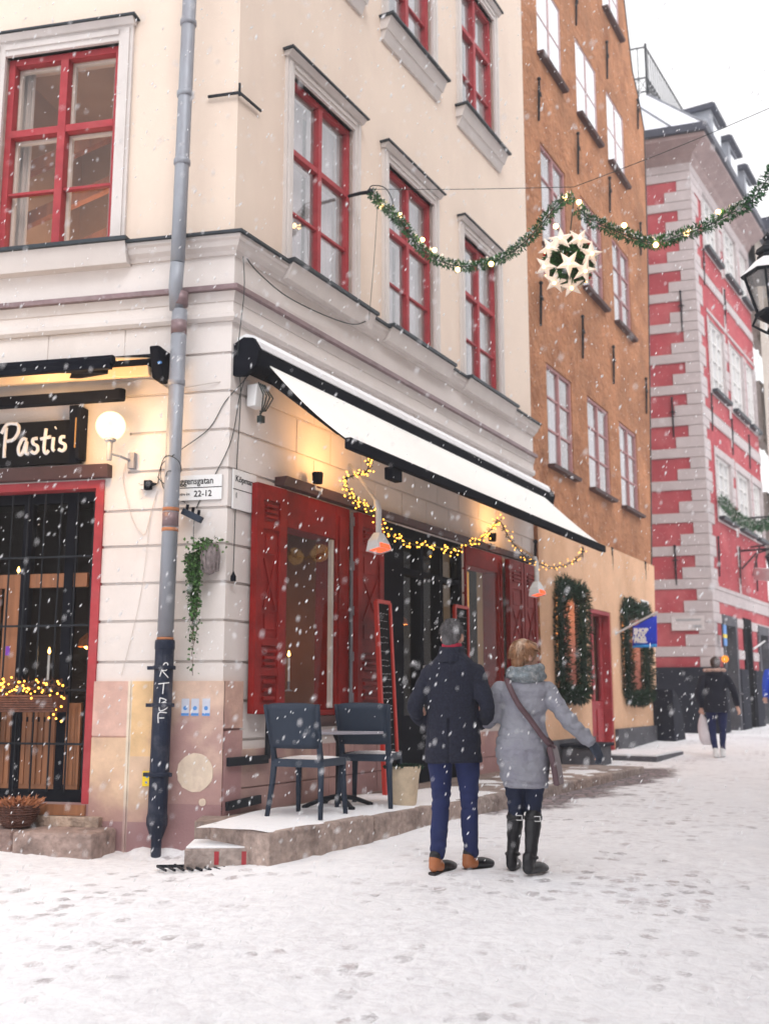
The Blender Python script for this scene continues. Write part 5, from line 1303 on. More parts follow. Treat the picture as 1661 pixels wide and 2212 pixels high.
for i in range(0, len(path_) - 1, 1):
    for q in range(3): c = path_[i]; mb.leaf(c, (rng.gauss(0, 1), rng.gauss(0, 1), rng.gauss(0, 1)), .05, .012)
mb.build('wire', MT['cable'], fl)
B2 = MB(); n_b = 0
for i in range(len(path_) - 1):
    f = i / len(path_)
    for q in range(3 if f < .66 else 2):
        c = path_[i].lerp(path_[i + 1], rng.random()) + V((rng.gauss(0, .026), rng.gauss(0, .026), rng.gauss(0, .030)))
        n_b += 1
        if n_b % 3 == 0: put(BULB, 'bulb', c, fl, .9 if f < .7 else .6)
        else: B2.ball(c, .0078 if f < .7 else .006, 6, 4)
xx = B2.build('tiny_bulbs', MT['bulb_fairy'], fl); xx['kind'] = 'stuff'
for f in (.25, .45, .55): q = path_[int(len(path_) * f)]; l = bpy.data.lights.new('string_light', 'POINT'); l.energy = 1.6; l.color = (1, .55, .15); l.shadow_soft_size = .1; o = bpy.data.objects.new('string_light', l); COL.objects.link(o); o.location = q + V((0, -.05, 0))

# ================================================================== CAFE FURNITURE
def gpt(u, v, z): r = ray(u, v); return r * (z / r.z)
def make_chair(loc, rot, label):
    t = thing('cafe_chair', label, 'chair', loc, 'blue plastic chairs on the terrace'); t.rotation_euler = (0, 0, rot)
    ml = bpy.data.meshes
    def part(name, mb, mt, bevel=.006, smooth=False):
        o = mb.build(name, mt, None, bevel=bevel, smooth=smooth); o.parent = t; o.location = (0, 0, 0); return o
    X = Frame(0, 0, 90, 1)
    def P(x, y, z): return V((x, y, z))
    def quadpath(mb, pts, w, h):
        for a, b in zip(pts, pts[1:]): mb.beam(a, b, w, h, up=V((0, 1, 0)))
    for sx in (-1, 1):
        mb = MB(); mb.tube([P(sx * .235, -.24, 0), P(sx * .215, -.20, .25), P(sx * .205, -.185, .44)], [.017, .021, .024], 8, flat=1.2); part('leg', mb, MT['blue_plastic'], 0, True)
        mb = MB(); mb.tube([P(sx * .215, .235, 0), P(sx * .205, .215, .25), P(sx * .20, .205, .43)], [.017, .021, .024], 8, flat=1.2); part('leg', mb, MT['blue_plastic'], 0, True)
    # chair faces +y; its back is at -y
    mb = MB(); vs = []; nx_, ny_ = 8, 8
    for j in range(ny_ + 1):
        for i in range(nx_ + 1):
            x = -.215 + .43 * i / nx_; y = -.20 + .43 * j / ny_; vs.append(P(x * (1 + .04 * j / ny_), y, .445 - .012 * math.cos(x * 6) + .004 * (j / ny_)))
    a = len(vs); vs2 = [v - V((0, 0, .03)) for v in vs]
    fs1 = [(j * (nx_ + 1) + i, j * (nx_ + 1) + i + 1, (j + 1) * (nx_ + 1) + i + 1, (j + 1) * (nx_ + 1) + i) for j in range(ny_) for i in range(nx_)]
    mb.mesh(vs, fs1); mb.mesh(vs2, [f[::-1] for f in fs1])
    mb.box(X, -.22, .22, -.235, -.205, .385, .445); mb.box(X, -.22, .22, .18, .21, .385, .445); mb.box(X, -.225, -.195, -.205, .18, .388, .447); mb.box(X, .195, .225, -.205, .18, .388, .447)
    part('seat', mb, MT['blue_plastic'], 0)
    mb = MB(); vs = []; H0, H1 = .53, .86; nz_ = 8
    for j in range(nz_ + 1):
        f = j / nz_; z = H0 + (H1 - H0) * f
        for i in range(nx_ + 1):
            g = i / nx_ * 2 - 1; x = g * (.205 + .028 * f); y = -.225 - .075 * f - .028 * (1 - g * g); vs.append(P(x, y, z + (.018 * (1 - g ** 4) if j == nz_ else 0)))
    f1 = [(j * (nx_ + 1) + i, j * (nx_ + 1) + i + 1, (j + 1) * (nx_ + 1) + i + 1, (j + 1) * (nx_ + 1) + i) for j in range(nz_) for i in range(nx_)]
    mb.mesh(vs, f1); o = part('backrest', mb, MT['blue_plastic'], 0, True); s_ = o.modifiers.new('th', 'SOLIDIFY'); s_.thickness = .022; s_.offset = 0
    for sx in (-1, 1):
        mb = MB(); mb.tube([P(sx * .205, -.185, .42), P(sx * .207, -.215, .55), P(sx * .225, -.285, .80), P(sx * .232, -.30, .865)], [.024, .021, .019, .015], 8, flat=1.2); part('back_post', mb, MT['blue_plastic'], 0, True)
    mb = MB(); vs = []
    for j in range(9):
        for i in range(9):
            x = -.185 + .37 * i / 8; y = -.17 + .36 * j / 8; e = min(i, 8 - i, j, 8 - j); vs.append(P(x, y, .450 - .012 * math.cos(x * 6) + .020 * min(1, e / 1.5) + noise.noise(V((x * 12, y * 12, 0))) * .006))
    mb.mesh(vs, [(j * 9 + i, j * 9 + i + 1, (j + 1) * 9 + i + 1, (j + 1) * 9 + i) for j in range(8) for i in range(8)]); part('snow', mb, MT['snow'], 0, True)
    return t
c1 = gpt(640, 1765, tz)
tb = -R_(28)
chA = (c1.x + .09, c1.y + .03, tz + .006)
def parent_fix(): pass
make_chair(chA, -R_(24), 'blue plastic cafe chair with snow on its seat, nearer the camera')
c2 = gpt(786, 1742, tz); 
make_chair((c2.x + .02, c2.y + .18, tz + .004), R_(168), 'blue plastic cafe chair behind the small table') if False else make_chair((c2.x + .06, c2.y + .02, tz + .004), -R_(14), 'blue plastic cafe chair at the far side of the table beside the menu board')
c3 = gpt(728, 1748, tz); c3 = V((c3.x, c3.y + .15, tz))
t = thing('cafe_table', 'small round-cornered grey cafe table with black pedestal between the chairs', 'table', (c3.x, c3.y, tz))
ztop = (1106 - 1582); rr = ray(757, 1580); zt_ = rr.z / rr.y * c3.y
FT = Frame(c3.x, c3.y, 75, 1)
mb = MB(); hw = .33
mb.prism(Frame(c3.x, c3.y, 75, 1), [], 0, 0) if False else None
pl = []
for cxn, cyn, a0 in ((hw - .05, hw - .05, 0), (-hw + .05, hw - .05, 90), (-hw + .05, -hw + .05, 180), (hw - .05, -hw + .05, 270)):
    for k in range(5): a = R_(a0 + k * 22.5); x = cxn + .05 * math.cos(a); y = cyn + .05 * math.sin(a); q = FT.P(x, y, 0); pl.append((q.x, q.y))
mb.slab(pl, zt_ - .018, zt_ + .006); mb.build('table_top', MT['table_grey'], t, bevel=.004)
mb = MB(); mb.lathe((c3.x, c3.y, tz + .03), [(.03, 0), (.022, .1), (.022, .35), (.034, .37), (.022, .39), (.022, zt_ - tz - .12), (.05, zt_ - tz - .06), (.06, zt_ - tz - .048)], 12); mb.build('pedestal', MT['black_metal'], t, smooth=True)
for k in range(4):
    a = R_(25 + 90 * k); d = V((math.cos(a), math.sin(a), 0)); mb = MB(); mb.tube([V((c3.x, c3.y, tz + .09)), V((c3.x, c3.y, tz + .07)) + d * .15, V((c3.x, c3.y, tz + .018)) + d * .30], [.022, .02, .018], 8); mb.lathe(V((c3.x, c3.y, tz + .004)) + d * .30, [(.028, 0), (.03, .02), (.01, .03)], 10); mb.build('foot', MT['black_metal'], t, smooth=True)
# menu boards
def menu(F, s0, s1, z0, z1, o0, lean, label):
    t = thing('menu_board', label, 'sign', F.P(s0, o0, z0), 'red framed menu boards'); w_ = .035; mb = MB()
    def q(s, z, d=0): return F.P(s, o0 + lean * (1 - (z - z0) / (z1 - z0)) + d, z)
    for a, b in (((s0, z0), (s0, z1)), ((s1, z0), (s1, z1))): mb.beam(q(*a), q(*b), w_, w_ * 1.2, up=F.n)
    mb.beam(q(s0, z1), q(s1, z1), w_, w_ * 1.1, up=V((0, 0, 1))); mb.beam(q(s0, z0 + .2), q(s1, z0 + .2), w_, w_, up=V((0, 0, 1)))
    mb.build('frame', MT['bright_red'], t, bevel=.004)
    mb = MB(); mb.mesh([q(s0, z0 + .2, .0), q(s1, z0 + .2, .0), q(s1, z1, .0), q(s0, z1, .0), q(s0, z0 + .2, -.012), q(s1, z0 + .2, -.012), q(s1, z1, -.012), q(s0, z1, -.012)], [(0, 1, 2, 3), (7, 6, 5, 4), (0, 4, 5, 1), (2, 6, 7, 3)]); mb.build('blackboard', MT['sign_black'], t)
    mb = MB(); zz = z1 - .12
    while zz > z0 + .3:
        x = s0 + .05
        while x < s1 - .07:
            L_ = rng.uniform(.02, .07); mb.tube([q(x, zz, .006), q(min(x + L_, s1 - .05), zz + rng.uniform(-.008, .008), .006)], .0022, 4); x += L_ + .02
        zz -= rng.uniform(.05, .09)
    mb.build('chalk_writing', mat('chalk', (.5, .5, .52), .9), t)
s0, z1 = FB.px(822, 1298, .35); s1, _ = FB.px(850, 1305, .35)
menu(FB, s0, s1, tz, z1, .30, .10, 'tall red framed blackboard menu leaning beside the dark doorway')
s0, z1 = FB.px(968, 1332, .06); s1, _ = FB.px(998, 1338, .06)
menu(FB, 4.5, 4.88, .1, 1.08, .05, 0, 'small red framed menu board on the wall beyond the doorway')
# plant pot
c = gpt(872, 1743, tz); c.y += .12
t = thing('plant_pot', 'pale ribbed clay pot with low green plants at the doorway', 'plant', c)
mb = MB(); mb.lathe(c, [(.105, 0), (.115, .02), (.14, .26), (.152, .30), (.156, .335), (.14, .335), (.13, .31)], 22, cap=False); mb.build('pot', MT['terracotta'], t, smooth=True)
mb = MB()
for q in range(300): a = rng.random() * 6.28; r_ = rng.random() * .14; g = rng.uniform(.5, 1.6); mb.leaf(c + V((math.cos(a) * r_, math.sin(a) * r_, .31)), (math.cos(a) * .8, math.sin(a) * .8, rng.uniform(.3, 1)), .06, .03, (g, g, g))
mb.build('foliage', MT['dark_fir'], t, recalc=False)
# ================================================================== PEOPLE
def catmull(pts, n=5):
    P = [np.array(p, float) for p in pts]; out = []
    for i in range(len(P) - 1):
        p0, p1, p2, p3 = P[max(i - 1, 0)], P[i], P[i + 1], P[min(i + 2, len(P) - 1)]
        for k in range(n):
            f = k / n; out.append(.5 * ((2 * p1) + (p2 - p0) * f + (2 * p0 - 5 * p1 + 4 * p2 - p3) * f * f + (3 * p1 - p0 - 3 * p2 + p3) * f ** 3))
    out.append(P[-1]); return out
def limb(mb, rows, n=14, sub=4):
    """rows (x,y,z,r): smooth tapering limb with round ends"""
    c = catmull(rows, sub); pts = [V(q[:3]) for q in c]; rs = [float(q[3]) for q in c]
    a = (pts[0] - pts[1]).normalized(); b = (pts[-1] - pts[-2]).normalized()
    pre = [(pts[0] + a * rs[0] * math.sin(R_(t)), rs[0] * math.cos(R_(t))) for t in (80, 50, 25)]
    post = [(pts[-1] + b * rs[-1] * math.sin(R_(t)), rs[-1] * math.cos(R_(t))) for t in (25, 50, 80)]
    pts = [p for p, r in pre] + pts + [p for p, r in post]; rs = [r for p, r in pre] + rs + [r for p, r in post]
    mb.tube(pts, rs, n)
def torso(mb, rows, n=28, sub=4, close=True):
    """rows (x,y,z,rx,ry)"""
    c = catmull(rows, sub); m = len(c); vs = []
    for q in c:
        for k in range(n):
            a = 2 * math.pi * k / n; ca, sa = math.cos(a), math.sin(a); e = .88
            vs.append(V((q[0] + q[3] * math.copysign(abs(ca) ** e, ca), q[1] + q[4] * math.copysign(abs(sa) ** e, sa), q[2])))
    fs = [(i * n + k, i * n + (k + 1) % n, (i + 1) * n + (k + 1) % n, (i + 1) * n + k) for i in range(m - 1) for k in range(n)]
    fs += [tuple(range(n - 1, -1, -1)), tuple((m - 1) * n + k for k in range(n))]
    mb.mesh(vs, fs)
def melt(mb, name, mt, parent, vox=.01, sm=6, disp=None, holes=None, tint=None):
    """join closed pieces of local-space geometry into one continuous skin"""
    me = bpy.data.meshes.new('tmp'); me.from_pydata([tuple(v) for v in mb.v], [], mb.f)
    bm = bmesh.new(); bm.from_mesh(me); bmesh.ops.recalc_face_normals(bm, faces=bm.faces); bm.to_mesh(me); bm.free()
    o = bpy.data.objects.new('tmp', me); COL.objects.link(o)
    r = o.modifiers.new('r', 'REMESH'); r.mode = 'VOXEL'; r.voxel_size = vox; r.adaptivity = 0
    s = o.modifiers.new('s', 'SMOOTH'); s.iterations = sm; s.factor = .5
    bpy.context.view_layer.update(); dg_ = bpy.context.evaluated_depsgraph_get()
    m2 = bpy.data.meshes.new_from_object(o.evaluated_get(dg_)); bpy.data.objects.remove(o); bpy.data.meshes.remove(me)
    m2.name = name
    if disp:
        nrm = [V(v.normal) for v in m2.vertices]; co = [V(v.co) for v in m2.vertices]
        for v, n_, c in zip(m2.vertices, nrm, co): v.co = c + n_ * disp(c)
    ca = m2.color_attributes.new('Col', 'FLOAT_COLOR', 'POINT'); arr = []
    for v in m2.vertices: t_ = tint(v.co) if tint else (1, 1, 1); arr += [*t_, 1]
    ca.data.foreach_set('color', arr)
    m2.polygons.foreach_set('use_smooth', [True] * len(m2.polygons)); m2.materials.clear(); m2.materials.append(mt)
    ob = bpy.data.objects.new(name, m2); COL.objects.link(ob)
    if parent is not None: ob.parent = parent
    return ob
def local(mb, name, mt, parent, smooth=True, bevel=0.0, recalc=True):
    """mesh already in the parent's space"""
    o = mb.build(name, mt, None, smooth=smooth, bevel=bevel, recalc=recalc); o.parent = parent; o.location = (0, 0, 0); return o
mat('skin', (.62, .36, .27), .5, .06, 12, usecol=True)
mat('man_coat', (.011, .013, .027), .95, .25, 40, .5, 160, stain=(.2, .2, .26), stain_amt=.07, stain_scale=70)
mat('trousers', (.012, .020, .085), .85, .12, 10, .3, 90)
mat('jeans_dark', (.012, .018, .045), .85, .2, 10, .3, 90)
mat('hair_grey', (.085, .08, .085), .75, .5, 40, .8, 120, stretch=(1, 1, .35), stain=(.35, .34, .35), stain_amt=.6, stain_scale=30)
mat('hair_blond', (.30, .15, .075), .6, .5, 26, .8, 70, stretch=(1, 1, .3), stain=(.68, .55, .44), stain_amt=.8, stain_scale=14)
mat('hair_dark', (.06, .035, .03), .7, .4, 30, .6, 90)
mat('woman_coat', (.27, .275, .315), .85, .06, 5, .9, 20, stain=(.20, .19, .26), stain_amt=.6, stain_scale=5, bdist=.02)
mat('scarf', (.17, .20, .22), .95, .5, 30, 1.0, 90, stain=(.5, .5, .5), stain_amt=.7, stain_scale=25, bdist=.01)
mat('leather_brown', (.10, .055, .065), .5, .15, 10)
mat('leather_tan', (.36, .12, .04), .4, .15, 10, coat=.2)
mat('boot_black', (.010, .010, .013), .38, .2, 10, .2, 60)
mat('glove', (.035, .045, .07), .8, .15, 20, .3, 80)
mat('red_scarf', (.38, .02, .05), .9, .1, 20)
mat('sole', (.03, .025, .025), .8)
mat('fur', (.55, .36, .30), .95, .3, 30, .8, 60)
mat('plastic_bag', (.75, .70, .73), .45, .05, 6, .4, 20)
def head_geo(mb, hx, hy, hz, az, scale=1.0, tilt=0.0):
    """head centred at (hx,hy,hz) turned by az about z (0 = looks along +y)"""
    M = Matrix.Translation((hx, hy, hz)) @ Matrix.Rotation(-az, 4, 'Z') @ Matrix.Rotation(tilt, 4, 'X') @ Matrix.Scale(scale, 4)
    t = MB(); t.ball((0, -.012, .018), 1, 22, 16, sc=(.074, .094, .098)); t.ball((0, .022, -.045), 1, 18, 12, sc=(.056, .066, .072)); t.ball((0, .062, -.088), 1, 12, 8, sc=(.028, .022, .022))
    limb(t, [(0, .088, .018, .010), (0, .100, -.008, .012), (0, .108, -.026, .015)], 8); t.ball((.035, .070, -.02), 1, 10, 7, sc=(.022, .014, .02)); t.ball((-.035, .070, -.02), 1, 10, 7, sc=(.022, .014, .02))
    t.ball((0, .088, -.052), 1, 10, 6, sc=(.024, .008, .005)); t.ball((0, .087, -.064), 1, 10, 6, sc=(.020, .009, .006)); t.ball((0, .080, .034), 1, 12, 6, sc=(.055, .016, .011))
    for sx in (-1, 1): t.ball((sx * .077, -.006, -.008), 1, 10, 8, sc=(.010, .020, .031)); t.ball((sx * .080, -.012, .008), 1, 8, 6, sc=(.009, .014, .016))
    limb(t, [(0, -.018, -.05, .055), (0, -.03, -.13, .052), (0, -.035, -.20, .06)], 14)
    mb.mesh([M @ v for v in t.v], t.f); return M
def hand(mb, w, d, side, nrm, curl=.5, s=1.0, spread=.12):
    """palm at wrist w pointing along d; nrm = palm normal (towards which fingers curl)"""
    w = V(w); d = V(d).normalized(); nrm = V(nrm).normalized(); nrm = (nrm - d * nrm.dot(d)).normalized(); x = d.cross(nrm) * side
    for k in range(4):
        a = w + x * (.028 - .019 * k) * s; limb(mb, [(*(w + x * (.016 - .011 * k) * s), .017 * s), (*(a + d * .045 * s), .014 * s), (*(a + d * .085 * s), .011 * s)], 8, 3)
    LN = (.070, .079, .073, .057)
    for k in range(4):
        base = w + x * (.031 - .0205 * k) * s + d * .088 * s; dd = (d + x * spread * (1.2 - k) * .5).normalized(); p = base; rows = [(*p, .0090 * s)]; cu = 0
        for j, f in enumerate((.45, .32, .23)):
            cu += curl * (1, 1.15, .8)[j] * (.9 + .07 * k); q = dd * math.cos(cu) + nrm * math.sin(cu); p = p + q * LN[k] * f * s; rows.append((*p, (.0085, .0078, .0066)[j] * s))
        limb(mb, rows, 8, 3)
    b = w + x * .026 * s + d * .025 * s; t1 = (x * .8 + d * .65 + nrm * .25).normalized(); p1 = b + t1 * .038 * s; t2 = (x * .25 + d * .85 + nrm * .45).normalized(); p2 = p1 + t2 * .032 * s; p3 = p2 + (t2 + nrm * .3).normalized() * .024 * s
    limb(mb, [(*b, .015 * s), (*p1, .0115 * s), (*p2, .0095 * s), (*p3, .0075 * s)], 8, 3)
def fold(amp, fx, fz, seed, amp2=.002):
    def f(c): return amp * noise.noise(V((c.x * fx, c.y * fx, c.z * fz + seed))) + amp2 * noise.noise(V((c.x * 38, c.y * 38, c.z * 30 + seed)))
    return f
def shoe(mb, x, y, az, L_=.29, lift=0.0, wide=1.0, pitch=0.0):
    M = Matrix.Translation((x, y, lift)) @ Matrix.Rotation(-az, 4, 'Z') @ Matrix.Rotation(pitch, 4, 'X'); t = MB()
    for q in ((0, -.03, .045, .040), ):
        limb(t, [(0, -.035, .045, .040), (0, .03, .043, .041), (0, .10, .038, .043), (0, .165, .032, .036), (0, .20, .028, .028)], 16)
    limb(t, [(0, -.03, .05, .042), (0, -.028, .12, .043)], 14)
    vs = [M @ V((v.x * wide, v.y * L_ / .29, max(v.z, .006))) for v in t.v]; mb.mesh(vs, t.f); return M
def eyes(M, parent):
    for sx in (-1, 1):
        m_ = MB(); c = M @ V((sx * .031, .079, .008)); m_.ball(c, .0115, 10, 8); local(m_, 'eye', MT['paint_white'], parent)

# ---------------------------------------------------------------- the man
fm = gpt(982, 1885, -1.165); HM = gz(fm.x, fm.y)
fm = gpt(982, 1885, HM)
man = thing('tmp', 'x', 'person')  # replaced below by the body mesh
bpy.data.objects.remove(man)
b = MB()
azm = R_(4)
Mh = head_geo(b, 0, .015, 1.645, azm, 1.0, R_(-4))
torso(b, [(0, 0, .86, .13, .10), (0, 0, .98, .15, .11), (0, 0, 1.12, .135, .10), (0, 0, 1.30, .145, .10), (0, 0, 1.40, .125, .08), (0, -.01, 1.46, .07, .055)])
LEGM = [((-.095, -.02, .88), (-.10, .03, .50), (-.105, -.075, .09)), ((.095, .0, .88), (.10, .05, .50), (.095, .13, .09))]
for h_, k_, a_ in LEGM: limb(b, [(*h_, .075), (*k_, .050), (*a_, .036), (a_[0], a_[1] + .05, .05, .03)], 12)
arms = [[(-.155, -.005, 1.365), (-.235, -.06, 1.14), (-.15, .15, .985)], [(.155, -.005, 1.365), (.24, -.06, 1.15), (.15, .155, 1.02)]]
for sh, el, wr in arms: limb(b, [(*sh, .042), (*el, .036), (*wr, .026)], 10); hand(b, wr, V((0 - wr[0] * 3.0, .12, -.45)), 1 if wr[0] < 0 else -1, (0, -.3, -1), .5, 1.0)
man = melt(b, 'person', MT['skin'], None, .0065, 3)
man.location = (fm.x, fm.y, HM); man.rotation_euler = (0, 0, -R_(16)); man.scale = (.945,) * 3
tag(man, 'man in dark coat, blue trousers and tan heeled shoes walking up the snowy street', 'person')
eyes(Mh, man)
b = MB(); torso(b, [(0, 0, .755, .205, .165), (0, 0, .80, .203, .162), (0, 0, .95, .198, .152), (0, 0, 1.12, .186, .138), (0, 0, 1.28, .200, .142), (0, -.004, 1.37, .208, .138), (0, -.008, 1.43, .190, .125), (0, -.01, 1.475, .145, .105), (0, -.012, 1.51, .105, .09), (0, -.012, 1.535, .088, .084)])
limb(b, [(-.165, -.005, 1.385, .074), (-.215, -.035, 1.27, .066), (-.262, -.075, 1.13, .060), (-.225, .05, 1.03, .053), (-.155, .14, .985, .050)], 16)
limb(b, [(.165, -.005, 1.385, .074), (.215, -.035, 1.28, .066), (.265, -.075, 1.15, .060), (.225, .06, 1.06, .053), (.155, .145, 1.02, .050)], 16)
def mcf(c):
    d = .012 * noise.noise(V((c.x * 7, c.y * 7, c.z * 3.2))) - .006 * max(0, 1 - abs(noise.noise(V((c.x * 6, c.y * 6, c.z * 9 + 4)))) * 6) * (1 if abs(c.x) > .16 or c.z < 1.0 else .35) + .003 * noise.noise(V((c.x * 20, c.y * 20, c.z * 14)))
    if abs(c.x) < .012 and c.y < 0 and c.z < 1.06: d -= .016
    if abs(c.x) < .004 and c.y < 0: d -= .003
    return d
ct = melt(b, 'coat', MT['man_coat'], man, .009, 4, mcf)
b = MB(); rows_ = []
vsn = 26
for j, (z, r, o) in enumerate([(1.475, .118, 0), (1.52, .100, -.002), (1.56, .090, .002), (1.58, .088, .006), (1.57, .074, .006), (1.50, .064, 0)]):
    for k in range(vsn): a = 6.283 * k / vsn; rows_.append(V((math.cos(a) * r * 1.02, math.sin(a) * r + o - .014, z - .012 * math.cos(a * 1 + math.pi / 2) + .004 * noise.noise(V((math.cos(a) * 3, math.sin(a) * 3, j))))))
b.mesh(rows_, [(j * vsn + k, j * vsn + (k + 1) % vsn, (j + 1) * vsn + (k + 1) % vsn, (j + 1) * vsn + k) for j in range(5) for k in range(vsn)]); local(b, 'collar', MT['man_coat'], man)
b = MB(); b.lathe((0, -.010, 1.565), [(.068, -.02), (.074, .0), (.073, .028), (.064, .036)], 24); local(b, 'neck_scarf', MT['red_scarf'], man)
b = MB()
torso(b, [(0, 0, .76, .155, .12), (0, 0, .86, .165, .125), (0, 0, .93, .15, .115)])
for h_, k_, a_ in LEGM: limb(b, [(*h_, .098), ((h_[0] + k_[0]) / 2, (h_[1] + k_[1]) / 2, .70, .086), (*k_, .066), ((k_[0] + a_[0]) / 2, (k_[1] + a_[1]) / 2 - .012, .28, .062), (a_[0], a_[1] + .0, .125, .053)], 16)
def trf(c): return .006 * noise.noise(V((c.x * 9, c.y * 9, c.z * 13))) + (.008 * noise.noise(V((c.x * 5, c.y * 5, c.z * 34))) if c.z < .30 or .42 < c.z < .6 else 0)
melt(b, 'trousers', MT['trousers'], man, .009, 4, trf)
for (h_, k_, a_), (az, lf, pt) in zip(LEGM, ((R_(22), 0, 0), (R_(34), 0, 0))):
    b = MB(); shoe(b, a_[0], a_[1], az, .285, lf, 1.0, pt); so_ = melt(b, 'shoe', MT['boot_black'], man, .006, 2)
    b = MB(); M = Matrix.Translation((a_[0], a_[1], lf)) @ Matrix.Rotation(-az, 4, 'Z'); t_ = MB(); limb(t_, [(0, -.038, .048, .041), (0, -.02, .048, .044), (0, .015, .046, .0445)], 16); limb(t_, [(0, -.032, .05, .043), (0, -.032, .095, .044)], 14)
    b.mesh([M @ V((v.x, v.y, max(v.z, .012))) for v in t_.v], t_.f); 
    h2 = melt(b, 'heel_patch', MT['leather_tan'], so_, .006, 2)
    b = MB(); pts = [(-.028, -.073), (.028, -.073), (.036, -.04), (.037, .04), (.040, .12), (.032, .18), (0, .212), (-.032, .18), (-.040, .12), (-.037, .04), (-.036, -.04)]; b.slab([(M @ V((p[0], p[1], 0))).xy for p in pts], -.012, .011); local(b, 'sole', MT['sole'], so_, False)
b = MB(); t_ = MB(); t_.ball((0, -.018, .030), 1, 26, 18, sc=(.080, .098, .098)); t_.ball((0, -.065, -.02), 1, 18, 12, sc=(.066, .045, .062)); 
b.mesh([Mh @ v for v in t_.v], t_.f)
def hf(c): return .004 * noise.noise(V((c.x * 40, c.y * 40, c.z * 22))) + .003 * noise.noise(V((c.x * 90, c.y * 90, c.z * 50)))
hr = melt(b, 'hair', MT['hair_grey'], man, .005, 3, hf)

# ---------------------------------------------------------------- the woman
fw_ = gpt(1136, 1890, HM); fw_ = gpt(1136, 1890, gz(fw_.x, fw_.y)); HWz = gz(fw_.x, fw_.y)
b = MB(); azw = R_(60)
Mw = head_geo(b, .035, .02, 1.475, azw, .93, R_(4))
torso(b, [(.01, 0, .72, .13, .11), (.0, 0, .85, .15, .115), (0, 0, 1.0, .115, .09), (.01, 0, 1.16, .13, .095), (.02, 0, 1.27, .12, .08), (.03, -.01, 1.33, .06, .055)])
LEGW = [((-.075, -.01, .74), (-.06, .04, .44), (-.095, .10, .10)), ((.075, 0, .74), (.065, .02, .44), (.035, -.06, .10))]
for h_, k_, a_ in LEGW: limb(b, [(*h_, .07), (*k_, .045), (*a_, .032), (a_[0], a_[1] + .05, .05, .03)], 12)
WA = [[(-.165, 0, 1.255), (-.225, -.01, 1.03), (-.345, .06, 1.075)], [(.185, 0, 1.25), (.33, -.05, 1.02), (.47, -.01, .885)]]
for sh, el, wr in WA: limb(b, [(*sh, .042), (*el, .034), (*wr, .024)], 10)
hand(b, WA[0][2], (-.6, .6, .1), -1, (0, -.2, -1), .5, .85); hand(b, WA[1][2], (.45, .1, -.75), 1, (-.6, .6, -.3), .35, .85)
woman = melt(b, 'person', MT['skin'], None, .0065, 3)
woman.location = (fw_.x, fw_.y, HWz); woman.rotation_euler = (0, 0, -R_(10)); woman.scale = (.965,) * 3
tag(woman, 'woman in grey padded coat with knitted scarf and black boots, one arm stretched out', 'person')
eyes(Mw, woman)
b = MB(); torso(b, [(.012, 0, .575, .150, .135), (.010, 0, .60, .158, .145), (.0, 0, .72, .182, .160), (-.008, 0, .84, .192, .165), (-.004, 0, .93, .176, .150), (.0, 0, 1.03, .158, .128), (.008, 0, 1.14, .172, .134), (.015, 0, 1.24, .180, .128), (.02, -.005, 1.30, .148, .105), (.028, -.008, 1.345, .085, .078)])
limb(b, [(-.155, 0, 1.245, .066), (-.195, -.01, 1.15, .062), (-.225, -.015, 1.04, .060), (-.285, .02, 1.04, .054), (-.345, .06, 1.075, .045)], 16)
limb(b, [(.180, 0, 1.245, .066), (.25, -.03, 1.13, .062), (.325, -.05, 1.03, .058), (.395, -.035, .96, .052), (.452, -.018, .90, .047)], 16)
def wcf(c):
    d = .004 * noise.noise(V((c.x * 6, c.y * 6, c.z * 8)))
    d += .011 * noise.noise(V((c.x * 4 + c.z * 3, c.y * 4, c.z * 19))) * (1 if .62 < c.z < 1.12 else .5)
    q_ = noise.noise(V((c.x * 5 + c.z * 2.5 + 3, c.y * 5, c.z * 13 + 7))); d -= .008 * max(0, 1 - abs(q_) * 6) * (1 if c.z < 1.15 else .6)
    if abs(c.x) > .2: d += .009 * noise.noise(V((c.x * 22, c.y * 10, c.z * 22)))
    if abs(c.z - .612) < .006: d -= .006
    return d
wc = melt(b, 'coat', MT['woman_coat'], woman, .009, 3, wcf)
b = MB()
for k, (zz, rr_, tt) in enumerate(((1.345, .115, .040), (1.385, .105, .038))):
    n = 26; pts = []
    ring = [V((.028 + math.cos(6.283 * i / n) * rr_, -.008 + math.sin(6.283 * i / n) * rr_ * .92, zz + .012 * math.sin(6.283 * i / n * 1 + k))) for i in range(n)]
    vs = []
    for i in range(n):
        out_ = (ring[i] - V((.028, -.008, zz))); out_.z = 0; out_.normalize()
        for j in range(10): a = 6.283 * j / 10; vs.append(ring[i] + out_ * math.cos(a) * tt * .8 + V((0, 0, math.sin(a) * tt)))
    b.mesh(vs, [(i * 10 + j, i * 10 + (j + 1) % 10, ((i + 1) % n) * 10 + (j + 1) % 10, ((i + 1) % n) * 10 + j) for i in range(n) for j in range(10)])
melt(b, 'scarf', MT['scarf'], woman, .008, 2, lambda c: .009 * noise.noise(V((c.x * 16, c.y * 16, c.z * 34))) + .003 * noise.noise(V((c.x * 70, c.y * 70, c.z * 70))))
b = MB()
for h_, k_, a_ in LEGW: limb(b, [(*h_, .085), (*k_, .058), (k_[0] * .8 + a_[0] * .2, k_[1] * .8 + a_[1] * .2, .36, .054)], 14)
melt(b, 'trousers', MT['jeans_dark'], woman, .009, 3, trf)
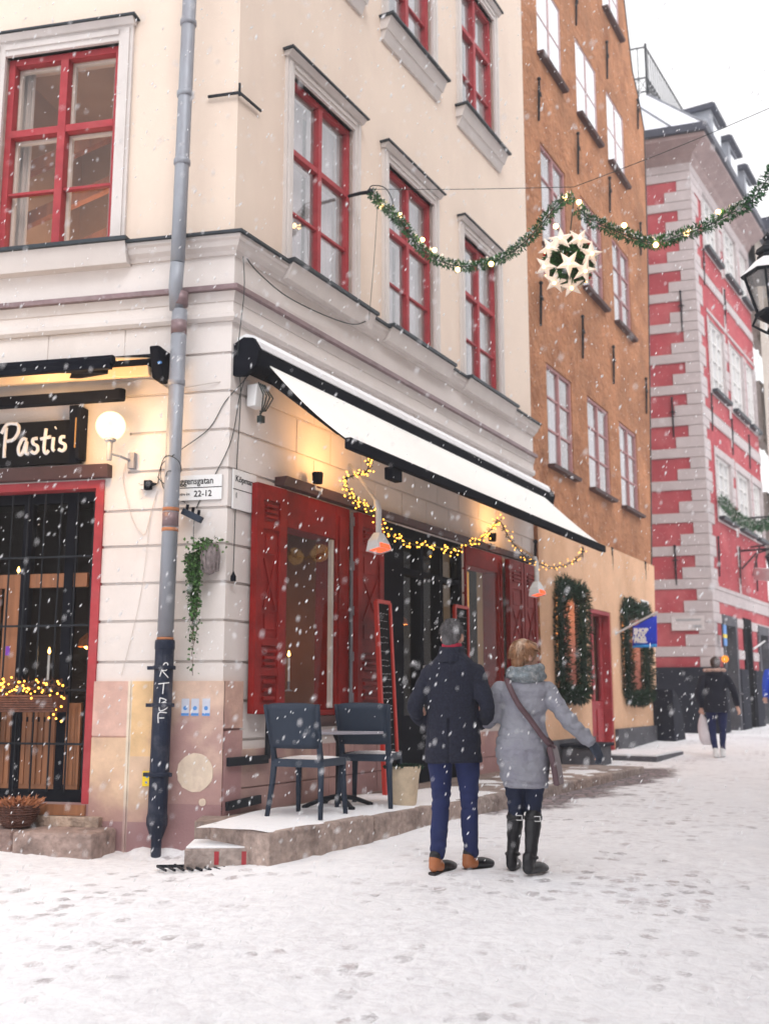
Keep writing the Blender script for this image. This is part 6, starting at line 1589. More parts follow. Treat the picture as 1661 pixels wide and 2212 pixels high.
for i, (h_, k_, a_) in enumerate(LEGW):
    b = MB(); az = R_(30) if i else R_(8); shoe(b, a_[0], a_[1], az, .27, 0, .95)
    kk = lambda f: (k_[0] * f + a_[0] * (1 - f), k_[1] * f + a_[1] * (1 - f), k_[2] * f + a_[2] * (1 - f))
    limb(b, [(*kk(.0), .042), (*kk(.3), .046), (*kk(.6), .056), (*kk(.85), .058)], 14)
    bt = melt(b, 'boot', MT['boot_black'], woman, .007, 2, lambda c: .004 * noise.noise(V((c.x * 12, c.y * 12, c.z * 28))))
    b = MB(); q = kk(.80); b.lathe(V(q) - V((0, 0, .015)), [(.058, 0), (.063, .004), (.063, .026), (.058, .03)], 18); q = V(kk(.05)); b.lathe(q - V((0, 0, .01)), [(.048, 0), (.054, .003), (.054, .016), (.048, .02)], 16); local(b, 'strap', MT['boot_black'], bt)
    q = V(kk(.80)); b = MB(); 
    f0 = q + V((.03, -.058, 0)); 
    for p_, q_ in (((-.018, 0, -.016), (.018, 0, -.016)), ((-.018, 0, .016), (.018, 0, .016)), ((-.018, 0, -.018), (-.018, 0, .018)), ((.018, 0, -.018), (.018, 0, .018))): b.beam(f0 + V(p_), f0 + V(q_), .005, .006, up=V((0, 1, 0)))
    local(b, 'buckle', MT['steel_white'], bt, False)
# gloves: one on each hand
b = MB(); hand(b, WA[1][2], (.45, .1, -.75), 1, (-.6, .6, -.3), .35, 1.02); limb(b, [(.435, -.022, .925, .034), (.47, -.01, .885, .030)], 12); melt(b, 'glove', MT['glove'], woman, .005, 2)
b = MB(); hand(b, WA[0][2], (-.6, .6, .1), -1, (0, -.2, -1), .5, 1.02); limb(b, [(-.33, .045, 1.07, .032), (-.35, .065, 1.078, .030)], 12); melt(b, 'glove', MT['glove'], woman, .005, 2)
# hair: short layered crop
b = MB(); t_ = MB(); t_.ball((0, -.022, .034), 1, 26, 18, sc=(.089, .108, .102)); t_.ball((0, -.075, -.035), 1, 18, 12, sc=(.068, .045, .072)); t_.ball((0, .05, .075), 1, 16, 10, sc=(.07, .05, .04))
for k in range(60):
    a = rng.uniform(0, 6.283); u = rng.uniform(.0, 1.1); p0 = V((math.cos(a) * math.sin(u) * .082, math.sin(a) * math.sin(u) * .1 - .022, math.cos(u) * .1 + .034))
    d = V((math.cos(a), math.sin(a) * 1.0, -.9 - rng.random() * .8)); p2 = p0 + d * rng.uniform(.03, .055)
    limb(t_, [(*p0, .013), (*(p0 * .45 + p2 * .55 + V((math.cos(a), math.sin(a), .2)) * .008), .013), (*p2, .006)], 6, 2)
b.mesh([Mw @ v for v in t_.v], t_.f)
melt(b, 'hair', MT['hair_blond'], woman, .0052, 2, lambda c: .004 * noise.noise(V((c.x * 55, c.y * 55, c.z * 18))))
def strands(parent, M, n, mt, R0, L_, seed):
    rs_ = random.Random(seed); mb = MB()
    for k in range(n):
        a = rs_.uniform(0, 6.283); u = rs_.uniform(.05, 1.75); c = V((math.cos(a) * math.sin(u) * R0[0], math.sin(a) * math.sin(u) * R0[1] - .022, math.cos(u) * R0[2] + .034))
        if c.y > .05 and c.z < .05: continue
        out_ = V((math.cos(a), math.sin(a), .1)); dn = V((out_.x * .6 + rs_.gauss(0, .25), out_.y * .6 + rs_.gauss(0, .25), -1.0 if u > .5 else -.2)).normalized(); L2 = L_ * rs_.uniform(.6, 1.3)
        p1 = c + dn * L2 * .5 + out_ * .004; p2 = c + dn * L2 + out_ * .003 * rs_.uniform(-1, 3); wv = dn.cross(out_).normalized() * .0022
        mb.mesh([M @ q for q in (c - wv, c + wv, p1 + wv, p1 - wv, p2)], [(0, 1, 2, 3), (3, 2, 4)])
    return local(mb, 'hair_strands', mt, parent, False, recalc=False)
strands(woman, Mw, 1500, MT['hair_blond'], (.090, .108, .104), .036, 3); strands(man, Mh, 1300, MT['hair_grey'], (.083, .101, .101), .02, 5)
# her bag hangs on its strap at the right hip
Mt = Matrix.Translation(woman.location) @ Matrix.Rotation(-R_(10), 4, 'Z') @ Matrix.Scale(.965, 4)
bag = bpy.data.objects.new('shoulder_bag', None); COL.objects.link(bag); bag.location = Mt @ V((.24, -.05, .62)); bag.rotation_euler = (0, 0, -R_(10)); bag.scale = (.965,) * 3
tag(bag, 'brown leather shoulder bag hanging at the hip of the woman in grey', 'bag')
def inbag(m_):
    o = bag.location; return None
def bagpart(mb, name, mt, smooth=False, bevel=.006):
    mb.v = [v - V((.24, -.05, .62)) for v in mb.v]; o = mb.build(name, mt, None, smooth=smooth, bevel=bevel); o.parent = bag; o.location = (0, 0, 0); return o
b = MB(); vs = []
for zz, dx in ((.60, .03), (.70, .018), (.80, .0), (.86, -.015)):
    for x, y in ((.175, -.13), (.215, -.15), (.245, .02), (.245, .15), (.205, .16)): vs.append(V((x + dx + .0, y, zz)))
b.mesh(vs, [tuple(range(4, -1, -1)), tuple(range(15, 20))] + [(j * 5 + k, j * 5 + (k + 1) % 5, (j + 1) * 5 + (k + 1) % 5, (j + 1) * 5 + k) for j in range(3) for k in range(5)])
bagpart(b, 'pouch', MT['leather_brown'], bevel=.012)
b = MB(); sp_ = [(-.100, -.085, 1.325), (-.075, -.142, 1.26), (-.02, -.152, 1.15), (.055, -.148, 1.05), (.125, -.140, .95), (.178, -.118, .885), (.212, -.07, .84)]
sp2 = [(-.100, -.085, 1.325), (-.11, .0, 1.335), (-.09, .10, 1.28), (.0, .16, 1.12), (.10, .155, .98), (.2, .10, .86)]
for sp in (sp_, sp2):
    c = [V(q) for q in catmull(sp, 4)]; vs = []
    for i, p_ in enumerate(c):
        t2 = (c[min(i + 1, len(c) - 1)] - c[max(i - 1, 0)]).normalized(); outw = V((p_.x - .0, p_.y, 0)); outw = V((0, -1 if sp is sp_ else 1, 0)) if abs(p_.y) > .03 else outw.normalized(); x = t2.cross(outw).normalized()
        for e_, f_ in ((-1, 0), (1, 0), (1, 1), (-1, 1)): vs.append(p_ + x * e_ * .019 + outw * (.003 + .007 * f_))
    b.mesh(vs, [(i * 4 + k, i * 4 + (k + 1) % 4, (i + 1) * 4 + (k + 1) % 4, (i + 1) * 4 + k) for i in range(len(c) - 1) for k in range(4)] + [(3, 2, 1, 0), tuple(len(vs) - 4 + k for k in range(4))])
bagpart(b, 'strap', MT['leather_brown'], True, 0)

# ---------------------------------------------------------------- the person further up the street
ff = gpt(1553, 1640, -.93); ff = gpt(1553, 1640, gz(ff.x, ff.y)); zf = gz(ff.x, ff.y)
b = MB(); Mf = head_geo(b, .02, .01, 1.50, R_(0), .95)
torso(b, [(0, 0, .78, .13, .11), (0, 0, .95, .14, .11), (0, 0, 1.15, .14, .10), (0, 0, 1.30, .14, .09), (0, 0, 1.37, .07, .06)])
LF = [((-.085, 0, .80), (-.08, .02, .44), (-.045, -.02, .09)), ((.085, 0, .80), (.085, .03, .44), (.07, .10, .09))]
for h_, k_, a_ in LF: limb(b, [(*h_, .07), (*k_, .045), (*a_, .032), (a_[0], a_[1] + .05, .05, .03)], 10)
FAr = [[(-.18, 0, 1.28), (-.25, -.02, 1.0), (-.235, .03, .78)], [(.18, 0, 1.28), (.28, -.02, 1.04), (.33, .03, .80)]]
for sh, el, wr in FAr: limb(b, [(*sh, .044), (*el, .036), (*wr, .026)], 10)
hand(b, FAr[0][2], (.1, .1, -1), -1, (.3, .6, 0), .7, .9); hand(b, FAr[1][2], (.3, .1, -.8), 1, (-.6, .5, 0), .5, .9)
far = melt(b, 'person', MT['skin'], None, .008, 2); far.location = (ff.x, ff.y, zf); far.rotation_euler = (0, 0, -R_(14))
tag(far, 'person in black fur-hooded coat and blue jeans walking away up the street', 'person'); eyes(Mf, far)
b = MB(); torso(b, [(0, 0, .72, .19, .15), (0, 0, .9, .185, .145), (0, 0, 1.05, .17, .13), (0, 0, 1.2, .18, .13), (0, 0, 1.30, .17, .11), (0, -.01, 1.37, .10, .09)])
limb(b, [(-.175, 0, 1.27, .07), (-.235, -.02, 1.13, .064), (-.262, -.02, 1.0, .058), (-.24, .02, .83, .048)], 14)
limb(b, [(.175, 0, 1.27, .07), (.245, -.02, 1.15, .064), (.292, -.02, 1.03, .058), (.325, .02, .86, .048)], 14)
melt(b, 'coat', MT['man_coat'], far, .011, 3, fold(.009, 8, 9, 3))
b = MB(); b.ball((0, -.06, 1.36), 1, 18, 10, sc=(.15, .10, .09)); melt(b, 'hood', MT['man_coat'], far, .011, 3)
b = MB(); n = 22; vs = []
for i in range(n + 1):
    a = math.pi * (1.0 + 1.0 * i / n); p = V((math.cos(a) * .155, -.02 + math.sin(a) * .135, 1.40 + .0 * i))
    for j in range(8): c = 6.283 * j / 8; o_2 = V((math.cos(a), math.sin(a), 0)); vs.append(p + o_2 * math.cos(c) * .028 + V((0, 0, math.sin(c) * .028)))
b.mesh(vs, [(i * 8 + j, i * 8 + (j + 1) % 8, (i + 1) * 8 + (j + 1) % 8, (i + 1) * 8 + j) for i in range(n) for j in range(8)] + [tuple(range(8)), tuple(n * 8 + 7 - j for j in range(8))])
melt(b, 'fur_trim', MT['fur'], far, .009, 1, lambda c: .014 * noise.noise(V((c.x * 60, c.y * 60, c.z * 60))))
b = MB(); t_ = MB(); t_.ball((0, -.01, .03), 1, 22, 14, sc=(.088, .104, .100)); t_.ball((0, -.05, -.05), 1, 16, 10, sc=(.075, .06, .08)); b.mesh([Mf @ v for v in t_.v], t_.f); melt(b, 'hair', MT['hair_dark'], far, .008, 2, lambda c: .005 * noise.noise(V((c.x * 40, c.y * 40, c.z * 20))))
b = MB(); torso(b, [(0, 0, .72, .14, .11), (0, 0, .84, .15, .115)])
for h_, k_, a_ in LF: limb(b, [(*h_, .09), (*k_, .06), (a_[0], a_[1], .12, .042)], 12)
melt(b, 'jeans', MT['trousers'], far, .010, 3, trf)
for i, (h_, k_, a_) in enumerate(LF): b = MB(); shoe(b, a_[0], a_[1], R_(8), .26, 0); melt(b, 'shoe', MT['sign_white'], far, .008, 1)
Mfr = Matrix.Translation(far.location) @ Matrix.Rotation(-R_(14), 4, 'Z'); wl_ = Mfr @ V((-.235, .05, .70))
pb = MB(); 
def P2(x, y, z): return Mfr @ V((-.235 + x, .05 + y, .70 + z))
rows2 = [(.004, .0, .03, .02), (.0, 0, -.03, .03), (.02, 0, -.12, .075), (.03, 0, -.28, .10), (.05, 0, -.42, .10), (.07, 0, -.50, .07)]
t_ = MB(); torso(t_, [(x, y, z, r, r * .55) for x, y, z, r in rows2], 18)
bagp = melt(t_, 'plastic_bag', MT['plastic_bag'], None, .009, 1, lambda c: .012 * noise.noise(V((c.x * 14, c.y * 14, c.z * 7)))); bagp.location = wl_; bagp.rotation_euler = (0, 0, -R_(14))
tag(bagp, 'white plastic carrier bag held by the person in the fur-hooded coat', 'bag')
# a passer-by in blue cut by the right edge of the view
fb_ = gpt(1674, 1600, -.84); fb_ = V((fb_.x, fb_.y, gz(fb_.x, fb_.y))); fb_ = gpt(1686, 1598, gz(fb_.x, fb_.y)); k = fb_.length
b = MB(); Mb_ = head_geo(b, 0, .01, 1.6, 0); torso(b, [(0, 0, .85, .14, .11), (0, 0, 1.1, .14, .1), (0, 0, 1.4, .13, .09), (0, 0, 1.46, .06, .06)])
for sx in (-1, 1): limb(b, [(sx * .09, 0, .86, .075), (sx * .1, .02, .48, .05), (sx * .1, 0, .09, .036), (sx * .1, .05, .05, .03)], 10); limb(b, [(sx * .2, 0, 1.38, .045), (sx * .25, -.02, 1.1, .038), (sx * .24, .06, .86, .027)], 10); hand(b, (sx * .24, .06, .86), (0, .2, -1), sx, (-sx * .5, .5, 0), .5)
blu = melt(b, 'person', MT['skin'], None, .009, 2); blu.location = fb_; tag(blu, 'passer-by in a bright blue jacket at the right edge of the photo', 'person'); eyes(Mb_, blu)
b = MB(); torso(b, [(0, 0, .82, .2, .15), (0, 0, 1.1, .19, .14), (0, 0, 1.35, .2, .13), (0, 0, 1.47, .10, .09)])
for sx in (-1, 1): limb(b, [(sx * .19, 0, 1.37, .07), (sx * .26, -.02, 1.12, .062), (sx * .245, .05, .9, .05)], 12)
melt(b, 'jacket', mat('jacket_blue', (.01, .06, .5), .6, .1, 8), blu, .012, 2, fold(.008, 9, 9, 1))
b = MB()
for sx in (-1, 1): limb(b, [(sx * .09, 0, .86, .09), (sx * .1, .02, .48, .065), (sx * .1, 0, .12, .05)], 12)
melt(b, 'trousers', MT['jeans_dark'], blu, .012, 2)
for sx in (-1, 1): b = MB(); shoe(b, sx * .1, 0, 0); melt(b, 'shoe', MT['boot_black'], blu, .01, 1)
b = MB(); t_ = MB(); t_.ball((0, -.018, .03), 1, 20, 14, sc=(.08, .098, .098)); b.mesh([Mb_ @ v for v in t_.v], t_.f); melt(b, 'hair', MT['hair_dark'], blu, .008, 2)
# ================================================================== GARLAND OVER THE STREET
hs_, hz_ = FB.px(797, 412, .25)
class GPlane: pass
def gp(u, v, dy=0.0):
    """point of the vertical plane that crosses the street square to the front at s = hs_"""
    r = ray(u, v); p0 = FB.P(hs_ + dy, 0, 0); n = FB.d; return r * (p0.dot(n) / r.dot(n))
def crom(P, n=6):
    out = []
    for i in range(len(P) - 1):
        p0, p1, p2, p3 = P[max(i - 1, 0)], P[i], P[i + 1], P[min(i + 2, len(P) - 1)]
        for k in range(n): f = k / n; out.append(.5 * ((2 * p1) + (p2 - p0) * f + (2 * p0 - 5 * p1 + 4 * p2 - p3) * f * f + (3 * p1 - p0 - 3 * p2 + p3) * f ** 3))
    return out + [P[-1]]
def fir_rope(mb, sn, path, rad, dens, mt_col=(1, 1, 1), leafL=.055):
    for a, b in zip(path, path[1:]):
        L_ = (b - a).length; n = int(L_ * dens); t = (b - a).normalized()
        for k in range(n):
            c = a.lerp(b, rng.random()); r_ = V((rng.gauss(0, 1), rng.gauss(0, 1), rng.gauss(0, 1))); r_ = (r_ - t * r_.dot(t)).normalized()
            g = rng.uniform(.35, 2.0); q = c + r_ * rad * rng.uniform(.1, .85)
            mb.leaf(q, r_ + t * rng.uniform(-.6, 1.0), leafL * rng.uniform(.6, 1.3), .014, (g, g * rng.uniform(.9, 1.1), g * .9))
            if sn is not None and r_.z > .45 and rng.random() < .22: sn.leaf(q + V((0, 0, .012)), r_ + V((rng.gauss(0, 1), rng.gauss(0, 1), 0)), .04, .026)
ga = thing('garland', 'green fir garland with warm bulbs hanging across the street, dusted with snow', 'garland', gp(1240, 420))
uv1 = [(803, 416), (822, 440), (850, 462), (880, 498), (905, 532), (935, 556), (985, 574), (1035, 572), (1085, 556), (1130, 525), (1160, 495), (1190, 458), (1215, 432), (1240, 424)]
uv2 = [(1246, 448), (1270, 472), (1310, 490), (1355, 508), (1410, 524), (1460, 510), (1520, 490), (1575, 462), (1620, 435), (1648, 400), (1675, 360), (1720, 290), (1790, 200), (1900, 100)]
Pg = [gp(u, v, .1 * math.sin(u * .02)) for u, v in uv1]; Pg2 = [gp(u, v, .1 * math.sin(u * .02)) for u, v in uv2]
mb = MB(); sn = MB(); fir_rope(mb, sn, crom(Pg), .044, 1000, leafL=.042); fir_rope(mb, sn, crom(Pg2), .050, 1000, leafL=.046)
mb.build('foliage', MT['fir'], ga, recalc=False); sn.build('snow', MT['snow_matt'], ga, recalc=False)['kind'] = 'stuff'
mb = MB(); mb.tube(crom(Pg), .006, 5); mb.build('core_wire', MT['cable'], ga); mb = MB(); mb.tube(crom(Pg2), .006, 5); mb.build('core_wire', MT['cable'], ga)
BB = MB(); BB.ball((0, 0, 0), .025, 12, 8); _bo = BB.build('tmp', MT['bulb_warm'], smooth=True); BIG = _bo.data; bpy.data.objects.remove(_bo)
for u, v in [(825, 450), (864, 468), (912, 521), (938, 543), (988, 585), (1060, 573), (1199, 492), (1218, 430), (1249, 440), (1346, 490), (1414, 532), (1480, 507), (1548, 462)]:
    p = gp(u, v) + V((0, -.04, 0)); put(BIG, 'bulb', p, ga)
    l = bpy.data.lights.new('garland_light', 'POINT'); l.energy = .35; l.color = (1, .6, .25); l.shadow_soft_size = .03; o = bpy.data.objects.new('garland_light', l); COL.objects.link(o); o.location = p + V((0, -.06, 0))
# hook, loop of cable and carrying wires
hk = thing('garland_hook', 'black iron hook on the cream wall holding the left end of the garland', 'hook', FB.P(hs_, 0, hz_))
mb = MB(); e = gp(800, 414); mb.tube([FB.P(hs_, .0, hz_), FB.P(hs_, .15, hz_), e], [.018, .02, .022], 8); mb.ball(e, .038, 10, 7); mb.build('hook', MT['black_metal'], hk)
cable('garland_cable', 'curved dark cable looping between the hook and the garland', [gp(797, 408), gp(805, 400), gp(830, 404), gp(845, 425), gp(850, 450)], .006, MT['cable'])
cable('garland_wire', 'thin steel wire stretched from the cream wall hook over the star ball', [gp(798, 408), gp(1000, 408), gp(1240, 403)], .0035, MT['cable'])
cable('garland_wire', 'thin steel wire running from the star ball up to the right edge of the street', [gp(1240, 403), gp(1450, 322), gp(1661, 233), gp(1800, 170)], .0035, MT['cable'])
cable('garland_wire', 'thin dark wire dropping from the garland hook to the cornice', [gp(815, 450), gp(808, 560), gp(797, 690)], .003, MT['cable'])
# star ball
bc = gp(1229, 566); BR = .245
ball = thing('star_ball', 'round fir ball covered with white glowing paper stars under the garland', 'decoration', bc)
mb = MB(); sn = MB()
for q in range(2600):
    d = V((rng.gauss(0, 1), rng.gauss(0, 1), rng.gauss(0, 1))).normalized(); g = rng.uniform(.3, 1.7); mb.leaf(bc + d * BR * rng.uniform(.45, .82), d + V((rng.gauss(0, .6), rng.gauss(0, .6), rng.gauss(0, .6))), .07, .016, (g, g * 1.0, g * .6))
mb.build('foliage', MT['fir'], ball, recalc=False)
mb = MB(); mb.tube([gp(1240, 424), bc + V((0, 0, .15))], .006, 5); mb.build('cord', MT['cable'], ball)
mstar = mat('star_paper', (.82, .74, .66), .8, .04, 5, emit=(1, .62, .40), estr=.10)
berry = MB(); berry.ball((0, 0, 0), .014, 8, 6); _bo = berry.build('tmp', MT['bright_red'], smooth=True); BERRY = _bo.data; bpy.data.objects.remove(_bo)
def star_mesh(R0):
    m_ = MB(); n = 5; vs = []
    for k in range(2 * n): a = math.pi * k / n; r_ = R0 if k % 2 == 0 else R0 * .40; vs.append(V((math.cos(a) * r_, math.sin(a) * r_, 0)))
    vs += [V((0, 0, R0 * .26)), V((0, 0, -R0 * .1))]
    m_.mesh(vs, [(k, (k + 1) % 10, 10) for k in range(10)] + [((k + 1) % 10, k, 11) for k in range(10)]); o = m_.build('tmp', mstar); d = o.data; bpy.data.objects.remove(o); return d
SM_ = star_mesh(.128)
view = (-bc).normalized(); rt = view.cross(V((0, 0, 1))).normalized() * -1; up_ = V((0, 0, 1))
ang = [(0, -.03), (-.62, .52), (-.24, .78), (.36, .72), (.72, .22), (.50, -.30), (.06, -.80), (-.48, -.60), (-.78, -.08)]
dirs = []
up2 = (up_ - view * up_.dot(view)).normalized(); rt2 = up2.cross(view).normalized()
for x, y in ang:
    x *= 1.12; y *= 1.12; h_ = math.hypot(x, y); x, y = (x * .96 / h_, y * .96 / h_) if h_ > .96 else (x, y); zz = math.sqrt(max(0.02, 1 - x * x - y * y)); dirs.append((rt2 * x + up2 * y + view * zz).normalized())
for k in range(7):
    a = 6.283 * k / 7; dirs.append((rt2 * math.cos(a) * .9 + up2 * math.sin(a) * .9 - view * .55).normalized())
for i, d in enumerate(dirs):
    s_o = bpy.data.objects.new('star', SM_); COL.objects.link(s_o); s_o.parent = ball; s_o.location = d * BR * 1.0
    s_o.rotation_mode = 'QUATERNION'; s_o.rotation_quaternion = ((d + view * 1.1).normalized() if i < 9 else d).to_track_quat('Z', 'Y') @ Euler((0, 0, rng.uniform(0, 1.2))).to_quaternion()
    bo = bpy.data.objects.new('bulb', BIG); COL.objects.link(bo); bo.parent = s_o; bo.location = (0, 0, .035); bo.scale = (.62,) * 3
for k in range(9):
    a = 6.283 * k / 9; bo = bpy.data.objects.new('berry', BERRY); COL.objects.link(bo); bo.parent = ball; bo.location = (rt2 * math.cos(a) + up2 * math.sin(a)) * BR * .98 + view * .05
point_l = bpy.data.lights.new('ball_light', 'POINT'); point_l.energy = .8; point_l.color = (1, .6, .3); point_l.shadow_soft_size = .1; o = bpy.data.objects.new('ball_light', point_l); COL.objects.link(o); o.location = bc + view * .38

# ================================================================== WREATHS ROUND THE SHOP WINDOWS
for i, (k, lab) in enumerate(((0, 'dark fir wreath framing the shop window left of the red door'), (2, 'dark fir wreath framing the shop window right of the red door'))):
    a, b, c, d = OD[k]; t = thing('window_wreath', lab, 'wreath', FB.P((a + b) / 2, .08, c), 'fir wreaths round the shop windows')
    P_ = [FB.P(x, .14, z) for x, z in ((a, c), (a - .02, (c + d) / 2), (a, d), (a + .15, d + .12), ((a + b) / 2, d - .02), (b - .15, d + .10), (b + .02, d), (b + .02, (c + d) / 2), (b, c), ((a + b) / 2, c - .03), (a, c))]
    pp_ = []
    for p, q in zip(P_, P_[1:]): pp_ += [p.lerp(q, f / 6) for f in range(6)]
    pp_.append(P_[-1]); mb = MB(); fir_rope(mb, None, pp_, .115, 1000, leafL=.10); 
    for v_ in range(0): pass
    mb.build('foliage', MT['dark_fir'], t, recalc=False); mb = MB(); mb.tube(pp_, .05, 6); mb.build('stem', MT['dark_fir'], t)
# ================================================================== FLAG SIGN
p0 = FB.px(1335, 1368, .1); base = FB.P(p0[0], .08, p0[1])
t = thing('flag_sign', 'blue cloth flag reading SHOP TAX FREE on a slanted white pole', 'sign', base)
tip = gpt(1420, 1325, 1)  # direction only
r = ray(1420, 1322); 
# the pole leans out square to the wall
n_ = FB.d; k = (base.dot(n_)) / r.dot(n_); tip = r * k
mb = MB(); mb.tube([base, tip], .018, 8); mb.lathe(base - FB.n * .06, [(.05, 0), (.05, .03), (.02, .06)], 10, axis=FB.n); mb.build('pole', MT['steel_white'], t)
def fp(u, v): r = ray(u, v); return r * (base.dot(n_) / r.dot(n_))
q = [fp(1367, 1354), fp(1418, 1329), fp(1419, 1398), fp(1366, 1400)]
mb = MB(); cl = MB(); ndiv = 10
def flagP(f, g):
    a = q[0].lerp(q[1], f); b_ = q[3].lerp(q[2], f); p = a.lerp(b_, g); return p + FB.d * .015 * math.sin(f * 7 + g * 2)
pv = [flagP(i / ndiv, j / ndiv) for j in range(ndiv + 1) for i in range(ndiv + 1)]
fcs = [(j * 11 + i, j * 11 + i + 1, (j + 1) * 11 + i + 1, (j + 1) * 11 + i) for j in range(9) for i in range(10)]
mb.mesh(pv, fcs); o = mb.build('cloth', MT['flag_blue'], t, smooth=True); sm = o.modifiers.new('th', 'SOLIDIFY'); sm.thickness = .006
mb = MB(); mb.mesh(pv, [(9 * 11 + i, 9 * 11 + i + 1, 10 * 11 + i + 1, 10 * 11 + i) for i in range(10)]); o = mb.build('cyan_hem', MT['flag_cyan'], t, smooth=True); sm = o.modifiers.new('th', 'SOLIDIFY'); sm.thickness = .006
# lettering laid on both faces of the cloth
tl, tr_, bl_, br_ = fp(1367, 1350), fp(1419, 1350), fp(1366, 1400), fp(1419, 1400)
ex = (br_ - bl_); W_ = ex.length; ex.normalize(); ez = V((0, 0, 1)); hgt = W_
class FlagF:
    def P(self, s, o, z): return bl_ + ex * s - FB.d * o + ez * z
FF = FlagF()
for j, wd in enumerate(('SHOP', 'TAX', 'FREE.')): text_mesh(wd, W_ * .245, FF, W_ * .10, .024, W_ * (.62 - .2 * j), MT['paint_white'], t, bold=.008, sx=.95)
text_mesh('TAX FREE', W_ * .10, FF, W_ * .12, .024, W_ * .115, MT['flag_cyan'], t, 'small_lettering')
# house plate and street plates further off
pl_s, pl_z = FB.px(1393, 1316, .07)
t = thing('street_sign', 'small pale name plate at the far end of the orange building', 'street sign', FB.P(pl_s, .06, pl_z))
mb = MB(); mb.box(FB, pl_s - .28, pl_s + .30, .061, .075, pl_z - .20, pl_z + .17); mb.build('plate', MT['sign_white'], t); mb = MB()
for j in range(3): mb.box(FB, pl_s - .2, pl_s + .2, .076, .078, pl_z - .1 + j * .1, pl_z - .07 + j * .1)
mb.build('lettering', mat('grey_print', (.35, .35, .36), .7), t)
ps, pz_ = FR1.px(1487, 1346, .04)
t = thing('street_sign', 'wide pale street name plate on the red striped building corner', 'street sign', FR1.P(ps, .03, pz_))
mb = MB(); mb.box(FR1, ps - .38, ps + .40, .036, .05, pz_ - .18, pz_ + .18); mb.build('plate', mat('plate_pale', (.58, .53, .52), .7), t); mb = MB(); mb.box(FR1, ps - .3, ps + .3, .051, .053, pz_ + .05, pz_ + .10); mb.box(FR1, ps - .3, ps - .1, .051, .053, pz_ - .12, pz_ - .05); mb.build('lettering', MT['grey_print'], t)
# ================================================================== STREET LANTERN
Ld = 8.6; lc = ray(1667, 640); lc = lc * (Ld / lc.y)
t = thing('street_lantern', 'black iron street lantern with snowy hood at the right edge', 'lantern', (lc.x, lc.y, gz(lc.x, lc.y)))
def L4(mb, z0, r0, z1, r1, n=6, cap=True): mb.lathe((lc.x, lc.y, lc.z), [(r0, z0), (r1, z1)], n, cap=cap)
zl = lambda v: (ray(1640, v).z / ray(1640, v).y * Ld) - lc.z
mb = MB(); mb.lathe(lc, [(.235, zl(597)), (.245, zl(592)), (.10, zl(562)), (.10, zl(552)), (.085, zl(550)), (.11, zl(545)), (.10, zl(536)), (.06, zl(532)), (.03, zl(520)), (.045, zl(512)), (.0, zl(500))], 6); mb.build('hood', MT['black_metal'], t)
mb = MB(); mb.lathe(lc, [(.236, zl(596) + .006), (.11, zl(566) + .004), (.1, zl(560)), (.2, zl(592) + .01)], 6, cap=False); mb.lathe(lc, [(.243, zl(592) + .004), (.112, zl(563) + .012), (.10, zl(563) + .012)], 6, cap=False); mb.build('snow', MT['snow_matt'], t)
mb = MB(); z_a, z_b = zl(597), zl(676)
for k in range(6):
    a = 6.283 * k / 6; mb.beam(lc + V((math.cos(a) * .225, math.sin(a) * .225, z_a)), lc + V((math.cos(a) * .13, math.sin(a) * .13, z_b)), .018, .018)
mb.lathe(lc, [(.14, z_b - .03), (.15, z_b), (.13, z_b + .02)], 6); mb.lathe(lc, [(.02, z_b - .40), (.02, z_b - .20), (.06, z_b - .16), (.03, z_b - .10), (.12, z_b - .03)], 8)
for k in range(3): a = 6.283 * k / 3 + .5; mb.tube([lc + V((math.cos(a) * .13, math.sin(a) * .13, z_b)), lc + V((math.cos(a) * .17, math.sin(a) * .17, z_b - .08)), lc + V((math.cos(a) * .08, math.sin(a) * .08, z_b - .15)), lc + V((0, 0, z_b - .2))], .012, 6)
mb.build('frame', MT['black_metal'], t)
mb = MB(); mb.lathe(lc, [(.215, z_a), (.125, z_b)], 6, cap=False); m_gl = glass('lantern_glass', tint=(.95, .93, .9), refl=.08, fres=.6, dirt=.25); mb.build('pane', m_gl, t, recalc=False)
mb = MB(); mb.lathe(lc, [(.05, z_b + .02), (.07, z_b + .07), (.065, z_b + .13), (.03, z_b + .17), (0, z_b + .18)], 12); mb.build('lamp_bulb', mat('milk_glass', (.5, .45, .38), .4), t, smooth=True)
mb = MB(); g0 = gz(lc.x, lc.y); mb.lathe((lc.x, lc.y, g0 - .1), [(.12, 0), (.12, .5), (.07, .6), (.045, .75), (.04, lc.z + z_b - .38 - g0 + .1)], 12)
mb.tube([lc + V((-.02, 0, z_b - .38)), lc + V((.1, 0, z_b - .36))], .02, 6); mb.build('post', MT['black_metal'], t)
# ================================================================== FAR STREET DETAILS
fg = thing('garland', 'short green fir garland across the far end of the street', 'garland', FR2.P(3, .5, 5))
def r2(u, v, o): s, z = FR2.px(u, v, o); return FR2.P(s, o, z)
P3 = crom([r2(1558, 1078, .1), r2(1580, 1105, .5), r2(1605, 1125, .9), r2(1640, 1137, 1.4), r2(1680, 1125, 2.0)]); mb = MB(); sn = MB(); fir_rope(mb, sn, P3, .10, 420, leafL=.11); mb.build('foliage', MT['fir'], fg, recalc=False); sn.build('snow', MT['snow_matt'], fg, recalc=False)['kind'] = 'stuff'
hs2 = thing('hanging_sign', 'pale hanging shop sign on a bracket up the far street', 'sign', r2(1640, 1210, .5))
a = r2(1622, 1182, .1); c = r2(1650, 1178, 1.0)
mb = MB(); mb.beam(a, c, .05, .05); mb.beam(a + V((0, 0, -.8)), a.lerp(c, .7), .03, .03); mb.build('bracket', MT['black_metal'], hs2)
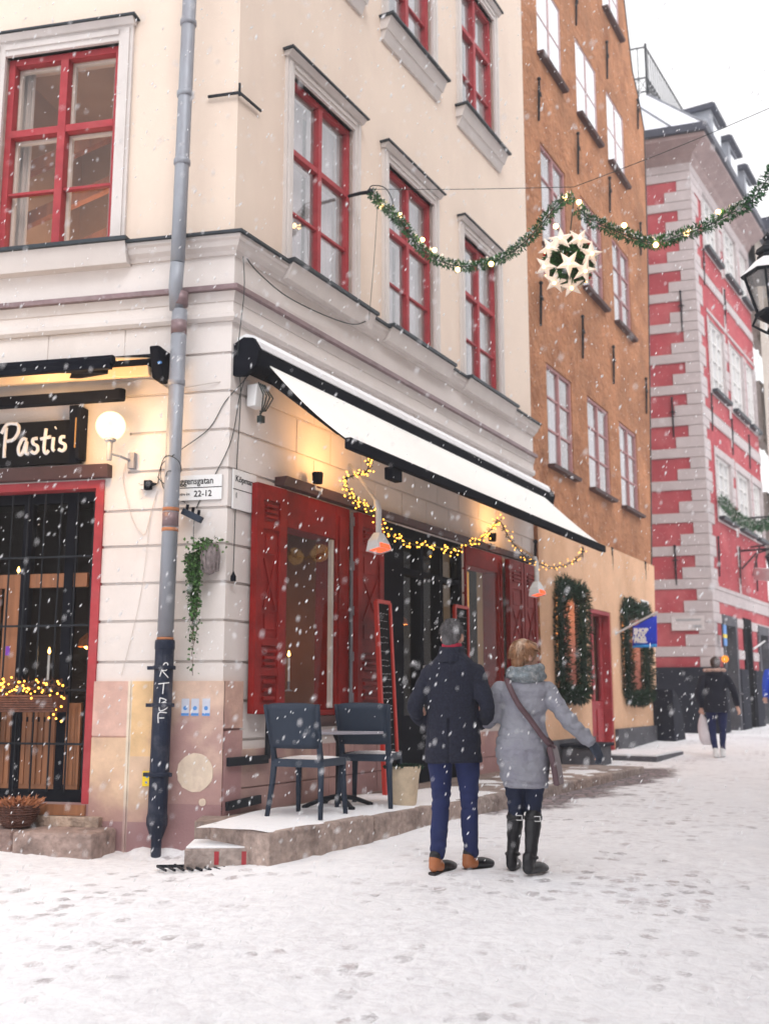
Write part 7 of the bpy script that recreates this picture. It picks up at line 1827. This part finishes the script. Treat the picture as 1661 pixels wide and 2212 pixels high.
mb = MB(); mb.beam(a.lerp(c, .2) + V((0, 0, -.75)), a.lerp(c, 1.4) + V((0, 0, -.75)), .10, .32); mb.build('board', MT['sign_white'], hs2, bevel=.02)
for kx, (u, v) in enumerate(((1613, 1120), (1600, 1190))):
    w_ = thing('wall_lantern', ('upper', 'lower')[kx] + ' black bracket lantern on the far red facade', 'lantern', r2(u, v, .1), 'bracket lanterns on the red facade'); a = r2(u, v, .0); mb = MB(); mb.beam(a, a + FR2.n * .9, .05, .05); mb.tube([a + V((0, 0, -.5)), a + FR2.n * .4 + V((0, 0, -.1)), a + FR2.n * .8], .025, 6); mb.build('bracket', MT['black_metal'], w_)
    mb = MB(); mb.lathe(a + FR2.n * .8 + V((0, 0, -.55)), [(.10, 0), (.16, .3), (.2, .32), (.06, .45), (.02, .5)], 8); mb.build('lamp', MT['black_metal'], w_)
gl = thing('shop_lamp', 'round amber lamp glowing at the grey portal of the red building', 'lamp', r2(1570, 1428, .2)); mb = MB(); mb.ball(r2(1566, 1424, .35), .085, 14, 10); mb.build('globe', glow('amber', (1, .30, .03), 1.1), gl, smooth=True)
mb = MB(); mb.beam(r2(1566, 1424, .0), r2(1566, 1424, .3), .03, .03); mb.build('bracket', MT['black_metal'], gl)
fl_ = thing('swedish_flag', 'small blue and yellow flag hanging by the grey portal', 'flag', r2(1558, 1370, .2)); mb = MB(); mb.box(FR2, *(lambda s: (s - .14, s + .14))(FR2.px(1566, 1370, .2)[0]), .19, .21, FR2.px(1566, 1395, .2)[1], FR2.px(1566, 1350, .2)[1]); mb.build('cloth', MT['sticker_blue'], fl_)
s_f = FR2.px(1566, 1370, .2)[0]; zf_ = FR2.px(1566, 1374, .2)[1]; mb = MB(); mb.box(FR2, s_f - .142, s_f + .142, .185, .215, zf_ - .05, zf_ + .04); mb.build('yellow_band', MT['yellow'], fl_)
mb = MB(); mb.beam(r2(1566, 1348, .0), r2(1566, 1348, .25), .03, .03); mb.build('pole', MT['steel_white'], fl_)
pz3 = thing('flag_pole', 'thin pale pole sticking out from the far shop front', 'pole', r2(1640, 1400, .1)); mb = MB(); mb.tube([r2(1652, 1385, .0), r2(1628, 1402, 1.0)], .025, 6); mb.build('pole', MT['steel_white'], pz3)

# ================================================================== FALLING SNOW
mb = MB(); rs = random.Random(21)
tilt0 = V((.42, .1, .9)).normalized()
def flake(p, L_, r_, d):
    x = d.orthogonal().normalized(); y = d.cross(x); a = rs.random() * 6.28; x, y = x * math.cos(a) + y * math.sin(a), y * math.cos(a) - x * math.sin(a); r2_ = r_ * rs.uniform(.6, 1.2)
    mb.mesh([p - d * L_ / 2, p + x * r_ - d * L_ * .12, p + y * r2_ + d * L_ * .1, p - x * r_ + d * L_ * .05, p - y * r2_ - d * L_ * .05, p + d * L_ / 2], [(0, 2, 1), (0, 3, 2), (0, 4, 3), (0, 1, 4), (5, 1, 2), (5, 2, 3), (5, 3, 4), (5, 4, 1)])
for i in range(15000):
    far_ = i >= 7500; D = 13 + 12 * rs.random() if far_ else 1.9 + 12.5 * rs.random() ** 1.15; u = rs.uniform(1000, 1720) if far_ else rs.uniform(-60, 1720); v = rs.uniform(-60, 2270); p = ray(u, v) * D
    if p.z < gz(p.x, p.y) + .02: continue
    rel = p - FB.org
    if rel.dot(FB.n) < .05 and rel.dot(FA.n) < .05: continue
    if rel.dot(FB.d) > 0 and rel.dot(FB.n) < (1.12 if p.z < 2.7 and rel.dot(FB.d) < 7.4 and rs.random() < .6 else .05): continue
    if rel.dot(FB.d) <= 0 and rel.dot(FA.n) < .05: continue
    d = (tilt0 + V((rs.gauss(0, .16), rs.gauss(0, .2), rs.gauss(0, .16)))).normalized(); sc = rs.uniform(.5, 1.15) * (1 if D > 3.4 else .7)
    flake(p, .023 * sc, .0031 * sc * rs.uniform(.8, 1.4), d)
sw = mb.build('falling_snow', mat('flake', (.95, .95, .97), .9, 0, 1, emit=None), None, recalc=False, smooth=True)
b_ = MT['flake'].node_tree.nodes['Principled BSDF']; b_.inputs['Subsurface Weight'].default_value = 0; b_.inputs['Transmission Weight'].default_value = 0
tag(sw, 'white snowflakes falling everywhere through the street air', 'snowflakes', kind='stuff')

# ================================================================== SNOWY AIR
hb = MB(); hb.slab([(-14, -4), (48, -4), (48, 62), (-14, 62)], -4, 34)
hzm = bpy.data.materials.new('haze'); hzm.use_nodes = True; N_ = hzm.node_tree.nodes; N_.clear(); pv_ = N_.new('ShaderNodeVolumePrincipled'); pv_.inputs['Color'].default_value = (.95, .95, .97, 1); pv_.inputs['Density'].default_value = .0038; pv_.inputs['Anisotropy'].default_value = 0
ho_ = N_.new('ShaderNodeOutputMaterial'); hzm.node_tree.links.new(pv_.outputs[0], ho_.inputs['Volume'])
hz = hb.build('haze', hzm, None); hz['kind'] = 'stuff'; hz['label'] = 'pale snowy haze filling the air of the street'; hz['category'] = 'haze'
